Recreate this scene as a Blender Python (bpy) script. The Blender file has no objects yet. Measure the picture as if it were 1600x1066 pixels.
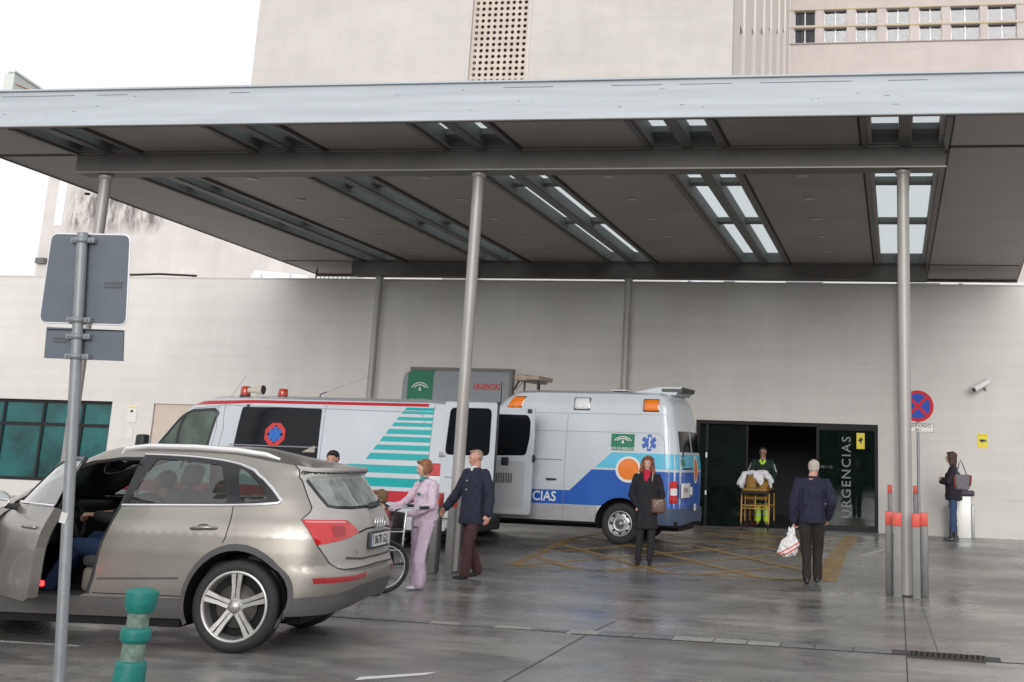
import bpy, bmesh, math, random
from mathutils import Vector, Matrix, noise
from mathutils.geometry import delaunay_2d_cdt
random.seed(7)
PI = math.pi
scn = bpy.context.scene
COL = scn.collection
R = math.radians

# ------------------------------------------------------------------ materials
MATS = {}
def mat(name, col, rough=.5, metal=0., var=0., vscale=4., bump=0., bscale=40., coat=0., emis=0., stretch=(1,1,1), spec=None):
    if name in MATS: return MATS[name]
    m = bpy.data.materials.new(name); m.use_nodes = True
    nt = m.node_tree; N = nt.nodes; L = nt.links
    b = N['Principled BSDF']
    b.inputs['Base Color'].default_value = (*col, 1)
    b.inputs['Roughness'].default_value = rough
    b.inputs['Metallic'].default_value = metal
    if spec is not None: b.inputs['Specular IOR Level'].default_value = spec
    if coat: b.inputs['Coat Weight'].default_value = coat; b.inputs['Coat Roughness'].default_value = .06
    if emis:
        b.inputs['Emission Color'].default_value = (*col, 1); b.inputs['Emission Strength'].default_value = emis
    if var or bump:
        tc = N.new('ShaderNodeTexCoord'); mp = N.new('ShaderNodeMapping'); mp.inputs['Scale'].default_value = stretch
        L.new(tc.outputs['Object'], mp.inputs[0])
    if var:
        n = N.new('ShaderNodeTexNoise'); n.inputs['Scale'].default_value = vscale; n.inputs['Detail'].default_value = 6
        n.inputs['Roughness'].default_value = .65
        L.new(mp.outputs[0], n.inputs['Vector'])
        r = N.new('ShaderNodeMapRange'); r.inputs[1].default_value = .3; r.inputs[2].default_value = .7
        r.inputs[3].default_value = 1-var; r.inputs[4].default_value = 1+var
        L.new(n.outputs['Fac'], r.inputs[0])
        v = N.new('ShaderNodeVectorMath'); v.operation = 'SCALE'; v.inputs[0].default_value = col
        L.new(r.outputs[0], v.inputs['Scale']); L.new(v.outputs[0], b.inputs['Base Color'])
        r2 = N.new('ShaderNodeMapRange'); r2.inputs[3].default_value = max(.02, rough-.12*min(1, var*4)); r2.inputs[4].default_value = min(1, rough+.12*min(1, var*4))
        L.new(n.outputs['Fac'], r2.inputs[0]); L.new(r2.outputs[0], b.inputs['Roughness'])
    if bump:
        n2 = N.new('ShaderNodeTexNoise'); n2.inputs['Scale'].default_value = bscale; n2.inputs['Detail'].default_value = 4
        L.new(mp.outputs[0], n2.inputs['Vector'])
        bp = N.new('ShaderNodeBump'); bp.inputs['Strength'].default_value = bump; bp.inputs['Distance'].default_value = .02
        L.new(n2.outputs['Fac'], bp.inputs['Height']); L.new(bp.outputs[0], b.inputs['Normal'])
    MATS[name] = m
    return m

def glass(name, tint=(.6, .7, .68), refl=1.0, dirt=0., dirtcol=(.35, .33, .30), rough=.015):
    if name in MATS: return MATS[name]
    m = bpy.data.materials.new(name); m.use_nodes = True
    nt = m.node_tree; N = nt.nodes; L = nt.links
    N.clear()
    out = N.new('ShaderNodeOutputMaterial')
    t = N.new('ShaderNodeBsdfTransparent'); t.inputs[0].default_value = (*tint, 1)
    g = N.new('ShaderNodeBsdfGlossy'); g.inputs['Roughness'].default_value = rough; g.inputs[0].default_value = (1, 1, 1, 1)
    f = N.new('ShaderNodeFresnel'); f.inputs[0].default_value = 1.5
    mu = N.new('ShaderNodeMath'); mu.operation = 'MULTIPLY'; mu.inputs[1].default_value = refl; mu.use_clamp = True
    L.new(f.outputs[0], mu.inputs[0])
    mx = N.new('ShaderNodeMixShader'); L.new(mu.outputs[0], mx.inputs[0]); L.new(t.outputs[0], mx.inputs[1]); L.new(g.outputs[0], mx.inputs[2])
    last = mx
    if dirt:
        d = N.new('ShaderNodeBsdfDiffuse'); d.inputs[0].default_value = (*dirtcol, 1)
        tc = N.new('ShaderNodeTexCoord'); n = N.new('ShaderNodeTexNoise'); n.inputs['Scale'].default_value = 5; n.inputs['Detail'].default_value = 6
        L.new(tc.outputs['Object'], n.inputs['Vector'])
        r = N.new('ShaderNodeMapRange'); r.inputs[1].default_value = .3; r.inputs[2].default_value = .75; r.inputs[3].default_value = dirt*.5; r.inputs[4].default_value = dirt*1.5
        L.new(n.outputs['Fac'], r.inputs[0])
        m2 = N.new('ShaderNodeMixShader'); L.new(r.outputs[0], m2.inputs[0]); L.new(mx.outputs[0], m2.inputs[1]); L.new(d.outputs[0], m2.inputs[2])
        last = m2
    L.new(last.outputs[0], out.inputs[0])
    MATS[name] = m
    return m

def add_dirt(m, z0, z1, col, amt, scale=3., rough=.75, base=.0):
    """road grime: a noisy film of dirt, thickest low down on the vehicle"""
    nt = m.node_tree; N = nt.nodes; L = nt.links; b = N['Principled BSDF']
    tc = N.new('ShaderNodeTexCoord'); sp = N.new('ShaderNodeSeparateXYZ'); L.new(tc.outputs['Object'], sp.inputs[0])
    n = N.new('ShaderNodeTexNoise'); n.inputs['Scale'].default_value = scale; n.inputs['Detail'].default_value = 8; n.inputs['Roughness'].default_value = .7; L.new(tc.outputs['Object'], n.inputs['Vector'])
    a = N.new('ShaderNodeMath'); a.operation = 'MULTIPLY_ADD'; L.new(n.outputs['Fac'], a.inputs[0]); a.inputs[1].default_value = -(z1-z0)*1.2; L.new(sp.outputs[2], a.inputs[2])
    r = N.new('ShaderNodeMapRange'); r.inputs[1].default_value = z0-(z1-z0)*.6; r.inputs[2].default_value = z1-(z1-z0)*.6; r.inputs[3].default_value = amt; r.inputs[4].default_value = base; L.new(a.outputs[0], r.inputs[0])
    mx = N.new('ShaderNodeMix'); mx.data_type = 'RGBA'; L.new(r.outputs[0], mx.inputs['Factor'])
    ci = b.inputs['Base Color']
    if ci.links: L.new(ci.links[0].from_socket, mx.inputs['A'])
    else: mx.inputs['A'].default_value = ci.default_value
    mx.inputs['B'].default_value = (*col, 1); L.new(mx.outputs['Result'], ci)
    ri = b.inputs['Roughness']; m2 = N.new('ShaderNodeMix'); m2.data_type = 'FLOAT'; L.new(r.outputs[0], m2.inputs['Factor'])
    if ri.links: L.new(ri.links[0].from_socket, m2.inputs['A'])
    else: m2.inputs['A'].default_value = ri.default_value
    m2.inputs['B'].default_value = rough; L.new(m2.outputs['Result'], ri)
    cw = b.inputs['Coat Weight']
    if cw.default_value > 0:
        m3 = N.new('ShaderNodeMix'); m3.data_type = 'FLOAT'; L.new(r.outputs[0], m3.inputs['Factor']); m3.inputs['A'].default_value = cw.default_value; m3.inputs['B'].default_value = 0; L.new(m3.outputs['Result'], cw)

# ------------------------------------------------------------------ objects
def link(name, data, parent=None, M=None):
    o = bpy.data.objects.new(name, data); COL.objects.link(o)
    if parent: o.parent = parent
    if M is not None: o.matrix_basis = M
    return o
def thing(name, label, cat, loc=(0, 0, 0), rz=0, group=None):
    o = bpy.data.objects.new(name, None); COL.objects.link(o)
    o.empty_display_size = .2
    o.location = loc; o.rotation_euler = (0, 0, rz)
    o['label'] = label; o['category'] = cat
    if group: o['group'] = group
    return o
def tag(o, label, cat, group=None):
    o['label'] = label; o['category'] = cat
    if group: o['group'] = group
    return o
def struct(o, label=None, cat=None):
    o['kind'] = 'structure'
    if label: o['label'] = label
    if cat: o['category'] = cat
    return o
def dup(root, loc, rz, label, group=None):
    r = root.copy(); COL.objects.link(r); r.location = loc; r.rotation_euler = (0, 0, rz); r['label'] = label
    if group: r['group'] = group
    for ch in list(root.children):
        c = ch.copy(); COL.objects.link(c); c.parent = r
        for g in list(ch.children):
            d = g.copy(); COL.objects.link(d); d.parent = c
    return r

class MB:
    """collects geometry with material slots and links it as one mesh"""
    def __init__(s): s.v = []; s.f = []; s.m = []; s.mats = []; s.sm = []
    def mi(s, m):
        if m not in s.mats: s.mats.append(m)
        return s.mats.index(m)
    def add(s, vs, fs, m, smooth=False, T=None):
        k = len(s.v); i = s.mi(m)
        for v in vs: s.v.append(tuple(T @ Vector(v)) if T is not None else tuple(v))
        for f in fs: s.f.append(tuple(k+a for a in f)); s.m.append(i); s.sm.append(smooth)
    def box(s, a, b, m, T=None, bev=0):
        x0, y0, z0 = a; x1, y1, z1 = b
        if x0 > x1: x0, x1 = x1, x0
        if y0 > y1: y0, y1 = y1, y0
        if z0 > z1: z0, z1 = z1, z0
        if bev:
            bm = bmesh.new(); bmesh.ops.create_cube(bm, size=1)
            for v in bm.verts: v.co = Vector(((x0+x1)/2+v.co.x*(x1-x0), (y0+y1)/2+v.co.y*(y1-y0), (z0+z1)/2+v.co.z*(z1-z0)))
            bmesh.ops.bevel(bm, geom=bm.edges[:], offset=bev, segments=3, profile=.5, affect='EDGES')
            bm.verts.ensure_lookup_table()
            s.add([v.co[:] for v in bm.verts], [[v.index for v in f.verts] for f in bm.faces], m, True, T); bm.free(); return s
        vs = [(x0,y0,z0),(x1,y0,z0),(x1,y1,z0),(x0,y1,z0),(x0,y0,z1),(x1,y0,z1),(x1,y1,z1),(x0,y1,z1)]
        s.add(vs, [(0,3,2,1),(4,5,6,7),(0,1,5,4),(1,2,6,5),(2,3,7,6),(3,0,4,7)], m, False, T); return s
    def cyl(s, p, q, r, m, r2=None, n=16, caps=True, T=None, smooth=True):
        p = Vector(p); q = Vector(q); r2 = r if r2 is None else r2
        d = (q-p).normalized(); a = d.orthogonal().normalized(); b = d.cross(a)
        vs = []
        for c, rr in ((p, r), (q, r2)):
            for k in range(n):
                t = 2*PI*k/n; vs.append(tuple(c+(a*math.cos(t)+b*math.sin(t))*rr))
        fs = [(k, (k+1) % n, n+(k+1) % n, n+k) for k in range(n)]
        s.add(vs, fs, m, smooth, T)
        if caps: s.add(vs, [tuple(range(n-1, -1, -1)), tuple(range(n, 2*n))], m, False, T)
        return s
    def tube(s, pts, r, m, n=10, T=None, closed=False):
        pts = [Vector(p) for p in pts]; vs = []; fs = []; up = None
        N = len(pts)
        for i, p in enumerate(pts):
            if closed: d = (pts[(i+1) % N]-pts[i-1]).normalized()
            else: d = (pts[min(i+1, N-1)]-pts[max(i-1, 0)]).normalized()
            if up is None: up = d.orthogonal().normalized()
            a = (up-d*up.dot(d)).normalized(); b = d.cross(a); up = a
            rr = r[i] if isinstance(r, (list, tuple)) else r
            for k in range(n):
                t = 2*PI*k/n; vs.append(tuple(p+(a*math.cos(t)+b*math.sin(t))*rr))
        for i in range(N if closed else N-1):
            j = (i+1) % N
            for k in range(n): fs.append((i*n+k, i*n+(k+1) % n, j*n+(k+1) % n, j*n+k))
        s.add(vs, fs, m, True, T)
        if not closed: s.add(vs, [tuple(range(n-1, -1, -1)), tuple(range((N-1)*n, N*n))], m, False, T)
        return s
    def lathe(s, prof, m, n=32, T=None, axis='Z', closed=False):
        """prof: (radius, height) list"""
        vs = []; fs = []; K = len(prof)
        for k in range(n):
            t = 2*PI*k/n; c, q = math.cos(t), math.sin(t)
            for r, h in prof:
                vs.append((r*c, r*q, h) if axis == 'Z' else (r*c, h, r*q))
        for k in range(n):
            j = (k+1) % n
            for i in range(K if closed else K-1):
                i2 = (i+1) % K
                f = (k*K+i, j*K+i, j*K+i2, k*K+i2)
                fs.append(f if axis == 'Z' else f[::-1])
        s.add(vs, fs, m, True, T); return s
    def prism(s, poly, d0, d1, m, plane='XZ', T=None):
        """poly in a plane, extruded from d0 to d1 along the third axis"""
        n = len(poly)
        def P(p, d): return (p[0], d, p[1]) if plane == 'XZ' else ((p[0], p[1], d) if plane == 'XY' else (d, p[0], p[1]))
        vs = [P(p, d0) for p in poly]+[P(p, d1) for p in poly]
        s.add(vs, [tuple(range(n)), tuple(range(2*n-1, n-1, -1))]+[(k, n+k, n+(k+1) % n, (k+1) % n) for k in range(n)], m, False, T); return s
    def quad(s, pts, m, T=None): s.add(pts, [tuple(range(len(pts)))], m, False, T); return s
    def build(s, name, parent=None, loc=None, rz=None, fix=True, angle=None):
        me = bpy.data.meshes.new(name); me.from_pydata(s.v, [], s.f)
        for m in s.mats: me.materials.append(m)
        me.polygons.foreach_set('material_index', s.m); me.polygons.foreach_set('use_smooth', s.sm)
        if fix:
            bm = bmesh.new(); bm.from_mesh(me); bmesh.ops.recalc_face_normals(bm, faces=bm.faces[:]); bm.to_mesh(me); bm.free()
        me.update()
        o = link(name, me, parent)
        if loc is not None: o.location = loc
        if rz is not None: o.rotation_euler = (0, 0, rz)
        return o

# ------------------------------------------------------------------ 2-D fills
def dens(pts, step, closed=True):
    out = []
    n = len(pts)
    for i in range(n if closed else n-1):
        a = pts[i]; b = pts[(i+1) % n]
        d = math.hypot(b[0]-a[0], b[1]-a[1]); k = max(1, int(math.ceil(d/step)))
        for j in range(k): out.append((a[0]+(b[0]-a[0])*j/k, a[1]+(b[1]-a[1])*j/k))
    if not closed: out.append(tuple(pts[-1]))
    return out
def inside(p, poly):
    x, y = p; c = False; n = len(poly); j = n-1
    for i in range(n):
        xi, yi = poly[i]; xj, yj = poly[j]
        if (yi > y) != (yj > y) and x < (xj-xi)*(y-yi)/(yj-yi)+xi: c = not c
        j = i
    return c
def rnd(pts, r, seg=4):
    """round the corners of a polygon"""
    out = []; n = len(pts)
    for i in range(n):
        p = Vector(pts[i]); a = Vector(pts[i-1])-p; b = Vector(pts[(i+1) % n])-p
        rr = min(r, a.length*.45, b.length*.45)
        A = p+a.normalized()*rr; B = p+b.normalized()*rr
        for k in range(seg+1):
            t = k/seg; q = A*(1-t)**2+p*2*t*(1-t)+B*t*t; out.append((q.x, q.y))
    return out
def circ(c, r, n=20, ry=None):
    ry = r if ry is None else ry
    return [(c[0]+r*math.cos(2*PI*k/n), c[1]+ry*math.sin(2*PI*k/n)) for k in range(n)]
def fill2d(outline, holes=(), step=None):
    if step: outline = dens(outline, step); holes = [dens(h, step) for h in holes]
    V = []; F = []
    for loop in [outline]+list(holes):
        k = len(V); V += [Vector(p) for p in loop]; F.append(list(range(k, k+len(loop))))
    if step:
        xs = [p[0] for p in outline]; ys = [p[1] for p in outline]
        x = min(xs)+step*.5; row = 0
        allp = [p for l in [outline]+list(holes) for p in l]
        cell = {}
        for p in allp: cell.setdefault((int(p[0]//step), int(p[1]//step)), []).append(p)
        while x < max(xs):
            y = min(ys)+step*(.5 if row % 2 else .25)
            while y < max(ys):
                if inside((x, y), outline) and not any(inside((x, y), h) for h in holes):
                    ci, cj = int(x//step), int(y//step); ok = True
                    for a in (-1, 0, 1):
                        for b in (-1, 0, 1):
                            for p in cell.get((ci+a, cj+b), ()):
                                if (p[0]-x)**2+(p[1]-y)**2 < (step*.45)**2: ok = False
                    if ok: V.append(Vector((x, y)))
                y += step
            x += step*.9; row += 1
    E = []
    for f in F: E += [(f[i], f[(i+1) % len(f)]) for i in range(len(f))]
    r = delaunay_2d_cdt(V, E, [], 0, 1e-7)
    vs = [(v.x, v.y) for v in r[0]]; fs = []
    for t in r[2]:
        c = (sum(vs[i][0] for i in t)/3, sum(vs[i][1] for i in t)/3)
        if inside(c, outline) and not any(inside(c, h) for h in holes): fs.append(tuple(t))
    return vs, fs
def plate(mb, outline, holes, m, f, thick=None, step=None):
    """flat plate with holes; f maps (u,v,d) to 3-D, d = depth"""
    vs, fs = fill2d(outline, holes, step)
    mb.add([f(u, v, 0) for u, v in vs], fs, m)
    if thick:
        mb.add([f(u, v, thick) for u, v in vs], [t[::-1] for t in fs], m)
        for l in [outline]+list(holes):
            n = len(l)
            mb.add([f(u, v, 0) for u, v in l]+[f(u, v, thick) for u, v in l], [(i, (i+1) % n, n+(i+1) % n, n+i) for i in range(n)], m)

_tc = {}
def text2d(s, size, bold=0., sx=1., align='CENTER', spacing=1.):
    key = (s, size, bold, sx, align, spacing)
    if key in _tc: return _tc[key]
    cu = bpy.data.curves.new('lettering', 'FONT'); cu.body = s; cu.size = size; cu.offset = bold; cu.align_x = align; cu.align_y = 'CENTER'
    cu.space_character = spacing; cu.resolution_u = 3
    o = bpy.data.objects.new('lettering', cu); COL.objects.link(o)
    dg = bpy.context.evaluated_depsgraph_get(); dg.update()
    me = bpy.data.meshes.new_from_object(o.evaluated_get(dg))
    vs = [(v.co.x*sx, v.co.y) for v in me.vertices]; fs = [tuple(p.vertices) for p in me.polygons]
    bpy.data.objects.remove(o); bpy.data.meshes.remove(me); bpy.data.curves.remove(cu)
    _tc[key] = (vs, fs); return vs, fs
def put_text(mb, s, size, m, f, bold=0., sx=1., align='CENTER', spacing=1.):
    vs, fs = text2d(s, size, bold, sx, align, spacing)
    mb.add([f(u, v) for u, v in vs], fs, m)

# ------------------------------------------------------------------ vehicle skins
def interp(z, t):
    xs, ys = t
    if z <= xs[0]: return ys[0]
    for i in range(1, len(xs)):
        if z <= xs[i]:
            u = (z-xs[i-1])/(xs[i]-xs[i-1]); return ys[i-1]+(ys[i]-ys[i-1])*u
    return ys[-1]
def smooth_tab(t, z0, z1, n=60, r=.035):
    zs = [z0+(z1-z0)*i/n for i in range(n+1)]
    return (zs, [sum(interp(z+r*k/3, t) for k in (-3, -2, -1, 0, 1, 2, 3))/7 for z in zs])
class Surf:
    def __init__(s, W, XR, XF, XC, LN, XCF, LF, n, nf=None, z0=.15, z1=2.8, r=.03):
        s.W = smooth_tab(W, z0, z1, 80, r); s.XR = smooth_tab(XR, z0, z1, 80, r); s.XF = smooth_tab(XF, z0, z1, 80, r)
        s.XC, s.LN, s.XCF, s.LF, s.n, s.nf = XC, LN, XCF, LF, n, nf or n
        s.rc = XC-LN*PI/2; s.fc = XCF+LF*PI/2
    def P(S, s, z):
        w = interp(z, S.W)
        if S.XC <= s <= S.XCF: return Vector((s, w, z))
        if s < S.XC: th = (S.XC-s)/S.LN; X0 = S.XC; n = S.n; D = interp(z, S.XR)-S.XC
        else: th = (s-S.XCF)/S.LF; X0 = S.XCF; n = S.nf; D = interp(z, S.XF)-S.XCF
        sg = 1
        if th > PI/2: th = PI-th; sg = -1
        a = max(0, math.sin(th)); b = max(0, math.cos(th)); r = (a**n+b**n)**(-1/n)
        return Vector((X0+r*a*D, sg*w*r*b, z))
    def N(S, s, z):
        e = 4e-3
        n = (S.P(s+e, z)-S.P(s-e, z)).cross(S.P(s, z+e)-S.P(s, z-e))
        if n.length < 1e-12: return Vector((0, 1, 0))
        n.normalize(); return -n
    def Q(S, s, z, off=0., side=1):
        p = S.P(s, z)
        if off: p = p+S.N(s, z)*off
        return Vector((p.x, p.y*side, p.z))
    def sx(S, x, z):
        """s for a given x on the side"""
        lo, hi = S.rc, S.fc
        for _ in range(40):
            m_ = (lo+hi)/2
            if S.P(m_, z).x < x: lo = m_
            else: hi = m_
        return (lo+hi)/2
    def X(S, pts): return [(S.sx(x, z), z) for x, z in pts]

def skin(S, name, parent, parts, side=1, step=.06, T=None, thick=0., sides=None):
    """parts: list of (outline, holes, material, offset); one mesh with analytic normals"""
    V = []; F = []; MI = []; NV = []; mats = []
    work = []
    for p_ in parts:
        for sd_ in (sides or (side,)): work.append(tuple(p_[:4])+((p_[4] if len(p_) > 4 else sd_),))
        if len(p_) > 4 and sides: work = work[:-len(sides)+1] if len(sides) > 1 else work
    cache = {}
    for outline, holes, m, off, side in work:
        if m not in mats: mats.append(m)
        if isinstance(outline, tuple) and outline and outline[0] == 'mesh': vs, fs = outline[1]
        elif id(outline) in cache: vs, fs = cache[id(outline)]
        else: vs, fs = fill2d(outline, holes, step); cache[id(outline)] = (vs, fs)
        k = len(V)
        for s, z in vs:
            V.append(S.Q(s, z, off, side)); n = S.N(s, z); NV.append(Vector((n.x, n.y*side, n.z)))
        for t in fs:
            a, b, c = (V[k+i] for i in t[:3])
            g = (b-a).cross(c-a); q = NV[k+t[0]]+NV[k+t[1]]+NV[k+t[2]]
            t = tuple(k+i for i in t)
            if g.dot(q) < 0: t = t[::-1]
            F.append(t); MI.append(mats.index(m))
    if T is not None:
        V = [T @ v for v in V]; R3 = T.to_3x3(); NV = [R3 @ n for n in NV]
    if thick:
        k = len(V); V2 = [v-n*thick for v, n in zip(V, NV)]
        ec = {}
        for f in F:
            for i in range(len(f)):
                e = (f[i], f[(i+1) % len(f)]); ec[e] = 1
        F2 = [tuple(k+i for i in f[::-1]) for f in F]; M2 = [MI[i] for i in range(len(F))]
        for fi, f in enumerate(list(F)):
            for i in range(len(f)):
                a, b = f[i], f[(i+1) % len(f)]
                if (b, a) not in ec: F2.append((b, a, k+a, k+b)); M2.append(MI[fi])
        NV = NV+[-n for n in NV]; V = V+V2; F = F+F2; MI = MI+M2
    me = bpy.data.meshes.new(name); me.from_pydata([tuple(v) for v in V], [], F)
    for m in mats: me.materials.append(m)
    me.polygons.foreach_set('material_index', MI); me.polygons.foreach_set('use_smooth', [True]*len(F))
    if not thick: me.normals_split_custom_set_from_vertices([tuple(n) for n in NV])
    me.update()
    return link(name, me, parent)
def ribbon(S, mb, line, w, m, off=.002, side=1, step=.05, closed=False, T=None, h=0.):
    pts = dens(line, step, closed)
    if closed: pts.append(pts[0])
    L_ = []; R_ = []
    n = len(pts)
    for i, (s, z) in enumerate(pts):
        a = pts[max(i-1, 0)]; b = pts[min(i+1, n-1)]
        if closed and i in (0, n-1): a = pts[n-2]; b = pts[1]
        p = S.Q(s, z, off, side); N_ = S.N(s, z); N_ = Vector((N_.x, N_.y*side, N_.z))
        d = (S.Q(*b, off, side)-S.Q(*a, off, side)); d.normalize()
        t = N_.cross(d).normalized()*w/2
        L_.append(p+t); R_.append(p-t)
        if h: pass
    vs = [tuple(v) for v in L_+R_]
    mb.add(vs, [(i, i+1, n+i+1, n+i) for i in range(n-1)], m, True, T)
    if h:
        up = []
        for i, (s, z) in enumerate(pts):
            N_ = S.N(s, z); N_ = Vector((N_.x, N_.y*side, N_.z)); up.append(N_*h)
        c = [(L_[i]+R_[i])/2+up[i] for i in range(n)]
        a = [L_[i]*.7+R_[i]*.3+up[i]*.8 for i in range(n)]; b = [L_[i]*.3+R_[i]*.7+up[i]*.8 for i in range(n)]
        vs = [tuple(v) for v in L_+a+c+b+R_]
        fs = []
        for r in range(4): fs += [(r*n+i, r*n+i+1, (r+1)*n+i+1, (r+1)*n+i) for i in range(n-1)]
        mb.add(vs, fs, m, True, T)
def roof_patch(S, mb, zt, m, s0, s1, crown=.05, ns=60, nv=14, off=0., pw=2):
    """closes the top of a skin: zt(s) edge height"""
    vs = []; fs = []
    for i in range(ns+1):
        s = s0+(s1-s0)*i/ns; p = S.Q(s, zt(s), off)
        # tangent continuity is approximated by a crown
        for j in range(nv+1):
            v = -1+2*j/nv; vs.append((p.x, p.y*math.sin(v*PI/2), p.z+(crown(s) if callable(crown) else crown)*min(1, (p.y/.68)**2)*(1-abs(math.sin(v*PI/2))**pw)))
    for i in range(ns):
        for j in range(nv): k = i*(nv+1)+j; fs.append((k, k+nv+1, k+nv+2, k+1))
    mb.add(vs, fs, m, True)

# ------------------------------------------------------------------ camera
CAMROT = ((0.984336, 0.007699, 0.176137), (0.173153, -0.230269, -0.957598), (0.033186, 0.973097, -0.227995))
cd = bpy.data.cameras.new('camera'); cam = bpy.data.objects.new('camera', cd); COL.objects.link(cam)
Mx = Matrix(CAMROT).to_4x4(); Mx.translation = Vector((0, 0, 1.72)); cam.matrix_world = Mx
cd.sensor_width = 36; cd.sensor_fit = 'HORIZONTAL'; cd.lens = 1956.74/1600*36
cd.shift_x = (800-1045.18)/1600; cd.shift_y = (251.47-533)/1600
cd.clip_start = .1; cd.clip_end = 2000
scn.camera = cam

# ------------------------------------------------------------------ light
EL, AZ = R(10), R(172)      # azimuth the light comes from, clockwise from +Y
w = bpy.data.worlds.new("World"); scn.world = w; w.use_nodes = True
nt = w.node_tree; N = nt.nodes; L = nt.links
bg = N['Background']; bg.inputs['Strength'].default_value = .15
sky = N.new('ShaderNodeTexSky'); sky.sky_type = 'NISHITA'; sky.sun_disc = False
sky.sun_elevation = EL; sky.sun_rotation = AZ; sky.dust_density = 6; sky.air_density = 1.2; sky.ozone_density = 1
hs = N.new('ShaderNodeHueSaturation'); hs.inputs['Saturation'].default_value = .16; hs.inputs['Value'].default_value = 1.0
L.new(sky.outputs[0], hs.inputs['Color'])
veil = N.new('ShaderNodeMix'); veil.data_type = 'RGBA'; veil.inputs['Factor'].default_value = .9; veil.inputs['B'].default_value = (6.5, 6.5, 6.7, 1)   # overcast cloud cover
L.new(hs.outputs[0], veil.inputs['A']); L.new(veil.outputs['Result'], bg.inputs['Color'])
ld = bpy.data.lights.new('sun', 'SUN'); ld.energy = 2.0; ld.angle = R(30); ld.color = (1, .975, .94)
lo = bpy.data.objects.new('sun', ld); COL.objects.link(lo)
sd = Vector((math.sin(AZ)*math.cos(EL), math.cos(AZ)*math.cos(EL), math.sin(EL)))
lo.rotation_euler = sd.to_track_quat('Z', 'Y').to_euler()
scn.view_settings.view_transform = 'Standard'; scn.view_settings.look = 'None'
scn.view_settings.gamma = 1; scn.view_settings.exposure = .2
scn.render.engine = 'CYCLES'
try:
    scn.cycles.max_bounces = 8; scn.cycles.transparent_max_bounces = 16; scn.cycles.sample_clamp_indirect = 6
except Exception: pass

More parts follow.
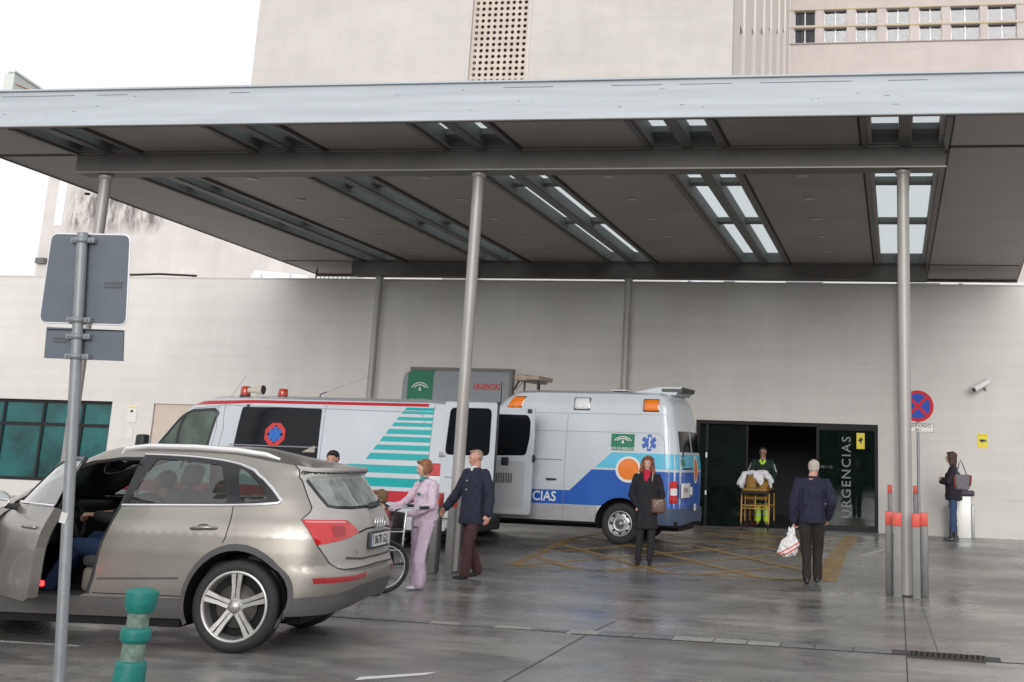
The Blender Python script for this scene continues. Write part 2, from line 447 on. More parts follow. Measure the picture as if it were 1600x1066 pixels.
# ------------------------------------------------------------------ ground
RA, RB, RH = 19.3, 22.5, .17
def gz(y):
    if y <= RA: return 0.
    if y >= RB: return RH
    t = (y-RA)/(RB-RA); return RH*t
def ground_mat():
    m = bpy.data.materials.new('wet_concrete'); m.use_nodes = True
    nt = m.node_tree; N = nt.nodes; L = nt.links; b = N['Principled BSDF']
    tc = N.new('ShaderNodeTexCoord'); mp = N.new('ShaderNodeMapping'); mp.inputs['Scale'].default_value = (1, 1, 1); L.new(tc.outputs['Object'], mp.inputs[0])
    st = N.new('ShaderNodeMapping'); st.inputs['Scale'].default_value = (.5, .95, 1); st.inputs['Rotation'].default_value = (0, 0, .12); L.new(tc.outputs['Object'], st.inputs[0])
    def nz(sc, det, src, rough=.6):
        n = N.new('ShaderNodeTexNoise'); n.inputs['Scale'].default_value = sc; n.inputs['Detail'].default_value = det; n.inputs['Roughness'].default_value = rough
        L.new(src.outputs[0], n.inputs['Vector']); return n
    a = nz(.62, 9, st, .66); c = nz(60, 3, mp); d = nz(2.2, 6, st, .7); p = nz(.33, 5, mp)
    cr = N.new('ShaderNodeValToRGB'); e = cr.color_ramp.elements
    e[0].position = .3; e[0].color = (.100, .097, .091, 1); e[1].position = .72; e[1].color = (.34, .32, .295, 1)
    x = e.new(.5); x.color = (.19, .184, .173, 1)
    L.new(a.outputs['Fac'], cr.inputs[0])
    r = N.new('ShaderNodeMapRange'); r.inputs[1].default_value = .3; r.inputs[2].default_value = .7; r.inputs[3].default_value = .64; r.inputs[4].default_value = 1.38; L.new(d.outputs['Fac'], r.inputs[0])
    r3 = N.new('ShaderNodeMapRange'); r3.inputs[1].default_value = .3; r3.inputs[2].default_value = .7; r3.inputs[3].default_value = .85; r3.inputs[4].default_value = 1.15; L.new(c.outputs['Fac'], r3.inputs[0])
    mm = N.new('ShaderNodeMath'); mm.operation = 'MULTIPLY'; L.new(r.outputs[0], mm.inputs[0]); L.new(r3.outputs[0], mm.inputs[1])
    v = N.new('ShaderNodeVectorMath'); v.operation = 'SCALE'; L.new(cr.outputs[0], v.inputs[0]); L.new(mm.outputs[0], v.inputs['Scale'])
    # oil spots and cracks
    vo = N.new('ShaderNodeTexVoronoi'); vo.inputs['Scale'].default_value = .9; L.new(mp.outputs[0], vo.inputs['Vector'])
    os_ = N.new('ShaderNodeMapRange'); os_.inputs[1].default_value = .03; os_.inputs[2].default_value = .14; os_.inputs[3].default_value = .55; os_.inputs[4].default_value = 1; L.new(vo.outputs['Distance'], os_.inputs[0])
    wv = N.new('ShaderNodeVectorMath'); wv.operation = 'ADD'; L.new(mp.outputs[0], wv.inputs[0]); L.new(d.outputs['Color'], wv.inputs[1])
    vc = N.new('ShaderNodeTexVoronoi'); vc.feature = 'DISTANCE_TO_EDGE'; vc.inputs['Scale'].default_value = .42; L.new(wv.outputs[0], vc.inputs['Vector'])
    ck = N.new('ShaderNodeMapRange'); ck.inputs[1].default_value = .0; ck.inputs[2].default_value = .006; ck.inputs[3].default_value = .62; ck.inputs[4].default_value = 1; L.new(vc.outputs['Distance'], ck.inputs[0])
    gr = nz(220, 2, mp); gq = N.new('ShaderNodeMapRange'); gq.inputs[1].default_value = .35; gq.inputs[2].default_value = .65; gq.inputs[3].default_value = .8; gq.inputs[4].default_value = 1.2; L.new(gr.outputs['Fac'], gq.inputs[0])
    q1 = N.new('ShaderNodeMath'); q1.operation = 'MULTIPLY'; L.new(os_.outputs[0], q1.inputs[0]); L.new(ck.outputs[0], q1.inputs[1])
    q2 = N.new('ShaderNodeMath'); q2.operation = 'MULTIPLY'; L.new(q1.outputs[0], q2.inputs[0]); L.new(gq.outputs[0], q2.inputs[1])
    v2 = N.new('ShaderNodeVectorMath'); v2.operation = 'SCALE'; L.new(v.outputs[0], v2.inputs[0]); L.new(q2.outputs[0], v2.inputs['Scale'])
    L.new(v2.outputs[0], b.inputs['Base Color'])
    rr = N.new('ShaderNodeMapRange'); rr.inputs[1].default_value = .38; rr.inputs[2].default_value = .62; rr.inputs[3].default_value = .16; rr.inputs[4].default_value = .38; L.new(p.outputs['Fac'], rr.inputs[0])
    r4 = N.new('ShaderNodeMapRange'); r4.inputs[1].default_value = .35; r4.inputs[2].default_value = .65; r4.inputs[3].default_value = -.06; r4.inputs[4].default_value = .12; L.new(d.outputs['Fac'], r4.inputs[0])
    ad = N.new('ShaderNodeMath'); ad.operation = 'ADD'; L.new(rr.outputs[0], ad.inputs[0]); L.new(r4.outputs[0], ad.inputs[1]); L.new(ad.outputs[0], b.inputs['Roughness'])
    b.inputs['Specular IOR Level'].default_value = 1.0
    bp = N.new('ShaderNodeBump'); bp.inputs['Strength'].default_value = .25; bp.inputs['Distance'].default_value = .004; L.new(c.outputs['Fac'], bp.inputs['Height']); L.new(bp.outputs[0], b.inputs['Normal'])
    return m
mb = MB(); gm = ground_mat()
ys = [-400, -20, 0, 5, 10, 15, RA]+[RA+(RB-RA)*i/8 for i in range(1, 8)]+[RB, 29, 60, 600]
vs = []; fs = []
for y in ys:
    for x in (-600, -40, -12, 0, 12, 40, 600): vs.append((x, y, gz(y)))
for i in range(len(ys)-1):
    for j in range(6): k = i*7+j; fs.append((k, k+1, k+8, k+7))
mb.add(vs, fs, gm)
struct(mb.build('ground'))

def strip(mb, pts, m, lift=.004):
    """flat marking following the ground: polygon cut at the ramp ends"""
    poly = [Vector(p) for p in pts]
    cuts = [RA]+[RB]
    polys = [poly]
    for c in cuts:
        new = []
        for pl in polys:
            for sgn in (1, -1):
                out = []
                n = len(pl)
                for i in range(n):
                    a, b = pl[i], pl[(i+1) % n]; da = (a.y-c)*sgn; db = (b.y-c)*sgn
                    if da >= 0: out.append(a)
                    if da*db < 0: out.append(a+(b-a)*(da/(da-db)))
                if len(out) > 2: new.append(out)
        polys = new
    for pl in polys: mb.add([(p.x, p.y, gz(p.y)+lift) for p in pl], [tuple(range(len(pl)))], m)
def line(mb, a, b, w, m, lift=.004):
    a = Vector(a); b = Vector(b); d = (b-a).normalized(); t = Vector((-d.y, d.x))*w/2
    strip(mb, [a-t, b-t, b+t, a+t], m, lift)
def worn(name, col, keep=.5, soft=.12, scale=9):
    """worn road paint: procedural mix with clear gaps"""
    m = bpy.data.materials.new(name); m.use_nodes = True; nt = m.node_tree; N = nt.nodes; L = nt.links; b = N['Principled BSDF']
    b.inputs['Base Color'].default_value = (*col, 1); b.inputs['Roughness'].default_value = .45
    tc = N.new('ShaderNodeTexCoord'); n = N.new('ShaderNodeTexNoise'); n.inputs['Scale'].default_value = scale; n.inputs['Detail'].default_value = 8; n.inputs['Roughness'].default_value = .75
    L.new(tc.outputs['Object'], n.inputs['Vector'])
    r = N.new('ShaderNodeMapRange'); r.inputs[1].default_value = keep-soft; r.inputs[2].default_value = keep+soft; r.inputs[3].default_value = .85; r.inputs[4].default_value = .05
    L.new(n.outputs['Fac'], r.inputs[0]); L.new(r.outputs[0], b.inputs['Alpha'])
    return m
yel = worn('worn_yellow_paint', (.46, .29, .09), .56, .16, 5)
whi = worn('worn_white_paint', (.62, .61, .58), .60, .12)
mb = MB()
X0, X1, Y0, Y1 = -5.75, -.86, 19.15, 27.6
# box junction: border and crossing diagonals
line(mb, (X0, Y0), (X1-.3, Y0+.1), .15, yel); line(mb, (X1-.15, Y0+.02), (X1-.05, Y1), .30, yel, .008)
line(mb, (X0, Y0), (X0, Y1), .15, yel, .0045); line(mb, (X0, Y1), (X1, Y1), .15, yel, .0055)
def clipseg(p, d):
    t0, t1 = -1e9, 1e9
    for a, lo_, hi_ in ((0, X0, X1-.2), (1, Y0+.06, Y1)):
        u = (lo_-p[a])/d[a]; v = (hi_-p[a])/d[a]; t0 = max(t0, min(u, v)); t1 = min(t1, max(u, v))
    return ((p[0]+d[0]*t0, p[1]+d[1]*t0), (p[0]+d[0]*t1, p[1]+d[1]*t1)) if t1 > t0+.2 else None
k = 0
for off in range(-3, 8):
    for d, lf in (((1, 1.15), .0065), ((1, -1.15), .0095)):
        p = (X0, Y0+off*1.62 + (0 if d[1] > 0 else 1.2))
        s = clipseg(p, d)
        if s: line(mb, s[0], s[1], .14, yel, lf)
struct(mb.build('yellow_box_marking'))
mb = MB()
line(mb, (-.52, 22.2), (-.17, 24.4), .12, whi)
line(mb, (.93, 24.3), (1.30, 24.05), .07, whi); line(mb, (1.34, 24.02), (1.6, 23.9), .05, whi)
line(mb, (1.0, 19.75), (1.1, 19.7), .08, whi)
strip(mb, [(-3.98, 9.42), (-3.58, 9.82), (-3.54, 9.98), (-4.0, 9.56)], worn('white_paint_fresh', (.75, .75, .73), .72, .1))
line(mb, (-9.5, 9.98), (-6.7, 10.06), .08, whi)
struct(mb.build('white_road_marking'))
# drainage channel of pale and dark paving blocks
pb = mat('pale_paving_block', (.30, .29, .27), .5, var=.25, vscale=8); db = mat('grey_paving_block', (.17, .175, .18), .4, var=.3, vscale=8); jn = mat('joint_dirt', (.05, .05, .05), .8)
mb = MB(); rs = random.Random(4)
line(mb, (-14, 12.98), (-3.1, 12.62), .17, jn, .003); line(mb, (-3.1, 12.62), (.2, 12.56), .30, jn, .0035); line(mb, (.74, 12.45), (6, 12.40), .30, jn, .003)
x = -14.
while x < 6:
    L_ = rs.choice((.32, .36, .40)); xm = x+L_/2
    if not (.08 < xm < .80):
        yc = 12.98-(xm+14)*.36/10.9 if xm < -3.1 else 12.62-(xm+3.1)*.06/3.3
        if xm > .74: yc = 12.45
        wd = .07 if xm < -3.1 else .12
        m = pb if rs.random() < .42 else db
        if xm < -6: m = db
        mb.box((x+.006, yc-wd, -.02), (x+L_-.006, yc+wd, .006+rs.random()*.002), m)
    x += L_
struct(mb.build('drainage_channel'))
mb = MB()
line(mb, (.09, 17.4), (.085, 12.72), .012, jn, .0032); line(mb, (.085, 12.40), (.08, 5), .012, jn, .0032)
line(mb, (-2.9, 13.6), (-2.93, 12.74), .010, jn, .0032); line(mb, (-2.94, 12.45), (-2.92, 5), .012, jn, .0032)
line(mb, (.3, 17.1), (.38, 12.7), .006, jn, .0036)
struct(mb.build('ground_joint'))
# drain grate
iron = mat('cast_iron', (.05, .045, .04), .5, .6, var=.3, vscale=20)
t = thing('drain_grate', 'dark slotted iron drain grate set in the line of paving blocks', 'drain grate', (.45, 12.42, 0), -.07)
mb = MB(); mb.box((-.34, -.15, .0045), (.34, .15, .0065), mat('drain_void', (.008, .008, .008), .9)); mb.build('void', t)
mb = MB()
mb.box((-.345, -.17, -.01), (.345, -.145, .016), iron); mb.box((-.345, .145, -.01), (.345, .17, .016), iron); mb.box((-.345, -.145, -.01), (-.325, .145, .016), iron); mb.box((.325, -.145, -.01), (.345, .145, .016), iron)
mb.build('frame', t)
mb = MB()
for i in range(13):
    x = -.30+i*.05; mb.box((x-.011, -.145, .002), (x+.011, .145, .018), iron)
mb.build('bars', t)

# ------------------------------------------------------------------ hospital: low entrance building
YW = 29.2
def stone(name, base, bands=.05, seed=0, rough=.75, streak=(.12, 1, 3.5)):
    m = bpy.data.materials.new(name); m.use_nodes = True; nt = m.node_tree; N = nt.nodes; L = nt.links; b = N['Principled BSDF']
    tc = N.new('ShaderNodeTexCoord')
    def nz(scale, mp, det=6):
        q = N.new('ShaderNodeMapping'); q.inputs['Scale'].default_value = mp; q.inputs['Location'].default_value = (seed, seed, seed); L.new(tc.outputs['Object'], q.inputs[0])
        n = N.new('ShaderNodeTexNoise'); n.inputs['Scale'].default_value = scale; n.inputs['Detail'].default_value = det; n.inputs['Roughness'].default_value = .65; L.new(q.outputs[0], n.inputs['Vector']); return n
    a = nz(1.7, streak, 9); c = nz(.45, (1, 1, 1)); d = nz(1.6, (1.2, 1, .22))
    out = None
    for n, lo_, hi_ in ((a, 1-bands, 1+bands), (c, 1-bands*1.2, 1+bands*1.2), (d, 1-bands*.8, 1+bands*.8)):
        r = N.new('ShaderNodeMapRange'); r.inputs[1].default_value = .3; r.inputs[2].default_value = .7; r.inputs[3].default_value = lo_; r.inputs[4].default_value = hi_; L.new(n.outputs['Fac'], r.inputs[0])
        if out is None: out = r
        else:
            mm = N.new('ShaderNodeMath'); mm.operation = 'MULTIPLY'; L.new(out.outputs[0], mm.inputs[0]); L.new(r.outputs[0], mm.inputs[1]); out = mm
    # thin dark horizontal veins
    vn = nz(2.6, (.22, 1, 5), 3)
    r = N.new('ShaderNodeMapRange'); r.inputs[1].default_value = .66; r.inputs[2].default_value = .74; r.inputs[3].default_value = 1; r.inputs[4].default_value = .86; L.new(vn.outputs['Fac'], r.inputs[0])
    mm = N.new('ShaderNodeMath'); mm.operation = 'MULTIPLY'; L.new(out.outputs[0], mm.inputs[0]); L.new(r.outputs[0], mm.inputs[1])
    v = N.new('ShaderNodeVectorMath'); v.operation = 'SCALE'; v.inputs[0].default_value = base; L.new(mm.outputs[0], v.inputs['Scale']); L.new(v.outputs[0], b.inputs['Base Color'])
    b.inputs['Roughness'].default_value = rough
    bp = N.new('ShaderNodeBump'); bp.inputs['Strength'].default_value = .12; bp.inputs['Distance'].default_value = .01; L.new(d.outputs['Fac'], bp.inputs['Height']); L.new(bp.outputs[0], b.inputs['Normal'])
    return m
wallm = stone('pale_stone_wall', (.62, .597, .568))
cope = mat('wall_coping', (.55, .52, .48), .7, var=.08)
frm = mat('dark_metal_frame', (.022, .022, .024), .6, .0, spec=.2)
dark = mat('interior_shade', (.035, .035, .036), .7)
low = thing('entrance_building', 'low pale stone emergency entrance building with a dark glass doorway and green windows', 'building', (0, YW, 0))
mb = MB()
door = [(-4.52, .17), (-.38, .17), (-.38, 2.52), (-4.52, 2.52)]
win = [(-24.6, .55), (-19.41, .55), (-19.41, 2.55), (-24.6, 2.55)]
pan = [(-18.26, 1.0), (-15.9, 1.0), (-15.9, 2.53), (-18.26, 2.53)]
outl = [(-40, -.2), (-4.52, -.2), (-4.52, .17), (-4.52, 2.52), (-.38, 2.52), (-.38, .17), (-.38, -.2), (14, -.2), (14, 5.68), (-40, 5.68)]
plate(mb, outl, [win, pan], wallm, lambda u, v, d: (u, d, v), .32)
# side and roof
mb.box((-40, .32, 5.2), (14, 12, 5.4), cope); mb.box((13.7, .33, -.2), (14, 12, 5.5), wallm)
mb.build('wall', low)
mb = MB(); mb.box((-40, -.012, 5.682), (14, .34, 5.715), cope); mb.build('coping', low)
mb = MB(); mb.box((-18.25, .05, 1.005), (-15.91, .10, 2.525), mat('pinkish_wall_panel', (.56, .47, .40), .7, var=.06)); mb.build('infill_panel', low)
# window with green panes
gp = mat('green_film_pane', (.008, .085, .082), .15, 0, var=.75, vscale=.8, coat=.2)  # noise patches paint lighter sky reflections into the panes
mb = MB()
xs = [-24.6, -23.5, -22.5, -21.37, -20.27, -19.41]; fr = []
for i, x in enumerate(xs):
    a = x if i == 0 else (x-.035 if i < len(xs)-1 else x-.07)
    b = x+.07 if i in (0,) else (x+.035 if i < len(xs)-1 else x); mb.box((a, .10, .55), (b, .20, 2.55), frm)
for z0_, z1_ in ((.55, .63), (1.90, 1.98), (2.47, 2.55)): mb.box((-24.53, .103, z0_), (-19.48, .197, z1_), frm)
o = mb.build('window', low)
mb = MB()
mb.box((-24.53, .14, .63), (-19.48, .155, 2.47), gp); mb.build('pane', o)
# small notices on the wall
paper = mat('notice_paper', (.68, .67, .62), .6); blk = mat('print_black', (.02, .02, .02), .6); yl = mat('sign_yellow', (.75, .62, .03), .5, var=.05)
# doorway frame, glass, interior
mb = MB()
mb.box((-4.52, .05, 2.44), (-.38, .22, 2.52), frm); mb.box((-.46, .05, .17), (-.38, .22, 2.44), frm); mb.box((-4.52, .05, .17), (-4.44, .22, 2.44), frm)
mb.box((-4.30, .08, .17), (-4.24, .18, 2.44), frm); mb.box((-1.76, .08, .17), (-1.70, .18, 2.44), frm)
mb.box((-1.70, .08, .17), (-.46, .18, .30), frm); mb.box((-1.70, .08, 2.38), (-.46, .18, 2.44), frm)
dfr = mb.build('door_frame', low)
gd = glass('door_glass', (.22, .32, .28), .85, dirt=.05, dirtcol=(.1, .2, .16))
mb = MB(); mb.box((-1.70, .12, .30), (-.46, .135, 2.38), gd); dl = mb.build('glass_panel', low); dl['label'] = 'glass side panel with vertical lettering'
mb = MB(); mb.box((-4.24, .12, .2), (-3.35, .135, 2.42), gd); mb.box((-3.36, .11, .2), (-3.32, .145, 2.42), frm); mb.build('sliding_glass_door', low)
mb = MB(); mb.box((-4.44, .12, .2), (-4.30, .135, 2.42), gd); mb.build('glass_sidelight', low)
mb = MB(); lt = mat('frosted_lettering', (.17, .19, .185), .5)
put_text(mb, 'URGENCIAS', .285, lt, lambda u, v: (-1.08-v, .115, 1.35+u), bold=.002, spacing=1.22)
mb.build('lettering', dl)
mb = MB(); mb.box((-.86, .105, 1.98), (-.68, .112, 2.33), yl); mb.prism([(-.83, 2.16), (-.76, 2.13), (-.71, 2.19), (-.76, 2.24)], .1, .104, blk); mb.box((-.78, .1, 2.10), (-.75, .104, 2.15), blk); mb.build('camera_sticker', dl)
mb = MB(); put_text(mb, '061 112', .08, lt, lambda u, v: (-1.66+u, .115, 1.56+v), align='LEFT'); mb.build('small_lettering', dl)
mb = MB()   # dark lobby behind the doors
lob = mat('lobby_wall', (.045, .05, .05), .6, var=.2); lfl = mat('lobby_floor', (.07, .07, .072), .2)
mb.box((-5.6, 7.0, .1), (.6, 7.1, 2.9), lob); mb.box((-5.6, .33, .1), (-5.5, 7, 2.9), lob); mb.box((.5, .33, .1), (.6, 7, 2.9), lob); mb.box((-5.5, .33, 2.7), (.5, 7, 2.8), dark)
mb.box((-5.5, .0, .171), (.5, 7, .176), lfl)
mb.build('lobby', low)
mb = MB(); mb.box((-5.0, 5.2, .18), (-3.6, 5.6, 1.15), mat('red_counter', (.16, .03, .02), .5), bev=.02); mb.build('reception_counter', low)

# rooftop things seen between canopy and wall
rw = mat('roof_white_metal', (.55, .57, .58), .5, var=.1); rb = mat('roof_blue_band', (.03, .10, .24), .5, var=.2, vscale=2)
wb = thing('rooftop_glasshouse', 'long blue banded rooftop structure seen over the stone wall', 'roof structure', (-10.5, 34, 5.4))
mb = MB(); mb.box((-5.2, 0, 0), (5.2, 3, .86), rb); mb.build('blue_wall', wb)
mb = MB(); mb.box((-5.3, -.15, .862), (5.3, 3.1, .95), rw); mb.build('roof_edge', wb)
mb = MB()
for x, w_ in ((-4.4, .5), (-3.2, .28), (-1.05, .35), (1.1, .35), (2.5, .35), (4.1, .4)): mb.box((x, -.03, .5), (x+w_, -.002, .84), rw)
for x in (3.0, 4.75): mb.cyl((x, -.05, .35), (x+.55, -.05, .82), .02, rw, n=6)
mb.build('window_pane', wb)
wu = thing('rooftop_cabin', 'low white rooftop cabin with a sloping roof above the wall on the left', 'roof structure', (-17.9, 33, 5.4))
mb = MB(); mb.prism([(-.75, 0), (2.2, 0), (1.5, .92), (-.1, 1.06)], 0, 2, mat('cabin_white', (.72, .74, .76), .45)); mb.build('cabin_wall', wu)
mb = MB()
for x in (.1, 1.0): mb.box((x, -.02, .1), (x+.03, -.001, .95), mat('cabin_seam', (.4, .45, .5), .5))
mb.build('seam', wu)
wc = thing('rooftop_duct', 'pale corrugated rooftop duct beside the blue banded structure', 'roof duct', (-16.2, 33.2, 5.4))
mb = MB()
for i in range(8): mb.box((i*.13, 0, 0), (i*.13+.1, 1.6, 1.02), rw, bev=.015)
mb.build('duct_panel', wc)
wd = thing('rooftop_screen', 'white panelled rooftop screen behind the right part of the wall', 'roof structure', (-1.3, 34, 5.4))
mb = MB(); mb.box((-4.5, 0, 0), (4.9, .2, 1.05), rw); mb.build('screen_panel', wd)
mb = MB()
for x, w_ in ((-4.3, .08), (-3.3, .3), (-1.6, 1.0), (1.6, .9), (3.0, .1)): mb.box((x, -.03, .2), (x+w_, -.002, 1.0), mat('screen_dark', (.10, .11, .13), .6))
mb.build('dark_panel', wd)
mb = MB(); mb.tube([(0, 0, 0), (0, 0, .5), (.03, 0, .75), (.12, 0, .82)], .02, frm); o = mb.build('vent_pipe', loc=(-14.75, 30.2, 5.4)); tag(o, 'thin dark curved pipe rising from the wall top beside the canopy corner', 'pipe')
mb = MB(); mb.tube([(0, 0, 0), (1.4, 0, .04), (2.4, 0, 0)], .025, frm, n=6); o = mb.build('cable_tray', loc=(-20.9, 31, 6.03)); 
mb = MB(); mb.tube([(-1.2, 0, .60), (0, 0, .64), (1.1, 0, .60)], .03, frm, n=6); mb.cyl((-1.1, 0, 0), (-1.1, 0, .6), .02, frm, n=6); mb.cyl((1.0, 0, 0), (1.0, 0, .6), .02, frm, n=6)
bpy.data.objects.remove(o); o = mb.build('roof_rail', loc=(-19.7, 31, 5.4)); tag(o, 'thin dark rail lying low along the top of the left wall', 'rail')

# ------------------------------------------------------------------ tall tower
tw = thing('hospital_tower', 'tall pale hospital tower with a perforated strip and a recessed window wing', 'building', (0, 44, 0))
twm = stone('tower_stone', (.50, .475, .455), .045, 3.3, .8, (.3, 1, 1.2))
mb = MB(); H = 60
GX0, GX1 = -16.05, -13.78
plate(mb, [(-25.05, 0), (-5.84, 0), (-5.84, H), (-25.05, H)], [[(GX0, 10), (GX1, 10), (GX1, 40), (GX0, 40)]], twm, lambda u, v, d: (u, d, v), .35)
mb.box((-25.05, .352, 0), (-24.7, 26, H), twm)
mb.build('front_wall', tw)
# perforated strip
mb = MB(); hol = []; nx, pitch = 9, .243; hx0 = (GX0+GX1)/2-pitch*(nx-1)/2
perf = mat('perforated_panel', (.50, .44, .38), .7, var=.12, vscale=2)
for zz in range(0, 6):
    z0_ = 13.62+zz*5*pitch*1.0; hs_ = [circ((hx0+i*pitch, z0_+(j+.5)*pitch), .073, 10) for i in range(nx) for j in range(5)]
    plate(mb, [(GX0+.001, z0_), (GX1-.001, z0_), (GX1-.001, z0_+5*pitch), (GX0+.001, z0_+5*pitch)], hs_, perf, lambda u, v, d: (u, .12+d, v), .05)
mb.box((GX0+.001, .12, 10), (GX1-.001, .17, 13.618), perf); mb.box((GX0+.001, .12, 13.622+30*pitch), (GX1-.001, .17, 40), perf)
mb.build('perforated_screen', tw)
mb = MB(); mb.box((GX0, .6, 10), (GX1, .7, 40), dark); mb.build('screen_backing', tw)
mb = MB(); mb.box((GX0-.09, -.012, 10), (GX0-.02, .0, 40), frm) if False else None
mb.box((GX0-.10, -.03, 10), (GX0, -.002, 40), twm); mb.box((GX1, -.03, 10), (GX1+.12, -.002, 40), twm); mb.build('screen_frame', tw)
# side wall with deep slots
mb = MB(); sl = [(2.1, 3.8), (6.1, 7.6), (9.6, 11.4), (13.2, 14.7), (17.1, 18.9), (20.6, 22.5)]
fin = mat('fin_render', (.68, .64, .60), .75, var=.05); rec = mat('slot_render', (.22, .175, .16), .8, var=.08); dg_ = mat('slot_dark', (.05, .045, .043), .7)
prev = .352
for a, b in sl: mb.box((-6.6, prev, 0), (-5.84, a, H), fin); prev = b
mb.box((-6.6, prev, 0), (-5.84, 24.95, H), fin)
mb.build('side_fin', tw)
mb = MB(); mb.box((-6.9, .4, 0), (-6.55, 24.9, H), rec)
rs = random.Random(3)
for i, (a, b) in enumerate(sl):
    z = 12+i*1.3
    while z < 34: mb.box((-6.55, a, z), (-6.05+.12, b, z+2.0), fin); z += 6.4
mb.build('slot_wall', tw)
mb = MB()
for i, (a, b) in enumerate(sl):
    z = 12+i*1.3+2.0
    while z < 34: mb.prism([(a, z), (b, z), (b, z+.1), (a, z+1.1)], -6.54, -6.5, dg_, 'YZ'); z += 6.4  # dark wedge paints slanting shade onto the slot window
mb.build('slot_window_shade', tw)
# wing with two rows of windows, plane 25 m behind the tower front
YG = 25.02
wg = [(-5.59, -4.36), (-3.88, -2.56), (-2.05, -.82), (-.31, .99), (1.53, 2.78), (3.28, 4.9), (5.33, 6.91), (7.4, 8.9), (9.4, 10.9)]
zr = [(25.09, 25.98), (26.15, 27.05), (29.6, 30.5)]
holes = [[(a, z0_), (b, z0_), (b, z1_), (a, z1_)] for a, b in wg for z0_, z1_ in zr]
wng = stone('wing_stone', (.52, .47, .448), .05, 7.7, .8, (.3, 1, 1))
mb = MB(); plate(mb, [(-5.83, 0), (30, 0), (30, H), (-5.83, H)], holes, wng, lambda u, v, d: (u, YG+d, v), .45)
mb.box((-5.83, YG-.06, 24.98), (30, YG-.002, 25.04), mat('wing_string_course', (.25, .22, .2), .8)); mb.box((-5.83, YG-.05, 27.07), (30, YG-.002, 27.12), mat('lintel_stain', (.50, .42, .25), .8))
mb.box((-5.83, YG-.05, 26.0), (30, YG-.002, 26.06), mat('lintel_stain', (.50, .42, .25), .8))
mb.build('wing_wall', tw)
wgl = glass('wing_glass', (.6, .62, .65), 1.0, dirt=.08, dirtcol=(.3, .3, .32)); wf = mat('white_window_frame', (.75, .75, .74), .4)
for a, b in wg:
    for z0_, z1_ in zr:
        mb = MB(); c = (a+b)/2
        for q in (a+.02, c, b-.02): mb.box((q-.03, YG+.30, z0_), (q+.03, YG+.35, z1_), wf)
        mb.box((a+.05, YG+.302, z0_), (b-.05, YG+.348, z0_+.05), wf)
        o = mb.build('window', tw)
        mb = MB(); mb.box((a, YG+.32, z0_), (b, YG+.33, z1_-.001), wgl); mb.box((a, YG+.44, z0_), (b, YG+.449, z1_), mat('window_blind', (.20, .21, .225), .7, var=.15, vscale=.6)); mb.build('pane', o)

# ------------------------------------------------------------------ stained side block on the left
bk = thing('side_block', 'weathered pale hospital block with dark rain stains behind the sign post', 'building', (0, 40, 0))
bm_ = stone('stained_stone', (.54, .51, .49), .06, 11, .8, (.5, 1, 1))
nt = bm_.node_tree; N = nt.nodes; L = nt.links; b = N['Principled BSDF']
src = b.inputs['Base Color'].links[0].from_socket
tc = N.new('ShaderNodeTexCoord'); sp = N.new('ShaderNodeSeparateXYZ'); L.new(tc.outputs['Object'], sp.inputs[0])
def smask(axis, lo_, hi_, soft):
    a = N.new('ShaderNodeMapRange'); a.inputs[1].default_value = lo_-soft; a.inputs[2].default_value = lo_+soft; L.new(sp.outputs[axis], a.inputs[0])
    c = N.new('ShaderNodeMapRange'); c.inputs[1].default_value = hi_-soft; c.inputs[2].default_value = hi_+soft; c.inputs[3].default_value = 1; c.inputs[4].default_value = 0; L.new(sp.outputs[axis], c.inputs[0])
    m_ = N.new('ShaderNodeMath'); m_.operation = 'MULTIPLY'; L.new(a.outputs[0], m_.inputs[0]); L.new(c.outputs[0], m_.inputs[1]); return m_
q = N.new('ShaderNodeMapping'); q.inputs['Scale'].default_value = (1, 1, .3); L.new(tc.outputs['Object'], q.inputs[0])
n = N.new('ShaderNodeTexNoise'); n.inputs['Scale'].default_value = 2.6; n.inputs['Detail'].default_value = 9; n.inputs['Roughness'].default_value = .7; L.new(q.outputs[0], n.inputs['Vector'])
r = N.new('ShaderNodeMapRange'); r.inputs[1].default_value = .40; r.inputs[2].default_value = .56; L.new(n.outputs['Fac'], r.inputs[0])
mk = N.new('ShaderNodeMath'); mk.operation = 'MULTIPLY'; L.new(smask(0, -29.3, -25.6, .15).outputs[0], mk.inputs[0]); L.new(smask(2, 8.9, 10.25, .25).outputs[0], mk.inputs[1])
mk2 = N.new('ShaderNodeMath'); mk2.operation = 'MULTIPLY'; L.new(mk.outputs[0], mk2.inputs[0]); L.new(r.outputs[0], mk2.inputs[1])
mk3 = N.new('ShaderNodeMath'); mk3.operation = 'MULTIPLY'; L.new(mk2.outputs[0], mk3.inputs[0]); mk3.inputs[1].default_value = .95
mx = N.new('ShaderNodeMix'); mx.data_type = 'RGBA'; L.new(mk3.outputs[0], mx.inputs['Factor']); L.new(src, mx.inputs['A']); mx.inputs['B'].default_value = (.13, .115, .11, 1); L.new(mx.outputs['Result'], b.inputs['Base Color'])
mb = MB(); mb.box((-30.33, 0, 0), (-15, 3.9, 12.2), bm_); mb.build('wall', bk)
mb = MB(); mb.box((-29.85, -.03, 9.0), (-29.52, -.002, 12.2), mat('white_downpipe_strip', (.72, .73, .76), .5)); mb.build('downpipe', bk)
mb = MB(); mb.box((-30.25, -.2, 7.62), (-29.9, -.002, 7.82), mat('vent_grey', (.12, .12, .12), .6)); mb.build('vent', bk)

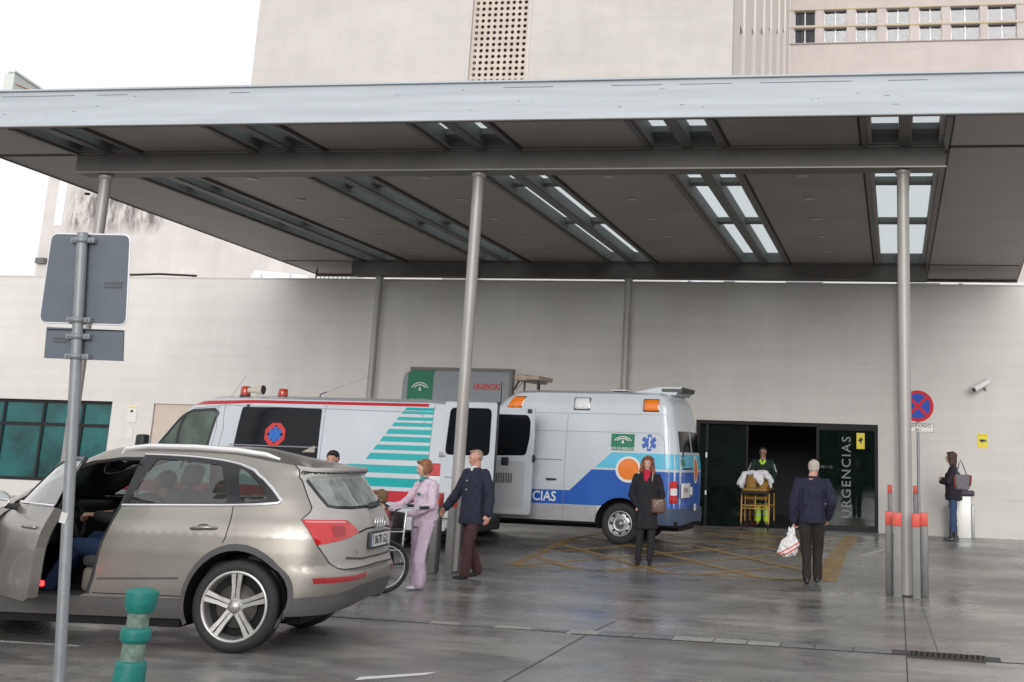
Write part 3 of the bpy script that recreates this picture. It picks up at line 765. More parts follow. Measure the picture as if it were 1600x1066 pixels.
# ------------------------------------------------------------------ canopy
alu = bpy.data.materials.new('brushed_aluminium_fascia'); alu.use_nodes = True
nt = alu.node_tree; N = nt.nodes; L = nt.links; b = N['Principled BSDF']; b.inputs['Base Color'].default_value = (.45, .49, .545, 1); b.inputs['Roughness'].default_value = .62; b.inputs['Metallic'].default_value = .0; b.inputs['Specular IOR Level'].default_value = .3
tc = N.new('ShaderNodeTexCoord'); q = N.new('ShaderNodeMapping'); q.inputs['Scale'].default_value = (.25, 1, 5); L.new(tc.outputs['Object'], q.inputs[0])
n = N.new('ShaderNodeTexNoise'); n.inputs['Scale'].default_value = 2; n.inputs['Detail'].default_value = 7; L.new(q.outputs[0], n.inputs['Vector'])
r = N.new('ShaderNodeMapRange'); r.inputs[1].default_value = .3; r.inputs[2].default_value = .7; r.inputs[3].default_value = .9; r.inputs[4].default_value = 1.08; L.new(n.outputs['Fac'], r.inputs[0])
v = N.new('ShaderNodeVectorMath'); v.operation = 'SCALE'; v.inputs[0].default_value = (.44, .48, .51); L.new(r.outputs[0], v.inputs['Scale']); L.new(v.outputs[0], b.inputs['Base Color'])
sof = mat('grey_soffit_panel', (.265, .240, .226), .5, .1, var=.16, vscale=.7)
bea = mat('dark_canopy_beam', (.115, .108, .10), .5, .1, var=.22, vscale=1.2)
slo = mat('skylight_reveal', (.13, .138, .135), .6, .0, var=.15, vscale=1.5)
gro = mat('soffit_groove', (.03, .028, .026), .8)
cn = thing('entrance_canopy', 'wide flat grey metal canopy on round steel columns over the ambulance bay', 'canopy', (0, 0, 0))
ZC = 6.1; LX = lambda y: -14.3-(y-15.8)*.058; RX = lambda y: 2.25+(y-15.8)*.045; YF, YR = 15.86, 31.2
lanes = [.17, -2.95, -6.07, -9.17, -12.27]
holes = []
for c in lanes:
    for a, b_ in ((-.46, -.09), (.09, .46)):
        holes.append([(c+a, 15.98), (c+b_, 15.98), (c+b_, 17.42), (c+a, 17.42)])
        holes.append([(c+a, 17.98), (c+b_, 17.98), (c+b_, 28.5), (c+a, 28.5)])
mb = MB(); pts = [(LX(YF), YF), (RX(YF), YF), (RX(YR), YR), (LX(YR), YR)]
vs, fs = fill2d(pts, holes); mb.add([(u, v_, ZC) for u, v_ in vs], fs, sof)
mb.build('soffit', cn)
mb = MB()
for h in holes:
    n_ = 4; mb.add([(u, v_, ZC) for u, v_ in h]+[(u, v_, ZC+.21) for u, v_ in h], [(i, (i+1) % 4, 4+(i+1) % 4, 4+i) for i in range(4)], slo)
mb.build('skylight_reveal', cn, fix=False)
mb = MB()      # roof deck over the solid fields
edges = [LX]+[None]*0
cur = None
bands = []
xs_ = sorted([c+a for c in lanes for a in (-.46, -.09, .09, .46)])
def deckquad(x0f, x1f, y0, y1): mb.add([(x0f(y0), y0, ZC+.42), (x1f(y0), y0, ZC+.42), (x1f(y1), y1, ZC+.42), (x0f(y1), y1, ZC+.42)], [(0, 1, 2, 3)], bea)
vs, fs = fill2d(pts, holes); mb.add([(u, v_, ZC+.212) for u, v_ in vs], fs, bea)
mb.build('roof_deck', cn)
gl = bpy.data.materials.new('frosted_skylight_glass'); gl.use_nodes = True; nt = gl.node_tree; N = nt.nodes; L = nt.links; N.clear()
out_ = N.new('ShaderNodeOutputMaterial'); tr_ = N.new('ShaderNodeBsdfTranslucent'); tr_.inputs[0].default_value = (.68, .71, .72, 1); tp_ = N.new('ShaderNodeBsdfTransparent'); tp_.inputs[0].default_value = (.9, .96, .95, 1)
mx_ = N.new('ShaderNodeMixShader'); mx_.inputs[0].default_value = .35; L.new(tr_.outputs[0], mx_.inputs[1]); L.new(tp_.outputs[0], mx_.inputs[2]); L.new(mx_.outputs[0], out_.inputs[0])
for c in lanes:
    mb = MB()
    for a, b_ in ((-.46, -.09), (.09, .46)):
        mb.box((c+a-.03, 15.95, ZC+.216), (c+b_+.03, 17.45, ZC+.228), gl); mb.box((c+a-.03, 17.95, ZC+.216), (c+b_+.03, 28.53, ZC+.228), gl)
    o = mb.build('skylight_glass', cn)
    mb = MB()
    for a, b_ in ((-.46, -.09), (.09, .46)):
        for y in (17.1, 20.5, 24.1): mb.box((c+a+.002, y, ZC+.12), (c+b_-.002, y+(.32 if y < 18 else .30), ZC+.209), slo)
    for x in (c-.56, c+.56): mb.box((x-.04, YF+.06, ZC-.045), (x+.04, 17.5, ZC-.002), bea); mb.box((x-.04, 17.9, ZC-.045), (x+.04, 28.68, ZC-.002), bea)
    for x in (c-.075, ): mb.box((x, YF+.06, ZC-.03), (x+.15, 17.5, ZC-.002), bea); mb.box((x, 17.9, ZC-.03), (x+.15, 28.68, ZC-.002), bea)
    mb.build('crossbar', o)
mb = MB()
for c in lanes:
    for x in (c-.62, c+.62): mb.box((x-.015, YF+.06, ZC-.006), (x+.015, YR-.1, ZC-.001), gro)
mb.box((LX(17.6)+.05, 17.60, ZC-.006), (-12.85, 17.72, ZC-.001), gro); mb.box((.78, 17.60, ZC-.006), (RX(17.6)-.05, 17.72, ZC-.001), gro)
mb.box((LX(28.8)+.1, 28.75, ZC-.006), (-13.2, 28.85, ZC-.001), gro); mb.box((.78, 28.75, ZC-.006), (RX(28.8)-.05, 28.85, ZC-.001), gro)
mb.build('soffit_joint', cn)
mb = MB(); mb.box((-12.82, 17.5, 5.77), (.72, 17.9, ZC-.001), bea); mb.build('front_beam', cn)
mb = MB()
mb.box((-12.84, 17.49, 5.765), (.74, 17.50, 5.785), mat('beam_edge', (.28, .265, .24), .4, .3)); mb.box((-12.84, 17.485, ZC-.03), (.74, 17.50, ZC-.012), mat('beam_edge', (.28, .265, .24), .4, .3)); mb.build('beam_trim', cn)
mb = MB(); mb.box((-13.1, 28.7, 5.74), (.74, 29.1, ZC-.001), bea); mb.build('rear_beam', cn)
# fascias
mb = MB(); mb.box((LX(YF)-.4, YF-.05, ZC-.02), (RX(YF)+.3, YF, ZC+.53), alu); mb.box((LX(YF)-.4, YF-.10, ZC+.505), (RX(YF)+.3, YF-.051, ZC+.53), alu)
mb.build('front_fascia', cn)
mb = MB(); mb.box((LX(YF)-.4, YF-.058, ZC-.035), (RX(YF)+.3, YF+.03, ZC-.021), bea); mb.build('fascia_lip', cn)
mb = MB(); rs = random.Random(9); x = -14.2
scr = mat('fascia_seam', (.10, .12, .15), .6)
while x < 2:
    L_ = rs.choice((.15, .3, .5, .7, 1.2))
    if rs.random() < .62: mb.box((x, YF-.0535, ZC+.43), (x+L_, YF-.0505, ZC+.438), scr)
    x += L_+rs.random()*.5+.05
for _ in range(26):
    x = rs.uniform(-14, 2); z = rs.uniform(.1, .42); mb.box((x, YF-.0535, ZC+z), (x+rs.uniform(.01, .07), YF-.0505, ZC+z+.006), scr)
mb.build('fascia_scratch', cn)
mb = MB()
for X_, s_ in ((LX, -1), (RX, 1)):
    a = Vector((X_(YF), YF, 0)); b_ = Vector((X_(YR), YR, 0))
    mb.add([(a.x, a.y+.001, ZC-.02), (b_.x, b_.y, ZC-.02), (b_.x+s_*.02, b_.y, ZC+.02), (a.x+s_*.02, a.y+.001, ZC+.02), (b_.x+s_*.02, b_.y, ZC+.34), (a.x+s_*.02, a.y+.001, ZC+.34)], [(0, 1, 2, 3), (3, 2, 4, 5)], bea)
mb.build('side_fascia', cn)
mb = MB(); mb.box((LX(YR), YR-.1, ZC-.06), (RX(YR), YR, ZC+.45), bea); mb.build('rear_fascia', cn)
# columns
stl = mat('brushed_steel_column', (.36, .345, .33), .5, .3, var=.14, vscale=1.5, stretch=(1, 1, .4))
for X_, Y_, z0_ in ((-12.4, 17.7, 0), (-6.17, 17.7, 0), (.135, 17.7, 0), (-12.42, 28.9, RH), (-6.18, 28.9, RH), (.16, 28.9, RH)):
    if Y_ > 20: Y_ = 28.86
    mb = MB(); mb.cyl((X_, Y_, z0_), (X_, Y_, 5.765 if Y_ < 20 else 5.738), .085, stl, n=28)
    o = mb.build('column', cn)
    mb = MB(); mb.lathe([(.087, 5.70), (.105, 5.705), (.11, 5.735), (.11, 5.762)] if Y_ < 20 else [(.087, 5.68), (.105, 5.69), (.11, 5.736)], stl, 28, Matrix.Translation((X_, Y_, 0))); mb.build('collar', o)
    mb = MB(); mb.lathe([(.0, .02+z0_), (.10, .02+z0_), (.11, .012+z0_), (.13, .0+z0_)], jn, 28, Matrix.Translation((X_, Y_, 0))); mb.build('base_ring', o)
lm = mat('downlight_face', (.45, .44, .42), .5); lr = mat('downlight_ring', (.3, .29, .28), .4, .5)
for xi in (-1.43, -4.56, -7.7, -10.85):
    for yi in (19.45, 21.27, 23.15, 25.07, 26.95):
        mb = MB(); T = Matrix.Translation((xi, yi, ZC))
        mb.lathe([(.0, -.012), (.075, -.012), (.08, -.010)], lm, 20, T); mb.lathe([(.08, -.010), (.105, -.014), (.11, -.001)], lr, 20, T)
        mb.build('downlight', cn)
# raised roof housing at the far left end of the canopy
mb = MB(); t = thing('roof_housing', 'pale metal rooftop housing with an orange edge above the left end of the canopy', 'roof structure', (-14.03, 17.2, 6.52))
hm = mat('housing_pale', (.62, .66, .62), .5); 
mb.prism([(0, 0), (.95, 0), (.95, .70), (0, .84)], -.09, .09, hm, 'YZ'); mb.build('housing_body', t)
mb = MB(); mb.prism([(-.02, .842), (.97, .70), (.97, .735), (-.02, .877)], -.02, .11, hm, 'YZ'); mb.build('roof_lip', t)
mb = MB(); mb.box((.091, .05, .66), (.10, .6, .675), mat('orange_trim', (.55, .22, .12), .5)); mb.build('trim', t)
mb = MB(); mb.lathe([(.02, 0), (.05, .0), (.05, .03), (.02, .03)], frm, 10, Matrix.Translation((LX(20.3), 20.3, ZC-.10))); mb.build('hook', cn)

# ------------------------------------------------------------------ wheels
rubber = mat('tyre_rubber', (.022, .022, .023), .75, var=.2, vscale=15)
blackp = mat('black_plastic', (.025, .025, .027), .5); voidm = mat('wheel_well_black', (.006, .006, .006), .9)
chrome = mat('bright_trim', (.78, .78, .80), .16, .9); steel = mat('steel_rim', (.42, .42, .43), .35, .8, var=.15, vscale=12)
alloy = mat('alloy_rim', (.55, .54, .52), .32, .75, var=.12, vscale=14)
def wheel(parent, x, y, R_, rr, width, side, kind, z=None):
    """axis along y; outer face towards side*y"""
    z = R_ if z is None else z
    T = Matrix.Translation((x, y, z))@(Matrix.Rotation(PI, 4, 'Z') if side < 0 else Matrix.Identity(4))
    hub = MB(); hub.lathe([(0, -.02), (.05, -.02), (.055, -.05), (rr*.62, -.07), (rr*.62, -.09), (0, -.09)], mat('brake_disc', (.16, .15, .14), .45, .7), 28, T, 'Y')
    hub.lathe([(rr*.97, -.10), (0.0, -.105)], voidm, 28, T, 'Y')
    w_ = hub.build('wheel', parent)
    ty = MB(); b = width
    ty.lathe([(rr, -.012), (rr+.012, -.002), (rr+(R_-rr)*.45, .006), (R_-.035, .0), (R_-.012, -.014), (R_-.002, -.035), (R_, -.06), (R_, -b+.05), (R_-.01, -b+.02), (R_-.05, -b), (rr, -b+.01)], rubber, 56, T, 'Y')
    for q in (.055, .1, .145): ty.lathe([(R_+.0008, -q), (R_+.0008, -q-.007)], voidm, 56, T, 'Y')
    ty.build('tyre', w_)
    ri = MB()
    if kind == 'alloy':
        ri.lathe([(rr+.004, -.006), (rr-.004, .002), (rr-.016, -.001), (rr-.024, -.02), (rr-.034, -.09), (rr-.05, -.14)], alloy, 56, T, 'Y')
        ri.lathe([(0, -.012), (.030, -.012), (.034, -.018), (.066, -.024), (.074, -.036), (.074, -.06)], alloy, 30, T, 'Y')
        for k in range(5):
            A = T@Matrix.Rotation(2*PI*k/5, 4, 'Y')
            for sg in (-1, 1):
                p = [(sg*.003, .055), (sg*.036, .055), (sg*.034, .14), (sg*.048, rr-.012), (sg*.008, rr-.012), (sg*.005, .15)]
                vs = [(a, -.022 if i in (0, 1) else (-.016 if i in (2, 5) else -.006), c) for i, (a, c) in enumerate(p)]
                vs += [(a, yv-.03, c) for a, yv, c in vs]; n = 6
                ri.add(vs, [tuple(range(n)), tuple(range(2*n-1, n-1, -1))]+[(i, n+i, n+(i+1) % n, (i+1) % n) for i in range(n)], alloy, False, A)
            ri.box((-.011, -.045, .07), (.011, -.024, rr-.015), blackp, A)
            a = 2*PI*(k+.5)/5; ri.cyl((.052*math.sin(a), -.03, .052*math.cos(a)), (.052*math.sin(a), -.0225, .052*math.cos(a)), .010, blackp, n=10, T=T)
    else:
        ri.lathe([(rr+.004, -.006), (rr-.004, .002), (rr-.018, -.004), (rr-.022, -.03), (rr-.045, -.05), (rr*.66, -.022), (rr*.55, -.018), (rr*.42, -.04), (rr*.40, -.03), (.045, -.024), (.04, -.006), (0, -.004)], steel, 48, T, 'Y')
        for k in range(8):
            a = 2*PI*k/8; c = rr*.76
            ri.cyl((c*math.sin(a), -.045, c*math.cos(a)), (c*math.sin(a), -.030, c*math.cos(a)), .022, voidm, n=10, T=T)
        for k in range(6):
            a = 2*PI*k/6+.3; c = rr*.47; ri.cyl((c*math.sin(a), -.05, c*math.cos(a)), (c*math.sin(a), -.012, c*math.cos(a)), .010, steel, n=8, T=T)
        ri.lathe([(rr-.07, -.0285), (rr-.095, -.0235)], chrome, 40, T, 'Y')
    ri.build('rim', w_)
    return w_
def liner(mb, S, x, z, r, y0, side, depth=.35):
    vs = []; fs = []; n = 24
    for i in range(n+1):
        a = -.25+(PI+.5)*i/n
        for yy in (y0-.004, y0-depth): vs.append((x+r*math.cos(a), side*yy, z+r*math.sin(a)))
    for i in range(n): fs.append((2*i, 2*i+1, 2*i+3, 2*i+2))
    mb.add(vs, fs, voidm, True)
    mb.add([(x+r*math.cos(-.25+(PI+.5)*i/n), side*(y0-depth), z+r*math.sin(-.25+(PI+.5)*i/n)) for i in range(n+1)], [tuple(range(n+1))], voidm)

# ------------------------------------------------------------------ estate car
paint = mat('dusty_beige_paint', (.325, .305, .275), .31, .75, var=.06, vscale=3.0, coat=.5); add_dirt(paint, .2, .8, (.15, .14, .12), .6, 3.5, .8, .08)
plast = mat('grey_bumper_plastic', (.055, .057, .064), .5, var=.15, vscale=6); add_dirt(plast, .2, .8, (.17, .155, .135), .4, 5, .85, .05)
redl = mat('red_lamp', (.52, .012, .015), .12, coat=.8); redd = mat('red_lamp_dark', (.30, .01, .012), .25, coat=.6); clr = mat('clear_lamp', (.72, .72, .72), .15, coat=.5)
cabin = mat('cabin_dark', (.04, .042, .045), .75); seatm = mat('seat_grey', (.085, .09, .095), .8, var=.1); beige = mat('seat_base_beige', (.30, .28, .24), .65, var=.06)
cgl = glass('car_glass', (.36, .46, .42), 2.3, dirt=.07); rgl = glass('rear_car_glass', (.30, .37, .34), 2.4, dirt=.50, dirtcol=(.46, .50, .48)); frit = mat('black_window_band', (.02, .021, .024), .25)  # rear glass film paints in dust and a pale sky reflection
SC = Surf(([.2, .32, .5, .62, .78, .95, 1.03, 1.10, 1.25, 1.40, 1.52, 1.62], [.86, .905, .925, .930, .935, .925, .905, .880, .835, .775, .715, .655]),
          ([.2, .30, .38, .50, .60, .66, .70, .80, .92, 1.02, 1.08, 1.14, 1.30, 1.42, 1.445, 1.460, 1.49, 1.53, 1.62], [-.70, -.80, -.87, -.92, -.945, -.935, -.885, -.885, -.885, -.87, -.84, -.80, -.69, -.61, -.61, -.65, -.655, -.61, -.5]),
          ([.2, .35, .65, .85, .93, 1.0, 1.08, 1.15, 1.5, 1.58, 1.62], [3.50, 3.62, 3.68, 3.60, 3.38, 2.9, 2.45, 2.3, 1.70, 1.50, 1.36]), .25, 1.15, 1.2, 1.5, 4.2, 4.2, .2, 1.7, .012)
car = thing('parked_car', 'dusty beige grey estate car with its driver door standing open', 'car', (-5.511, 11.093, 0), R(180+6))
rc, fc = SC.rc, SC.fc
def zt(s):
    if s < -.6: return 1.502+.006*min(1, (-.6-s)/.9)
    if s < -.25: return 1.502+.038*(s+.6)/.35
    if s < .35: return 1.54+.06*(1-((.35-s)/.6)**1.4)
    if s < 1.2: return 1.60
    return 1.60-.015*min(1, (s-1.2)/1.0)
def along(f, a, b, n): return [(a+(b-a)*i/n, f(a+(b-a)*i/n)) for i in range(n+1)]
topl = along(zt, fc, rc, 60)
fax = SC.sx(2.807, .5)
arch_o = [(.02+.45*math.cos(a), .37+.50*math.sin(a)) for a in [R(-20+220*i/22) for i in range(23)]]
arch_i = [(.02+.415*math.cos(a), .37+.445*math.sin(a)) for a in [R(-20+220*i/22) for i in range(23)]]
farch_o = SC.X([(2.807+.45*math.cos(a), .37+.50*math.sin(a)) for a in [R(-20+220*i/22) for i in range(23)]])
farch_i = SC.X([(2.807+.415*math.cos(a), .37+.445*math.sin(a)) for a in [R(-20+220*i/22) for i in range(23)]])
pl = [(rc, .552), (-.99, .535), (-.705, .478), (-.44, .45), (.44, .415), (1.4, .40), (2.2, .40), (fc, .42)]
bl = [(rc, .40), (-1.17, .38), (-.753, .313), (-.448, .30), (.44, .25), (2.2, .24), (fc, .26)]
dlo_r = SC.X([(1.094, 1.141)])+[(.592, 1.158), (.106, 1.174), (-.094, 1.185), (-.29, 1.205), (-.325, 1.228), (-.262, 1.317), (-.18, 1.395), (-.054, 1.463), (.12, 1.512), (.327, 1.543), (.529, 1.560), (.728, 1.568), (1.03, 1.570)]
rdoor = SC.X([(1.237, .546), (1.199, .824), (1.094, 1.141)])+[(.592, 1.158), (.106, 1.174), (.109, 1.07), (.131, .916), (.150, .864)]+[p for p in arch_o[::-1] if .15 < p[0] and p[1] > .43][::-1][::-1]
rdoor = [p for p in rdoor]
rdoor = SC.X([(1.237, .546), (1.199, .824), (1.094, 1.141)])+[(.592, 1.158), (.106, 1.174), (.109, 1.07), (.131, .916), (.150, .868)]
rdoor += sorted([p for p in arch_o if p[0] > .16 and p[1] > .44], key=lambda p: p[0])+[(.455, .436)]+SC.X([(1.23, .43)])
fop = SC.X([(1.03, 1.545), (1.094, 1.141), (1.199, .824), (1.237, .546), (1.27, .43), (1.35, .40), (2.05, .40), (2.14, .5), (2.16, 1.0), (2.10, 1.135), (1.62, 1.45), (1.48, 1.50), (1.25, 1.535)])
lamp = [(-.453, 1.079), (-.834, 1.074), (-.929, 1.025), (-1.007, .969), (-.744, .911), (-.565, .877)]
rg = [(-.57, 1.41), (-.62, 1.428), (rc, 1.435), (rc, 1.165), (-1.0, 1.170), (-.76, 1.178), (-.70, 1.195)]
gate = [(-.44, zt(-.44)), (-.47, 1.48), (-.535, 1.39), (-.555, 1.178), (-.53, 1.14), (-.453, 1.079), (-.565, .877), (-.673, .732), (-.737, .686), (-.80, .676), (rc, .685), (rc, zt(rc))]
gate_top = along(zt, rc, -.44, 14)[1:-1]
gate_o = gate+gate_top
refl = [(-.518, .612), (-1.122, .638), (-1.087, .593), (-.533, .566)]
wsh = SC.X([(2.2, 1.165)]); 
ws = [(fc, 1.14), (SC.sx(2.14, 1.17), 1.16), (SC.sx(1.60, 1.50), 1.50), (SC.sx(1.46, 1.555), 1.558), (fc, 1.572)]
hl = SC.X([(3.05, .86), (3.35, .84)])+[(fc-.75, .86), (fc-.75, .70), (SC.sx(3.35, .68), .68), (SC.sx(3.1, .76), .76)]
body_o = pl+topl
fgl = SC.X([(1.10, 1.15), (1.05, 1.54), (1.25, 1.555), (1.47, 1.53), (1.64, 1.47), (2.12, 1.16)])
parts = [(body_o, [arch_o, farch_o, dlo_r, rdoor, fop, gate_o, refl, ws], paint, 0., 1),
         (list(body_o), [arch_o, farch_o, dlo_r, rdoor, fop, gate_o, refl, ws], paint, 0., -1),
         (bl+pl[::-1], [arch_o, farch_o], plast, 0., 1), (list(bl)+pl[::-1], [arch_o, farch_o], plast, 0., -1)]
for side in (1, -1): parts += [([p for p in arch_o]+[p for p in arch_i[::-1]], [], plast, .004, side), ([p for p in farch_o]+[p for p in farch_i[::-1]], [], plast, .004, side)]
body = skin(SC, 'body', car, parts, step=.05)
mb = MB(); roof_patch(SC, mb, zt, paint, rc, fc, lambda s: .012+.05*min(1, max(0, (s+.75)/1.0)) if s < .3 else .062, 90, 18); mb.build('roof', car, fix=False)
mb = MB(); roof_patch(SC, mb, lambda s: zt(s)-.03, mat('headliner', (.32, .31, .29), .9), rc+.1, fc-.1, .06, 30, 10, -.03); mb.build('headliner', car, fix=False)
for side in (1, -1):
    d = skin(SC, 'rear_door', car, [(rdoor, [], paint, 0.)], side=side, step=.05)
    gpoly = SC.X([(1.05, 1.158)])+[(.905, 1.535), (.317, 1.500), (.170, 1.192)]
    g = skin(SC, 'window', d, [(rnd(gpoly, .03), [], cgl, -.006)], side=side, step=.08)
    g2 = skin(SC, 'window_frame', d, [([dlo_r[0], dlo_r[1], dlo_r[2], (.125, 1.3), (.17, 1.525)]+dlo_r[10:], [rnd(gpoly, .03)], frit, .001)], side=side, step=.07)
    qpoly = [(.12, 1.478), (.03, 1.455), (-.086, 1.385), (-.15, 1.33), (-.215, 1.232), (-.10, 1.212), (.035, 1.20)]
    quarter = [(.106, 1.174), (.125, 1.3), (.17, 1.525), (.12, 1.512), (-.054, 1.463), (-.18, 1.395), (-.262, 1.317), (-.325, 1.228), (-.29, 1.205), (-.094, 1.185)]
    q = skin(SC, 'quarter_window', car, [(rnd(qpoly, .03), [], cgl, -.006), (quarter, [rnd(qpoly, .03)], frit, .001)], side=side, step=.06)
    mb = MB(); ribbon(SC, mb, dlo_r, .022, chrome, .003, side, .04, h=.006) if side > 0 else ribbon(SC, mb, dlo_r, .022, chrome, .003, side, .04)
    mb.build('window_trim', car, fix=False)
    mb = MB()   # handle
    c0 = SC.Q(.43, .977, .03, side); c1 = SC.Q(.22, .987, .03, side)
    pts = [SC.Q(.44, .976, .0, side), SC.Q(.42, .977, .028, side), SC.Q(.32, .983, .038, side), SC.Q(.24, .987, .028, side), SC.Q(.22, .988, .0, side)]
    mb.tube(pts, [.012, .014, .015, .014, .012], paint, 10); mb.build('door_handle', d, fix=False)
    skin(SC, 'handle_cup', d, [(rnd([(.39, .975), (.29, .98), (.28, 1.0), (.31, 1.018), (.37, 1.015), (.40, .995)], .02), [], cabin, .002)], side=side)
    mb = MB()
    seamm = mat('panel_gap', (.012, .012, .012), .9)
    ribbon(SC, mb, [(.106, 1.174), (.109, 1.07), (.131, .916), (.150, .868)], .008, seamm, .0015, side); ribbon(SC, mb, [(.455, .432)]+SC.X([(1.23, .43)]), .008, seamm, .0015, side)
    ribbon(SC, mb, [(-.44, zt(-.44)), (-.47, 1.48), (-.535, 1.39), (-.555, 1.178), (-.53, 1.14), (-.453, 1.079), (-.565, .877), (-.673, .732), (-.737, .686), (-.80, .676), (rc, .685)], .009, seamm, .0025, side)
    ribbon(SC, mb, SC.X([(1.237, .546), (1.199, .824), (1.094, 1.141)]), .008, seamm, .0012, side)
    ribbon(SC, mb, [(-.49, 1.46), (-.56, 1.435)], .005, seamm, .002, side)
    mb.build('panel_gap', car, fix=False)
    mb = MB()   # dark strip painted as shadow of the door crease, rear lamp surround
    ribbon(SC, mb, [(.50, .575)]+SC.X([(1.20, .545)]), .018, plast, .002, side); mb.build('door_crease_shadow', d, fix=False)
    # wheels
    wheel(car, 0.0, side*.925, .368, .282, .235, side, 'alloy'); wheel(car, 2.807, side*.925, .368, .282, .235, side, 'alloy')
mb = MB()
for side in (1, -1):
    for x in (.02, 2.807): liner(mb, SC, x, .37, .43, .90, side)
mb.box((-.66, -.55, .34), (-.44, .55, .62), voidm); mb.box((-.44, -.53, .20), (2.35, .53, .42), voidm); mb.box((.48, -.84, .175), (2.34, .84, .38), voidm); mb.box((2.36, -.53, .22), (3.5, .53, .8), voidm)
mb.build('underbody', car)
dustp = mat('dusty_tailgate_paint', (.42, .405, .385), .55, .1, var=.12, vscale=4); add_dirt(dustp, .6, 1.1, (.20, .185, .165), .5, 4, .85, .1)
tgt = skin(SC, 'tailgate', car, [(gate_o, [lamp, rg], dustp, 0.)], sides=(1, -1), step=.045)
skin(SC, 'rear_window', tgt, [(rg, [], rgl, -.004)], sides=(1, -1), step=.07)
mb = MB()
for side in (1, -1): ribbon(SC, mb, [(-.58, 1.40), (-.70, 1.19), (-.78, 1.178), (-1.0, 1.170), (rc, 1.167)], .03, frit, .001, side)
for side in (1, -1): ribbon(SC, mb, [(-.50, 1.462), (-.60, 1.452), (rc, 1.455)], .035, frit, .001, side)
mb.build('window_seal', tgt, fix=False)
for side in (1, -1):
    l_ = skin(SC, 'tail_lamp', tgt, [(lamp, [], redl, .006)], side=side, step=.04)
    skin(SC, 'lamp_insert', l_, [(rnd([(-.66, 1.03), (-.80, 1.03), (-.80, .95), (-.70, .935)], .02), [], redd, .0075), (rnd([(-.47, 1.068), (-.82, 1.064), (-.90, 1.03), (-.84, 1.050), (-.5, 1.055)], .004), [], mat('lamp_highlight_pink', (.62, .25, .25), .12), .0075)], side=side, step=.04)
    skin(SC, 'bumper_reflector', car, [(refl, [], redd, .002)], side=side, step=.05)
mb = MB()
for side in (1, -1): ribbon(SC, mb, [(-1.007, .966), (-1.2, .990), (rc, .994)], .014, mat('panel_gap', (.012, .012, .012), .9), .002, side)  # dark ribbon paints the shadow line of the tailgate step
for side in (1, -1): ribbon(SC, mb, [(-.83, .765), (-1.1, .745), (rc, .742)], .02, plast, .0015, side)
mb.build('tailgate_crease_shadow', tgt, fix=False)
mb = MB()    # plate
mb.box((-.925, -.27, .815), (-.89, .27, .96), blackp, bev=.006); mb.box((-.929, -.26, .835), (-.9255, .26, .945), mat('plate_white', (.62, .62, .60), .4)); mb.box((-.9305, .235, .835), (-.929, .26, .945), mat('plate_blue', (.03, .08, .35), .4))
put_text(mb, '0678 GLJ', .105, blk, lambda u, v: (-.931, -.0-u+.012-.02, .888+v), bold=.0015, sx=1.02); o = mb.build('number_plate', tgt)
mb = MB()
for k in range(4):
    y = .108-k*.072; ring = [(-.903-.004, y+.045*math.cos(2*PI*i/24), 1.035+.045*math.sin(2*PI*i/24)) for i in range(24)]
    mb.tube(ring, .0055, chrome, 6, closed=True)
mb.build('ring_badge', tgt, fix=False)
mb = MB(); put_text(mb, 'Q5', .07, chrome, lambda u, v: SC.Q(-.98+u*-1.0, .80+v, .004), bold=.001); mb.build('model_badge', tgt, fix=False)
mb = MB(); mb.tube([(-.845, .02, 1.175), (-.86, -.03, 1.20), (-.80, -.26, 1.22), (-.775, -.42, 1.235)], [.022, .014, .010, .008], blackp, 8); mb.cyl((-.80, .02, 1.17), (-.87, .02, 1.19), .028, blackp); mb.build('rear_wiper', tgt, fix=False)
mb = MB()
for side in (1, -1): mb.lathe([(.034, 0), (.038, .01), (.038, .16), (.030, .16), (.030, .005)], mat('exhaust_steel', (.20, .19, .18), .4, .7), 18, Matrix.Translation((-.80, side*.56, .372))@Matrix.Rotation(R(92), 4, 'Y'))
mb.build('exhaust_tip', car)
for side in (1, -1):
    mb = MB(); pts = [SC.Q(s, z, 0, side)+Vector((0, -.015*side, dz-(.075 if side < 0 else 0))) for s, z, dz in ((1.40, 1.56, 0), (1.30, 1.575, .035), (1.0, 1.58, .058), (.6, 1.58, .062), (.2, 1.575, .052), (-.15, 1.565, .035), (-.30, 1.555, .01))]
    mb.tube(pts, [.012, .022, .024, .024, .024, .022, .010], mat('silver_roof_rail', (.80, .80, .80), .3, .4), 10); mb.build('roof_rail', car, fix=False)
mb = MB(); mb.prism([(-.015, 0), (.10, 0), (-.005, .058), (-.02, .055)], -.009, .009, paint, 'XZ', Matrix.Translation((-.22, 0, 1.628))); mb.build('roof_antenna', car)
skin(SC, 'windscreen', car, [(ws, [], cgl, -.003)], sides=(1, -1), step=.1)
for side in (1, -1):
    skin(SC, 'headlight', car, [(hl, [], clr, .005)], side=side)
skin(SC, 'grille', car, [([(fc-.42, .84), (fc, .84), (fc, .40), (fc-.35, .40)], [], frit, .006)], sides=(1, -1))
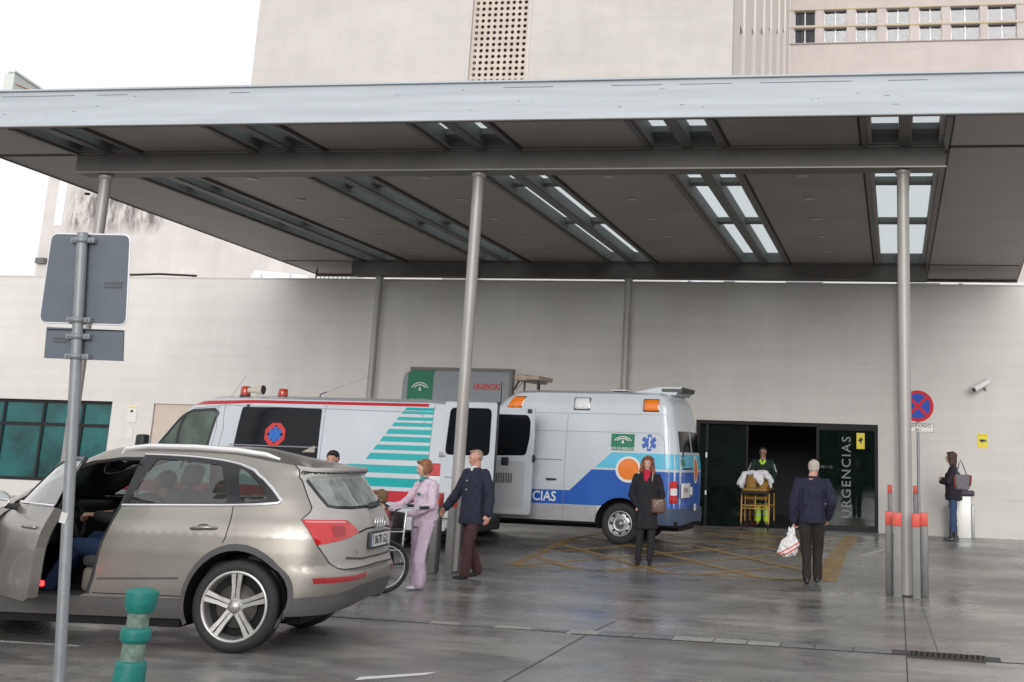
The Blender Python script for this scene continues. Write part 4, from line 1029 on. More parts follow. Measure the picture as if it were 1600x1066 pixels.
# right front door (closed) and left front door (open)
dl_ = SC.X([(1.094, 1.141), (1.199, .824), (1.237, .546), (1.27, .43), (1.35, .40), (2.05, .40), (2.14, .5), (2.16, 1.0), (2.10, 1.135)])
dw = SC.X([(1.094, 1.141), (2.10, 1.135), (1.62, 1.45), (1.48, 1.50), (1.25, 1.535), (1.03, 1.545)])
dwi = SC.X([(1.10, 1.165), (2.02, 1.155), (1.60, 1.435), (1.46, 1.485), (1.25, 1.51), (1.06, 1.515)])
d = skin(SC, 'front_door', car, [(dl_, [], paint, 0.)], side=-1, step=.05)
skin(SC, 'window', d, [(dwi, [], cgl, -.006)], side=-1, step=.08); skin(SC, 'window_frame', d, [(dw, [dwi], frit, .001)], side=-1, step=.06)
skin(SC, 'blue_sticker', d, [(circ((SC.sx(1.35, 1.46), 1.46), .035, 14), [], mat('sticker_blue', (.05, .35, .62), .5), .004)], side=-1)
HX, HY, TH = 2.12, .90, R(40)
T = Matrix.Translation((HX, HY, 0))@Matrix.Rotation(-TH, 4, 'Z')@Matrix.Translation((-HX, -HY, 0))
d = skin(SC, 'front_door', car, [(dl_, [], paint, 0.)], T=T, step=.05); d['label'] = 'open front door of the beige car'
skin(SC, 'door_trim', d, [(SC.X([(1.12, 1.12), (1.22, .82), (1.26, .56), (1.30, .46), (2.02, .46), (2.10, .6), (2.12, 1.10)]), [], cabin, -.085)], T=T, thick=.01, step=.09)
mb = MB()
for a, b_ in zip(dl_, dl_[1:]+dl_[:1]):
    n_ = 4
    for k in range(n_):
        p = (a[0]+(b_[0]-a[0])*k/n_, a[1]+(b_[1]-a[1])*k/n_); q = (a[0]+(b_[0]-a[0])*(k+1)/n_, a[1]+(b_[1]-a[1])*(k+1)/n_)
        mb.add([SC.Q(*p, 0), SC.Q(*q, 0), SC.Q(*q, -.08), SC.Q(*p, -.08)], [(0, 1, 2, 3)], paint, True, T)
mb.build('door_edge', d)
dwo = skin(SC, 'window_frame', d, [(dw, [dwi], frit, .0)], T=T, thick=.03, step=.06)
skin(SC, 'window', d, [(dwi, [], cgl, -.010)], T=T, step=.08)
mb = MB(); ribbon(SC, mb, SC.X([(1.10, 1.150), (2.08, 1.143)]), .022, chrome, .004, 1, T=T, h=.006); mb.build('window_trim', d, fix=False)
mb = MB(); pts = [SC.Q(SC.sx(x, .95), z, o_) for x, z, o_ in ((1.52, .965, 0), (1.50, .966, .028), (1.40, .97, .038), (1.32, .973, .028), (1.30, .974, 0))]; mb.tube(pts, [.012, .014, .015, .014, .012], paint, 10, T=T); mb.build('door_handle', d, fix=False)
mb = MB(); mb.box((1.52, .80, .62), (1.58, .83, .66), mat('door_lamp_red', (1, .02, .02), .4, emis=6), T=T@Matrix.Translation((-.26, 0, -.10)), bev=.008); mb.build('door_marker_lamp', d)
mb = MB()
bm = bmesh.new(); bmesh.ops.create_uvsphere(bm, u_segments=20, v_segments=12, radius=1)
for v in bm.verts:
    c = v.co; v.co = Vector((c.x*.07 if c.x > 0 else c.x*.025, c.y*.115, c.z*.078*(1-.1*c.y)))
bm.verts.ensure_lookup_table()
MT = T@Matrix.Translation((1.93, 1.04, 1.16))
mb.add([v.co[:] for v in bm.verts], [[v.index for v in f.verts] for f in bm.faces], paint, True, MT); bm.free()
mb.tube([(0, -.20, -.06), (0, -.1, -.05), (.01, -.03, -.02)], [.03, .022, .025], blackp, 8, MT); mm = mb.build('wing_mirror', d)
mb = MB(); mb.add([(-.027, .095*math.cos(2*PI*i/24), .062*math.sin(2*PI*i/24)) for i in range(24)], [tuple(range(24))], mat('mirror_glass', (.85, .87, .87), .02, 1), False, MT); mb.tube([(-.024, .1*math.cos(2*PI*i/24), .067*math.sin(2*PI*i/24)) for i in range(24)], .006, chrome, 6, MT, True); mb.build('mirror_glass', mm)
# cabin
def rbox(mb, a, b, m, T=None, bev=.03): mb.box(a, b, m, T, bev)
mb = MB(); rbox(mb, (.50, -.80, .30), (2.3, .80, .40), cabin); rbox(mb, (-.75, -.78, .55), (.15, .78, .66), cabin); rbox(mb, (1.95, -.78, .75), (2.3, .78, 1.10), cabin, bev=.06)
rbox(mb, (1.0, -.12, .40), (1.95, .12, .72), cabin)
mb.build('cabin_floor', car)
skin(SC, 'interior_trim', car, [([(rc+.25, .45), (-.45, .45), (.5, .42), (SC.sx(1.2, .5), .42), (SC.sx(1.15, .9), 1.12), (.1, 1.14), (-.5, 1.12), (rc+.25, 1.10)], [arch_o], cabin, -.05)], sides=(1, -1), step=.12)
for y, nm in ((.38, 1), (-.38, 0)):
    mb = MB(); rbox(mb, (.98, y-.25, .40), (1.50, y+.25, .60), beige, bev=.04); st = mb.build('seat', car)
    mb = MB(); rbox(mb, (.96, y-.25, .60), (1.52, y+.25, .72), seatm, bev=.05); mb.build('cushion', st)
    TT = Matrix.Translation((.96, y, .68))@Matrix.Rotation(R(-16), 4, 'Y')
    mb = MB(); rbox(mb, (-.10, -.24, 0), (.05, .24, .62), seatm, TT, .05); mb.build('backrest', st)
    mb = MB(); rbox(mb, (-.09, -.13, .66), (.02, .13, .85), seatm, TT, .045); mb.cyl((-.03, -.06, .6), (-.03, -.06, .7), .008, chrome, T=TT, n=8); mb.cyl((-.03, .06, .6), (-.03, .06, .7), .008, chrome, T=TT, n=8); mb.build('headrest', st)
mb = MB(); rbox(mb, (.05, -.62, .52), (.55, .62, .70), seatm, bev=.05); st = mb.build('rear_bench', car)
TT = Matrix.Translation((.02, 0, .66))@Matrix.Rotation(R(-20), 4, 'Y')
mb = MB(); rbox(mb, (-.08, -.63, 0), (.05, .63, .56), seatm, TT, .05); mb.build('backrest', st)
for y in (.40, -.40, 0):
    mb = MB(); rbox(mb, (-.07, y-.12, .58), (.03, y+.12, .74), seatm, TT, .04); mb.build('headrest', st)
mb = MB(); TT = Matrix.Translation((1.78, .38, 1.00))@Matrix.Rotation(R(-68), 4, 'Y')
mb.tube([(.185*math.cos(2*PI*i/32), .185*math.sin(2*PI*i/32), 0) for i in range(32)], .016, blackp, 8, TT, True)
mb.tube([(0, -.18, 0), (0, .18, 0)], .018, blackp, 8, TT); mb.tube([(0, 0, 0), (-.18, 0, 0)], .018, blackp, 8, TT); mb.lathe([(0, .03), (.06, .02), (.07, -.02)], blackp, 20, TT); mb.cyl((0, 0, -.02), (0, 0, -.25), .03, blackp, T=TT); mb.build('steering_wheel', car, fix=False)
mb = MB(); rbox(mb, (1.62, -.12, 1.42), (1.66, .12, 1.49), blackp, bev=.018); mb.cyl((1.65, 0, 1.48), (1.62, 0, 1.58), .012, blackp, n=8); mb.build('rear_view_mirror', car)
mb = MB(); mb.prism([(.9, .39), (1.25, .39), (2.15, .385), (2.15, .37), (.9, .37)], .80, .885, plast, 'XZ'); mb.build('door_sill', car)
mb = MB(); pts = [SC.Q(SC.sx(x, z), z, -.03) for x, z in ((1.03, 1.54), (1.094, 1.141), (1.199, .824), (1.237, .546), (1.27, .42))]; mb.tube(pts, .035, cabin, 8)
pts = [SC.Q(SC.sx(x, z), z, -.03) for x, z in ((1.03, 1.55), (1.25, 1.55), (1.48, 1.52), (1.64, 1.47), (2.12, 1.15), (2.18, 1.0), (2.17, .5))]; mb.tube(pts, .03, cabin, 8); mb.build('door_aperture', car, fix=False)
mb = MB(); mb.tube([(1.02, .74, 1.42), (1.06, .70, 1.2), (1.22, .42, .78)], .012, blackp, 6); mb.tube([(1.03, .76, 1.50), (1.5, .1, .95)], .006, blackp, 6); mb.build('seat_belt', car)

# ------------------------------------------------------------------ emblem shapes (u right, v up, unit height about 1)
def arc_band(c, r0, r1, a0, a1, n=16):
    return [(c[0]+r1*math.cos(R(a0+(a1-a0)*i/n)), c[1]+r1*math.sin(R(a0+(a1-a0)*i/n))) for i in range(n+1)]+[(c[0]+r0*math.cos(R(a1+(a0-a1)*i/n)), c[1]+r0*math.sin(R(a1+(a0-a1)*i/n))) for i in range(n+1)]
def arch_emblem():
    """two thin arches over a small upright figure"""
    return [arc_band((0, -.18), .40, .445, 25, 155), arc_band((0, -.18), .29, .34, 35, 145), [(-.07, -.14), (.07, -.14), (.025, .0), (0, .10), (-.025, .0)]]
def star_of_life(r=.5, w=.135):
    out = []
    for k in range(3):
        a = R(90+60*k); c, s = math.cos(a), math.sin(a); out.append([(c*t-s*q, s*t+c*q) for t, q in ((-r, -w), (r, -w), (r, w), (-r, w))])
    return out
# ------------------------------------------------------------------ ambulances
vw = mat('van_white', (.54, .585, .63), .32, 0, var=.05, vscale=1.3, coat=.4); add_dirt(vw, .35, 1.0, (.30, .28, .25), .55, 2.5, .7, .03); vgap = mat('van_seam', (.22, .23, .25), .7); teal = mat('teal_livery', (.0, .36, .37), .35, coat=.3)
vred = mat('red_livery', (.48, .015, .03), .35, coat=.3); orange = mat('orange_livery', (.78, .20, .02), .35, coat=.3); blu = mat('blue_livery', (.015, .10, .42), .32, coat=.4, var=.06); cya = mat('cyan_livery', (.08, .46, .66), .35, coat=.3)
juntag = mat('emblem_green', (.0, .17, .085), .4); vwin = mat('tinted_van_window', (.008, .010, .012), .12, spec=.25); amber = mat('amber_lens', (.85, .20, .01), .15, coat=.8); sill_ = mat('dirty_sill', (.33, .34, .35), .5, var=.12)
decalw = mat('decal_white', (.72, .72, .72), .4)
def van_base(name, label, SV, O, rz, L_, zs, wheels, holes, ztop, zlow):
    v = thing(name, label, 'ambulance', O, rz)
    a = SV.rc; b = SV.fc
    zt_ = lambda s: ztop-(0 if SV.XC < s < SV.XCF else (.05*min(1, max(SV.XC-s, 0)/.8) if s < 1 else .02*min(1, (s-SV.XCF)/1.5)))
    low_ = [(a, zlow+.04), (-.2, zlow+.02), (.5, zlow), (SV.XCF, zlow), (b, zlow-.02)]
    arches = [[(SV.sx(x, .5)+.46*math.cos(t), .35+.44*math.sin(t)) for t in [R(-18+216*i/20) for i in range(21)]] for x in wheels]
    out = low_+along(zt_, b, a, 50)
    skin(SV, 'body', v, [(out, arches+holes, vw, 0., 1), (list(out), arches+[h for h in holes if max(p[0] for p in h) < .3], vw, 0., -1)], step=.11)
    mb = MB(); roof_patch(SV, mb, zt_, vw, a, b, .075, 60, 12, 0., 3); mb.build('roof', v, fix=False)
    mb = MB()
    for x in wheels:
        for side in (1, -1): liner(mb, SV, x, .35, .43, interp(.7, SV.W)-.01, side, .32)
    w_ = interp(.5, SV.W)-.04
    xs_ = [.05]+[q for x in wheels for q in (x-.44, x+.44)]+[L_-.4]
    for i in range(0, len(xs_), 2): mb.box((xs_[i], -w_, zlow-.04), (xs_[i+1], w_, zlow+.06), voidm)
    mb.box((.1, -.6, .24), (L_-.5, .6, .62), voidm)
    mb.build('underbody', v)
    for x in wheels:
        for side in (1, -1): wheel(v, x, side*(interp(.4, SV.W)-.015), .35, .215, .22, side, 'steel')
    return v, arches, zt_
# right-hand ambulance, high roof
VR = Surf(([.3, .5, 1.3, 2.0, 2.45, 2.62], [.97, .99, .995, .95, .89, .80]), ([.2, .30, .35, .62, .66, 1.35, 2.0, 2.45, 2.62], [.03, .01, .0, .0, .0, .0, .10, .22, .36]),
          ([.3, .9, 1.15, 1.3, 2.0, 2.45, 2.62], [5.4, 5.4, 5.1, 4.5, 3.9, 3.5, 3.2]), .5, .62, 2.75, 2.0, 5, 5, .15, 2.75)
WR = [[(s, z) for s, z in ((-.03, 1.60), (VR.rc+.03, 1.60), (VR.rc+.03, 1.97), (-.03, 1.96))]]
vr, ar, ztr = van_base('white_blue_ambulance', 'white and blue high roof ambulance with orange disc parked by the doorway', VR, (-3.62, 23.19, RH-.01), R(180-4), 5.4, 0, (1.07, 4.35), WR, 2.585, .36)
A0 = ar[0]; fr_ = VR.fc-.3
skin(VR, 'livery', vr, [
    ([(1.56, 1.295), (1.27, 1.56), (VR.rc, 1.56), (VR.rc, 1.295)], [], cya, .003, 1),
    ([(.0, 1.295), (.0, 1.56), (VR.rc, 1.56), (VR.rc, 1.295)], [], cya, .003, -1),
    ([(fr_, .63), (fr_, .86), (2.02, .88), (1.62, 1.255), (VR.rc, 1.255), (VR.rc, .64), (.0, .64), (.58, .64), (1.47, .64)], [A0, ar[1]], blu, .003, 1),
    ([(.0, .64), (.0, 1.255), (VR.rc, 1.255), (VR.rc, .64)], [], blu, .003, -1),
    ([(.0, .36), (.45, .36), (.56, .5), (.58, .64), (VR.rc, .64), (VR.rc, .41)], [A0], mat('dark_blue_bumper', (.05, .075, .14), .5), .035, 1), ([(.0, .36), (.0, .64), (VR.rc, .64), (VR.rc, .41)], [], mat('dark_blue_bumper', (.05, .075, .14), .5), .035, -1),
    (circ((.945, 1.275), .235, 32, .225), [], decalw, .006, 1), (circ((.945, 1.28), .192, 32, .183), [], orange, .009, 1),
    (circ((-.36, 1.30), .10, 24, .245), [], decalw, .006, -1), (circ((-.36, 1.30), .075, 24, .205), [], orange, .009, -1),
    ([(1.29, 1.60), (.86, 1.60), (.86, 1.885), (1.29, 1.885)], [], juntag, .004, 1),
    ([(fr_, .37), (fr_, .60), (1.50, .615), (1.50, .36)], [A0, ar[1]], sill_, .002, 1)], step=.1)
emb = [(tuple([(1.075-p[0]*.40, 1.765+p[1]*.30) for p in sh]), [], decalw, .006) for sh in arch_emblem()]
star = [([(.585-p[0]*.29, 1.745+p[1]*.29) for p in sh], [], blu, .004+.001*i) for i, sh in enumerate(star_of_life())]
snake = [([(.585+q, z) for q, z in ((-.01, 1.64), (.01, 1.64), (.01, 1.85), (-.01, 1.85))], [], decalw, .009), ([(.60, 1.68), (.56, 1.71), (.61, 1.76), (.56, 1.80), (.595, 1.83), (.575, 1.835), (.545, 1.80), (.59, 1.76), (.545, 1.71), (.585, 1.67)], [], decalw, .0095)]
skin(VR, 'emblem', vr, [(list(a), b, c, d) for a, b, c, d in emb]+star+snake, side=1, step=.08)
tx, tf = text2d('JUNTA DE ANDALUCIA', .062, .0008, .78); skin(VR, 'emblem_lettering', vr, [(('mesh', ([(1.075-u, 1.632+v) for u, v in tx], tf)), [], decalw, .006)], side=1)
tx, tf = text2d('EMERGENCIAS', .235, .003, .92, 'RIGHT'); skin(VR, 'lettering', vr, [(('mesh', ([(2.26-u, .758+v) for u, v in tx], tf)), [], decalw, .006)], side=1)
def lampset(SV, v, name, out, m, side, off=.004, holder=None):
    p = []
    if holder is not None: p.append((rnd([(out[0][0]+.025, out[0][1]-.02), (out[1][0]-.025, out[1][1]-.02), (out[2][0]-.025, out[2][1]+.02), (out[3][0]+.025, out[3][1]+.02)], .03), [], holder, off*.6))
    p.append((rnd(out, .03), [], m, off*6)); return skin(SV, name, v, p, side=side, step=.05, thick=off*5)
for s0, s1, m in ((VR.sx(3.26, 2.4), VR.sx(3.02, 2.4), amber), (2.02, 1.75, clr), (.72, .41, amber)):
    for side in (1, -1): lampset(VR, vr, 'roof_side_lamp', [(s0, 2.30), (s1, 2.30), (s1, 2.49), (s0, 2.49)], m, side, .004, mat('lamp_bezel', (.30, .30, .31), .25, .8))
mb = MB()
for side in (1, -1):
    for ln in ([(fr_-.8, 2.205), (.17, 2.235)], [(fr_-.8, 1.89), (.42, 1.915), (.29, 1.86), (.25, 1.78), (.25, 1.30)], [(2.13, 2.2), (2.13, .37)], [(.17, 2.235), (.17, 1.1)], [(1.5, .625), (fr_-.3, .615)], [(.0, 2.3), (.0, .7)]):
        ribbon(VR, mb, ln, .007, vgap, .0045 if side > 0 else .002, side)
ribbon(VR, mb, [(VR.rc, 2.45), (VR.rc, .62)], .01, vgap, .0045); mb.build('panel_seam', vr, fix=False)
skin(VR, 'rear_window', vr, [(rnd(WR[0], .03), [], vwin, -.004)], sides=(1, -1), step=.1)
skin(VR, 'window_lettering', vr, [([(-.06, 1.30), (-.40, 1.30), (-.40, 1.33), (-.06, 1.33)], [], cabin, .006), ([(-.04, 1.36), (-.13, 1.36), (-.13, 1.48), (-.04, 1.48)], [], juntag, .006)], side=1)
for side in (1, -1):
    o = skin(VR, 'tail_lamp', vr, [(rnd([(.15, .73), (.03, .73), (.03, 1.10), (.15, 1.10)], .03), [], redl, .02)], side=side, thick=.02, step=.04)
    skin(VR, 'lamp_insert', o, [(rnd([(.14, .86), (.04, .86), (.04, .98), (.14, .98)], .02), [], clr, .023)], side=side, step=.04)
mb = MB(); mb.box((-.03, .33, .82), (-.006, .93, 1.07), decalw, bev=.008)
mb.box((-.033, .48, .90), (-.0305, .86, 1.0), mat('plate_faded', (.55, .50, .50), .5)); put_text(mb, '6413 BRP', .085, mat('plate_print_red', (.35, .12, .14), .5), lambda u, v: (-.035, .67-u*.85, .95+v)); mb.build('number_plate', vr)
mb = MB(); mb.box((-.10, .12, .60), (-.09, .25, .71), decalw); mb.box((-.103, .14, .625), (-.1005, .23, .69), mat('sticker_grey', (.35, .36, .4), .5)); mb.box((-.025, .12, .86), (-.006, .22, 1.0), decalw); mb.build('sticker', vr)
mb = MB(); mb.box((-.01, -.95, 1.52), (-.04, -.99, 1.62), decalw, bev=.01); mb.box((-.01, -.97, .84), (-.04, -1.0, .92), decalw, bev=.01); mb.box((-.02, .97, 1.50), (-.05, 1.0, 1.60), cabin, bev=.01); mb.build('door_hinge', vr)
mb = MB(); mb.prism([(.25, 2.60), (1.1, 2.62), (.55, 2.74), (.12, 2.75)], -.55, .55, vw, 'XZ'); mb.box((.11, -.35, 2.66), (.10, .55, 2.73), cabin); mb.build('rear_roof_fairing', vr)
mb = MB(); mb.box((.118, .10, 2.655), (.50, .556, 2.715), mat('fairing_grille', (.10, .095, .09), .7)); mb.build('fairing_grille', vr)
mb = MB(); mb.box((1.15, .2, 2.655), (1.45, .6, 2.675), decalw, bev=.008); mb.build('roof_hatch', vr)
lb_ = mat('light_bar_tan', (.32, .24, .18), .45, var=.15)
mb = MB(); mb.box((3.10, -.62, 2.80), (3.34, .62, 2.92), lb_, bev=.03); mb.box((2.85, -.2, 2.82), (3.12, .62, 2.90), lb_, bev=.02)
for y in (-.4, .4): mb.cyl((3.2, y, 2.62), (3.2, y, 2.8), .02, blackp)
mb.tube([(3.45, .4, 2.62), (3.38, .42, 2.68), (3.3, .45, 2.80)], .02, blackp); mb.tube([(2.9, .5, 2.82), (2.9, .5, 2.66)], .02, blackp)
mb.build('roof_light_bar', vr)
mb = MB(); mb.tube([(3.3, .62, 2.62), (3.15, .62, 2.78)], .006, blackp, 6); mb.build('aerial', vr)
wsv = [(VR.sx(4.3, 1.38), 1.38), (VR.fc, 1.36), (VR.fc, 2.05), (VR.sx(3.85, 2.0), 2.02)]
skin(VR, 'windscreen', vr, [(wsv, [], vwin, .004)], sides=(1, -1), step=.1)
skin(VR, 'cab_window', vr, [(VR.X([(3.2, 1.42), (3.2, 2.0), (3.65, 2.0), (4.15, 1.42)]), [], vwin, .004)], side=1); skin(VR, 'cab_window', vr, [(VR.X([(3.2, 1.42), (3.2, 2.0), (3.65, 2.0), (4.15, 1.42)]), [], vwin, .004)], side=-1)
for side in (1, -1): skin(VR, 'headlight', vr, [([(VR.fc-.3, .75), (VR.fc-.75, .75), (VR.fc-.8, .98), (VR.fc-.35, .95)], [], clr, .006)], side=side)

# left-hand ambulance, teal stripes, rear doors open
VL = Surf(([.25, .5, 1.2, 1.9, 2.25, 2.45], [.94, .97, .97, .90, .85, .76]), ([.2, .30, .35, .6, .64, 1.3, 2.0, 2.3, 2.42], [.0, -.05, -.08, -.08, 0, 0, .04, .08, .16]),
          ([.25, .85, 1.05, 1.3, 1.5, 2.03, 2.28, 2.38, 2.45], [6.50, 6.50, 6.40, 6.10, 5.80, 5.35, 5.05, 4.8, 4.4]), .5, .62, 3.9, 2.6, 6, 7, .15, 2.6)
cabw = VL.X([(5.62, 1.45), (5.52, 1.60), (5.12, 2.10), (4.95, 2.17), (4.50, 2.20), (4.42, 2.14), (4.55, 1.45)])
RH_ = [(.015, .66), (VL.rc, .66), (VL.rc, 2.33), (.03, 2.33)]
wsl = [(VL.sx(5.98, 1.45), 1.44), (VL.fc, 1.42), (VL.fc, 2.20), (VL.sx(5.22, 2.1), 2.16), (VL.sx(5.55, 1.75), 1.75)]
vl, al, ztl = van_base('white_striped_ambulance', 'white ambulance with teal stripes and its rear doors swung open behind the estate car', VL, (-6.983, 20.866, .015), R(180-3.5), 6.5, 0, (1.25, 5.4), [cabw, RH_, wsl], 2.40, .38)
body_holes = al
def strp(z0, z1, sa, sb, m, se=.42): return ([(sa, z0), (sb, z1), (se, z1), (se, z0)], [], m, .003, 1)
zz = [(2.27, 2.315), (2.21, 2.26), (2.105, 2.16), (2.007, 2.07), (1.88, 1.96), (1.757, 1.84), (1.62, 1.705), (1.466, 1.57), (1.254, 1.379), (1.038, 1.178)]
lv = []
for i, (a, b_) in enumerate(zz):
    f_ = (lambda z: .95+(2.31-z)*.71) if i < 8 else (lambda z: 1.75+(1.45-z)*1.6)
    lv.append(strp(a, b_, f_(a), f_(b_), teal))
lv.append(([(VL.fc-.4, .80), (VL.fc-.4, .98), (.40, .975), (.40, .80)], al, vred, .003, 1))
lv.append((VL.X([(5.02, 2.26), (4.86, 2.335), (3.7, 2.375)])+[(.56, 2.385), (.56, 2.335)]+VL.X([(3.7, 2.325), (4.8, 2.275)]), [], vred, .003, 1))
skin(VL, 'livery', vl, lv, step=.12)
sw = rnd([(4.08, 1.40), (4.06, 2.255), (2.47, 2.265), (2.43, 1.40)], .06)
o = skin(VL, 'side_window', vl, [(sw, [], vwin, .004)], side=1, step=.12)
oc = [(3.27+.205*math.cos(R(22.5+45*k)), 1.81+.205*math.sin(R(22.5+45*k))) for k in range(8)]
ic = [(3.27+.155*math.cos(R(90*k)), 1.81+.155*math.sin(R(90*k))) for k in range(4)]
st_ = [([(3.27-p[0]*.25, 1.81+p[1]*.25) for p in sh], [], blu if 0 else mat('star_blue', (.02, .13, .48), .4), .012+.001*i) for i, sh in enumerate(star_of_life(.5, .17))]
skin(VL, 'window_emblem', o, [(oc, [ic], mat('emblem_red', (.55, .03, .03), .4), .010)]+st_, side=1, step=.1)
mb = MB()
for side in (1, -1):
    for ln in (VL.X([(4.95, 2.21), (4.45, 2.255), (4.33, 2.28)])+[(1.12, 2.245), (.75, 2.24), (.62, 2.19), (.58, 2.05)], VL.X([(4.43, 2.25), (4.40, 1.9), (4.48, 1.4), (4.48, .5)]), VL.X([(4.30, 2.28), (4.27, 1.9), (4.34, 1.4), (4.34, .5)]), [(2.41, 2.40), (2.36, .4)], [(.42, 2.38), (.42, .66)], [(.5, .72), (3.9, .72)]):
        ribbon(VL, mb, ln, .008, vgap, .0045, side)
mb.build('panel_seam', vl, fix=False)
vgl = glass('cab_glass', (.48, .62, .52), 1.0, dirt=.25, dirtcol=(.30, .40, .32))
skin(VL, 'cab_window', vl, [(cabw, [], vgl, -.006)], side=1, step=.12)
skin(VL, 'cab_window', vl, [(cabw, [], vgl, .006)], side=-1, step=.12)
mb = MB(); ribbon(VL, mb, cabw, .05, cabin, .004, 1, closed=True); ribbon(VL, mb, VL.X([(5.06, 2.12), (5.12, 1.45)]), .05, cabin, .004); mb.build('window_seal', vl, fix=False)
skin(VL, 'windscreen', vl, [(wsl, [], vgl, -.003)], sides=(1, -1), step=.12)
mb = MB()
mb.box((5.62, .96, 1.42), (5.80, 1.14, 1.74), blackp, bev=.04); mb.cyl((5.65, .90, 1.5), (5.7, 1.0, 1.5), .02, blackp); mb.build('wing_mirror', vl)
mb = MB(); mb.box((4.5, -.55, .5), (4.75, -.1, 1.75), cabin, bev=.05); mb.box((5.2, -.7, .9), (5.7, .7, 1.55), cabin, bev=.08); mb.tube([(5.0+.13*math.cos(a), .42+.19*math.sin(a), 1.58+.12*math.cos(a)) for a in [2*PI*i/20 for i in range(20)]], .016, cabin, 6, closed=True)
mb.box((4.45, .15, .9), (4.6, .65, 1.78), cabin, bev=.05); mb.box((4.95, -.1, 1.98), (5.0, .12, 2.07), cabin, bev=.02)
mb.box((.04, -.82, .62), (3.9, .82, .68), cabin); mb.box((3.85, -.85, .68), (3.9, .85, 2.3), cabin); mb.box((.1, -.84, .68), (3.8, -.80, 2.2), cabin); mb.box((.06, .80, .68), (3.8, .84, 2.2), cabin); mb.box((.1, -.8, 2.26), (3.9, .8, 2.30), cabin)
mb.build('cabin', vl)
for side in (1, -1):
    pr_ = []
    for a, b_, m in ((.78, .88, vred), (.895, .945, clr), (.965, 1.10, vred), (1.115, 1.235, clr), (1.25, 1.42, vred)): pr_.append(([(.40, a), (.13, a), (.11, b_), (.42, b_)], [], m if m is not vred else redl, .012))
    pr_.insert(0, ([(.42, .765), (.11, .765), (.10, 1.435), (.435, 1.435)], [], redd, .006))
    skin(VL, 'tail_lamp', vl, pr_, side=side, step=.06)
bc = mat('beacon_red', (.50, .045, .02), .2, coat=.6)
mb = MB(); mb.cyl((4.17, .5, 2.44), (4.17, .5, 2.47), .095, blackp); mb.lathe([(.085, 2.47), (.088, 2.50), (.085, 2.60), (.07, 2.615), (0, 2.62)], bc, 20, Matrix.Translation((4.17, .5, 0)))
mb.build('roof_beacon', vl)
mb = MB(); mb.cyl((3.5, .4, 2.44), (3.5, .4, 2.47), .09, blackp); mb.lathe([(.08, 2.47), (.083, 2.50), (.08, 2.575), (.065, 2.59), (0, 2.595)], bc, 20, Matrix.Translation((3.5, .4, 0))); mb.build('roof_beacon', vl)
ho = mat('siren_cream', (.55, .50, .42), .45)
mb = MB(); mb.cyl((4.08, .55, 2.55), (3.93, .55, 2.55), .045, ho, r2=.05); mb.cyl((3.93, .55, 2.55), (3.80, .55, 2.56), .055, ho, r2=.085); mb.cyl((3.80, .55, 2.56), (3.79, .55, 2.56), .075, cabin); mb.cyl((3.93, .55, 2.44), (3.93, .55, 2.52), .02, ho); mb.build('roof_siren', vl)
mb = MB(); mb.tube([(4.38, .6, 2.42), (4.12, .6, 2.80)], .0025, blackp, 6); mb.tube([(2.85, .3, 2.44), (2.83, .3, 2.52), (2.72, .3, 2.56)], .010, blackp, 6); mb.tube([(2.72, .3, 2.56), (1.9, .3, 2.85)], .002, blackp, 6); mb.build('aerial', vl)
mb = MB(); mb.box((-.16, -.93, .34), (-.05, .93, .60), blackp, bev=.03); mb.build('rear_bumper', vl)
for side in (1, -1): skin(VL, 'headlight', vl, [([(VL.fc-.5, .75), (VL.fc-1.1, .75), (VL.fc-1.15, 1.0), (VL.fc-.55, .95)], [], clr, .006)], side=side)
# rear doors (hinged at the corners, swung to 90 degrees)
def rear_door(y, out, label):
    d = thing('rear_door_hinge', '', '') if False else None
    sh_ = .19 if out > 0 else .27
    dv = rnd([(-.93, .60), (-.02, .60), (-.02, 2.42), (-.93, 2.42)], .05)
    dw_ = rnd([(-.84, 1.58), (-.07, 1.58), (-.12, 2.33), (-.84, 2.33)], .09) if out > 0 else rnd([(-.86, 1.92), (-.80, 1.60), (-.12, 1.58), (-.12, 2.30), (-.80, 2.30), (-.86, 2.2)], .06)
    mb = MB(); plate(mb, dv, [dw_], vw, lambda u, v, dd: (u, y+dd*(-1), v), .055*out)
    o = mb.build('rear_door', vl); o.location = (sh_, .062*out, 0); o['label'] = label
    mb = MB(); mb.prism(dw_, y-.02*out, y-.03*out, vwin); mb.build('window', o)
    return o, dw_
od, _ = rear_door(.985, 1, 'near rear door seen from outside')
mb = MB(); mb.box((-.948, .93, .62), (-.932, .99, 2.44), blackp); mb.build('door_seal', od)
mb = MB(); put_text(mb, 'MOVIL', .17, vred, lambda u, v: (-.885-(u), .9875, 1.42+v), bold=.003, align='RIGHT') if False else put_text(mb, 'IL', .17, vred, lambda u, v: (-.67-u, .9885, 1.34+v), bold=.003); mb.build('lettering', od)
mb = MB(); mb.box((.02, .985, 1.54), (-.09, 1.0, 1.62), mat('hinge_steel', (.35, .35, .35), .4, .6), bev=.008); mb.box((.02, .985, .9), (-.09, 1.0, .97), mat('hinge_steel', (.35, .35, .35), .4, .6), bev=.008); mb.build('hinge', od)
mb = MB(); mb.box((-.10, .987, 1.22), (-.24, .993, 1.24), mat('badge_grey', (.3, .3, .32), .4)); mb.box((-.03, .986, .66), (-.32, .990, .95), mat('orange_livery', (.78, .20, .02), .35)) if False else None; mb.build('badge', od)
oe, _ = rear_door(-.985, -1, 'far rear door showing its inner panel')
trim = mat('door_inner_trim', (.42, .44, .46), .5)
mb = MB(); plate(mb, rnd([(-.80, .72), (-.10, .72), (-.10, 1.50), (-.80, 1.50)], .06), [], trim, lambda u, v, dd: (u, -.928+dd, v), .008)
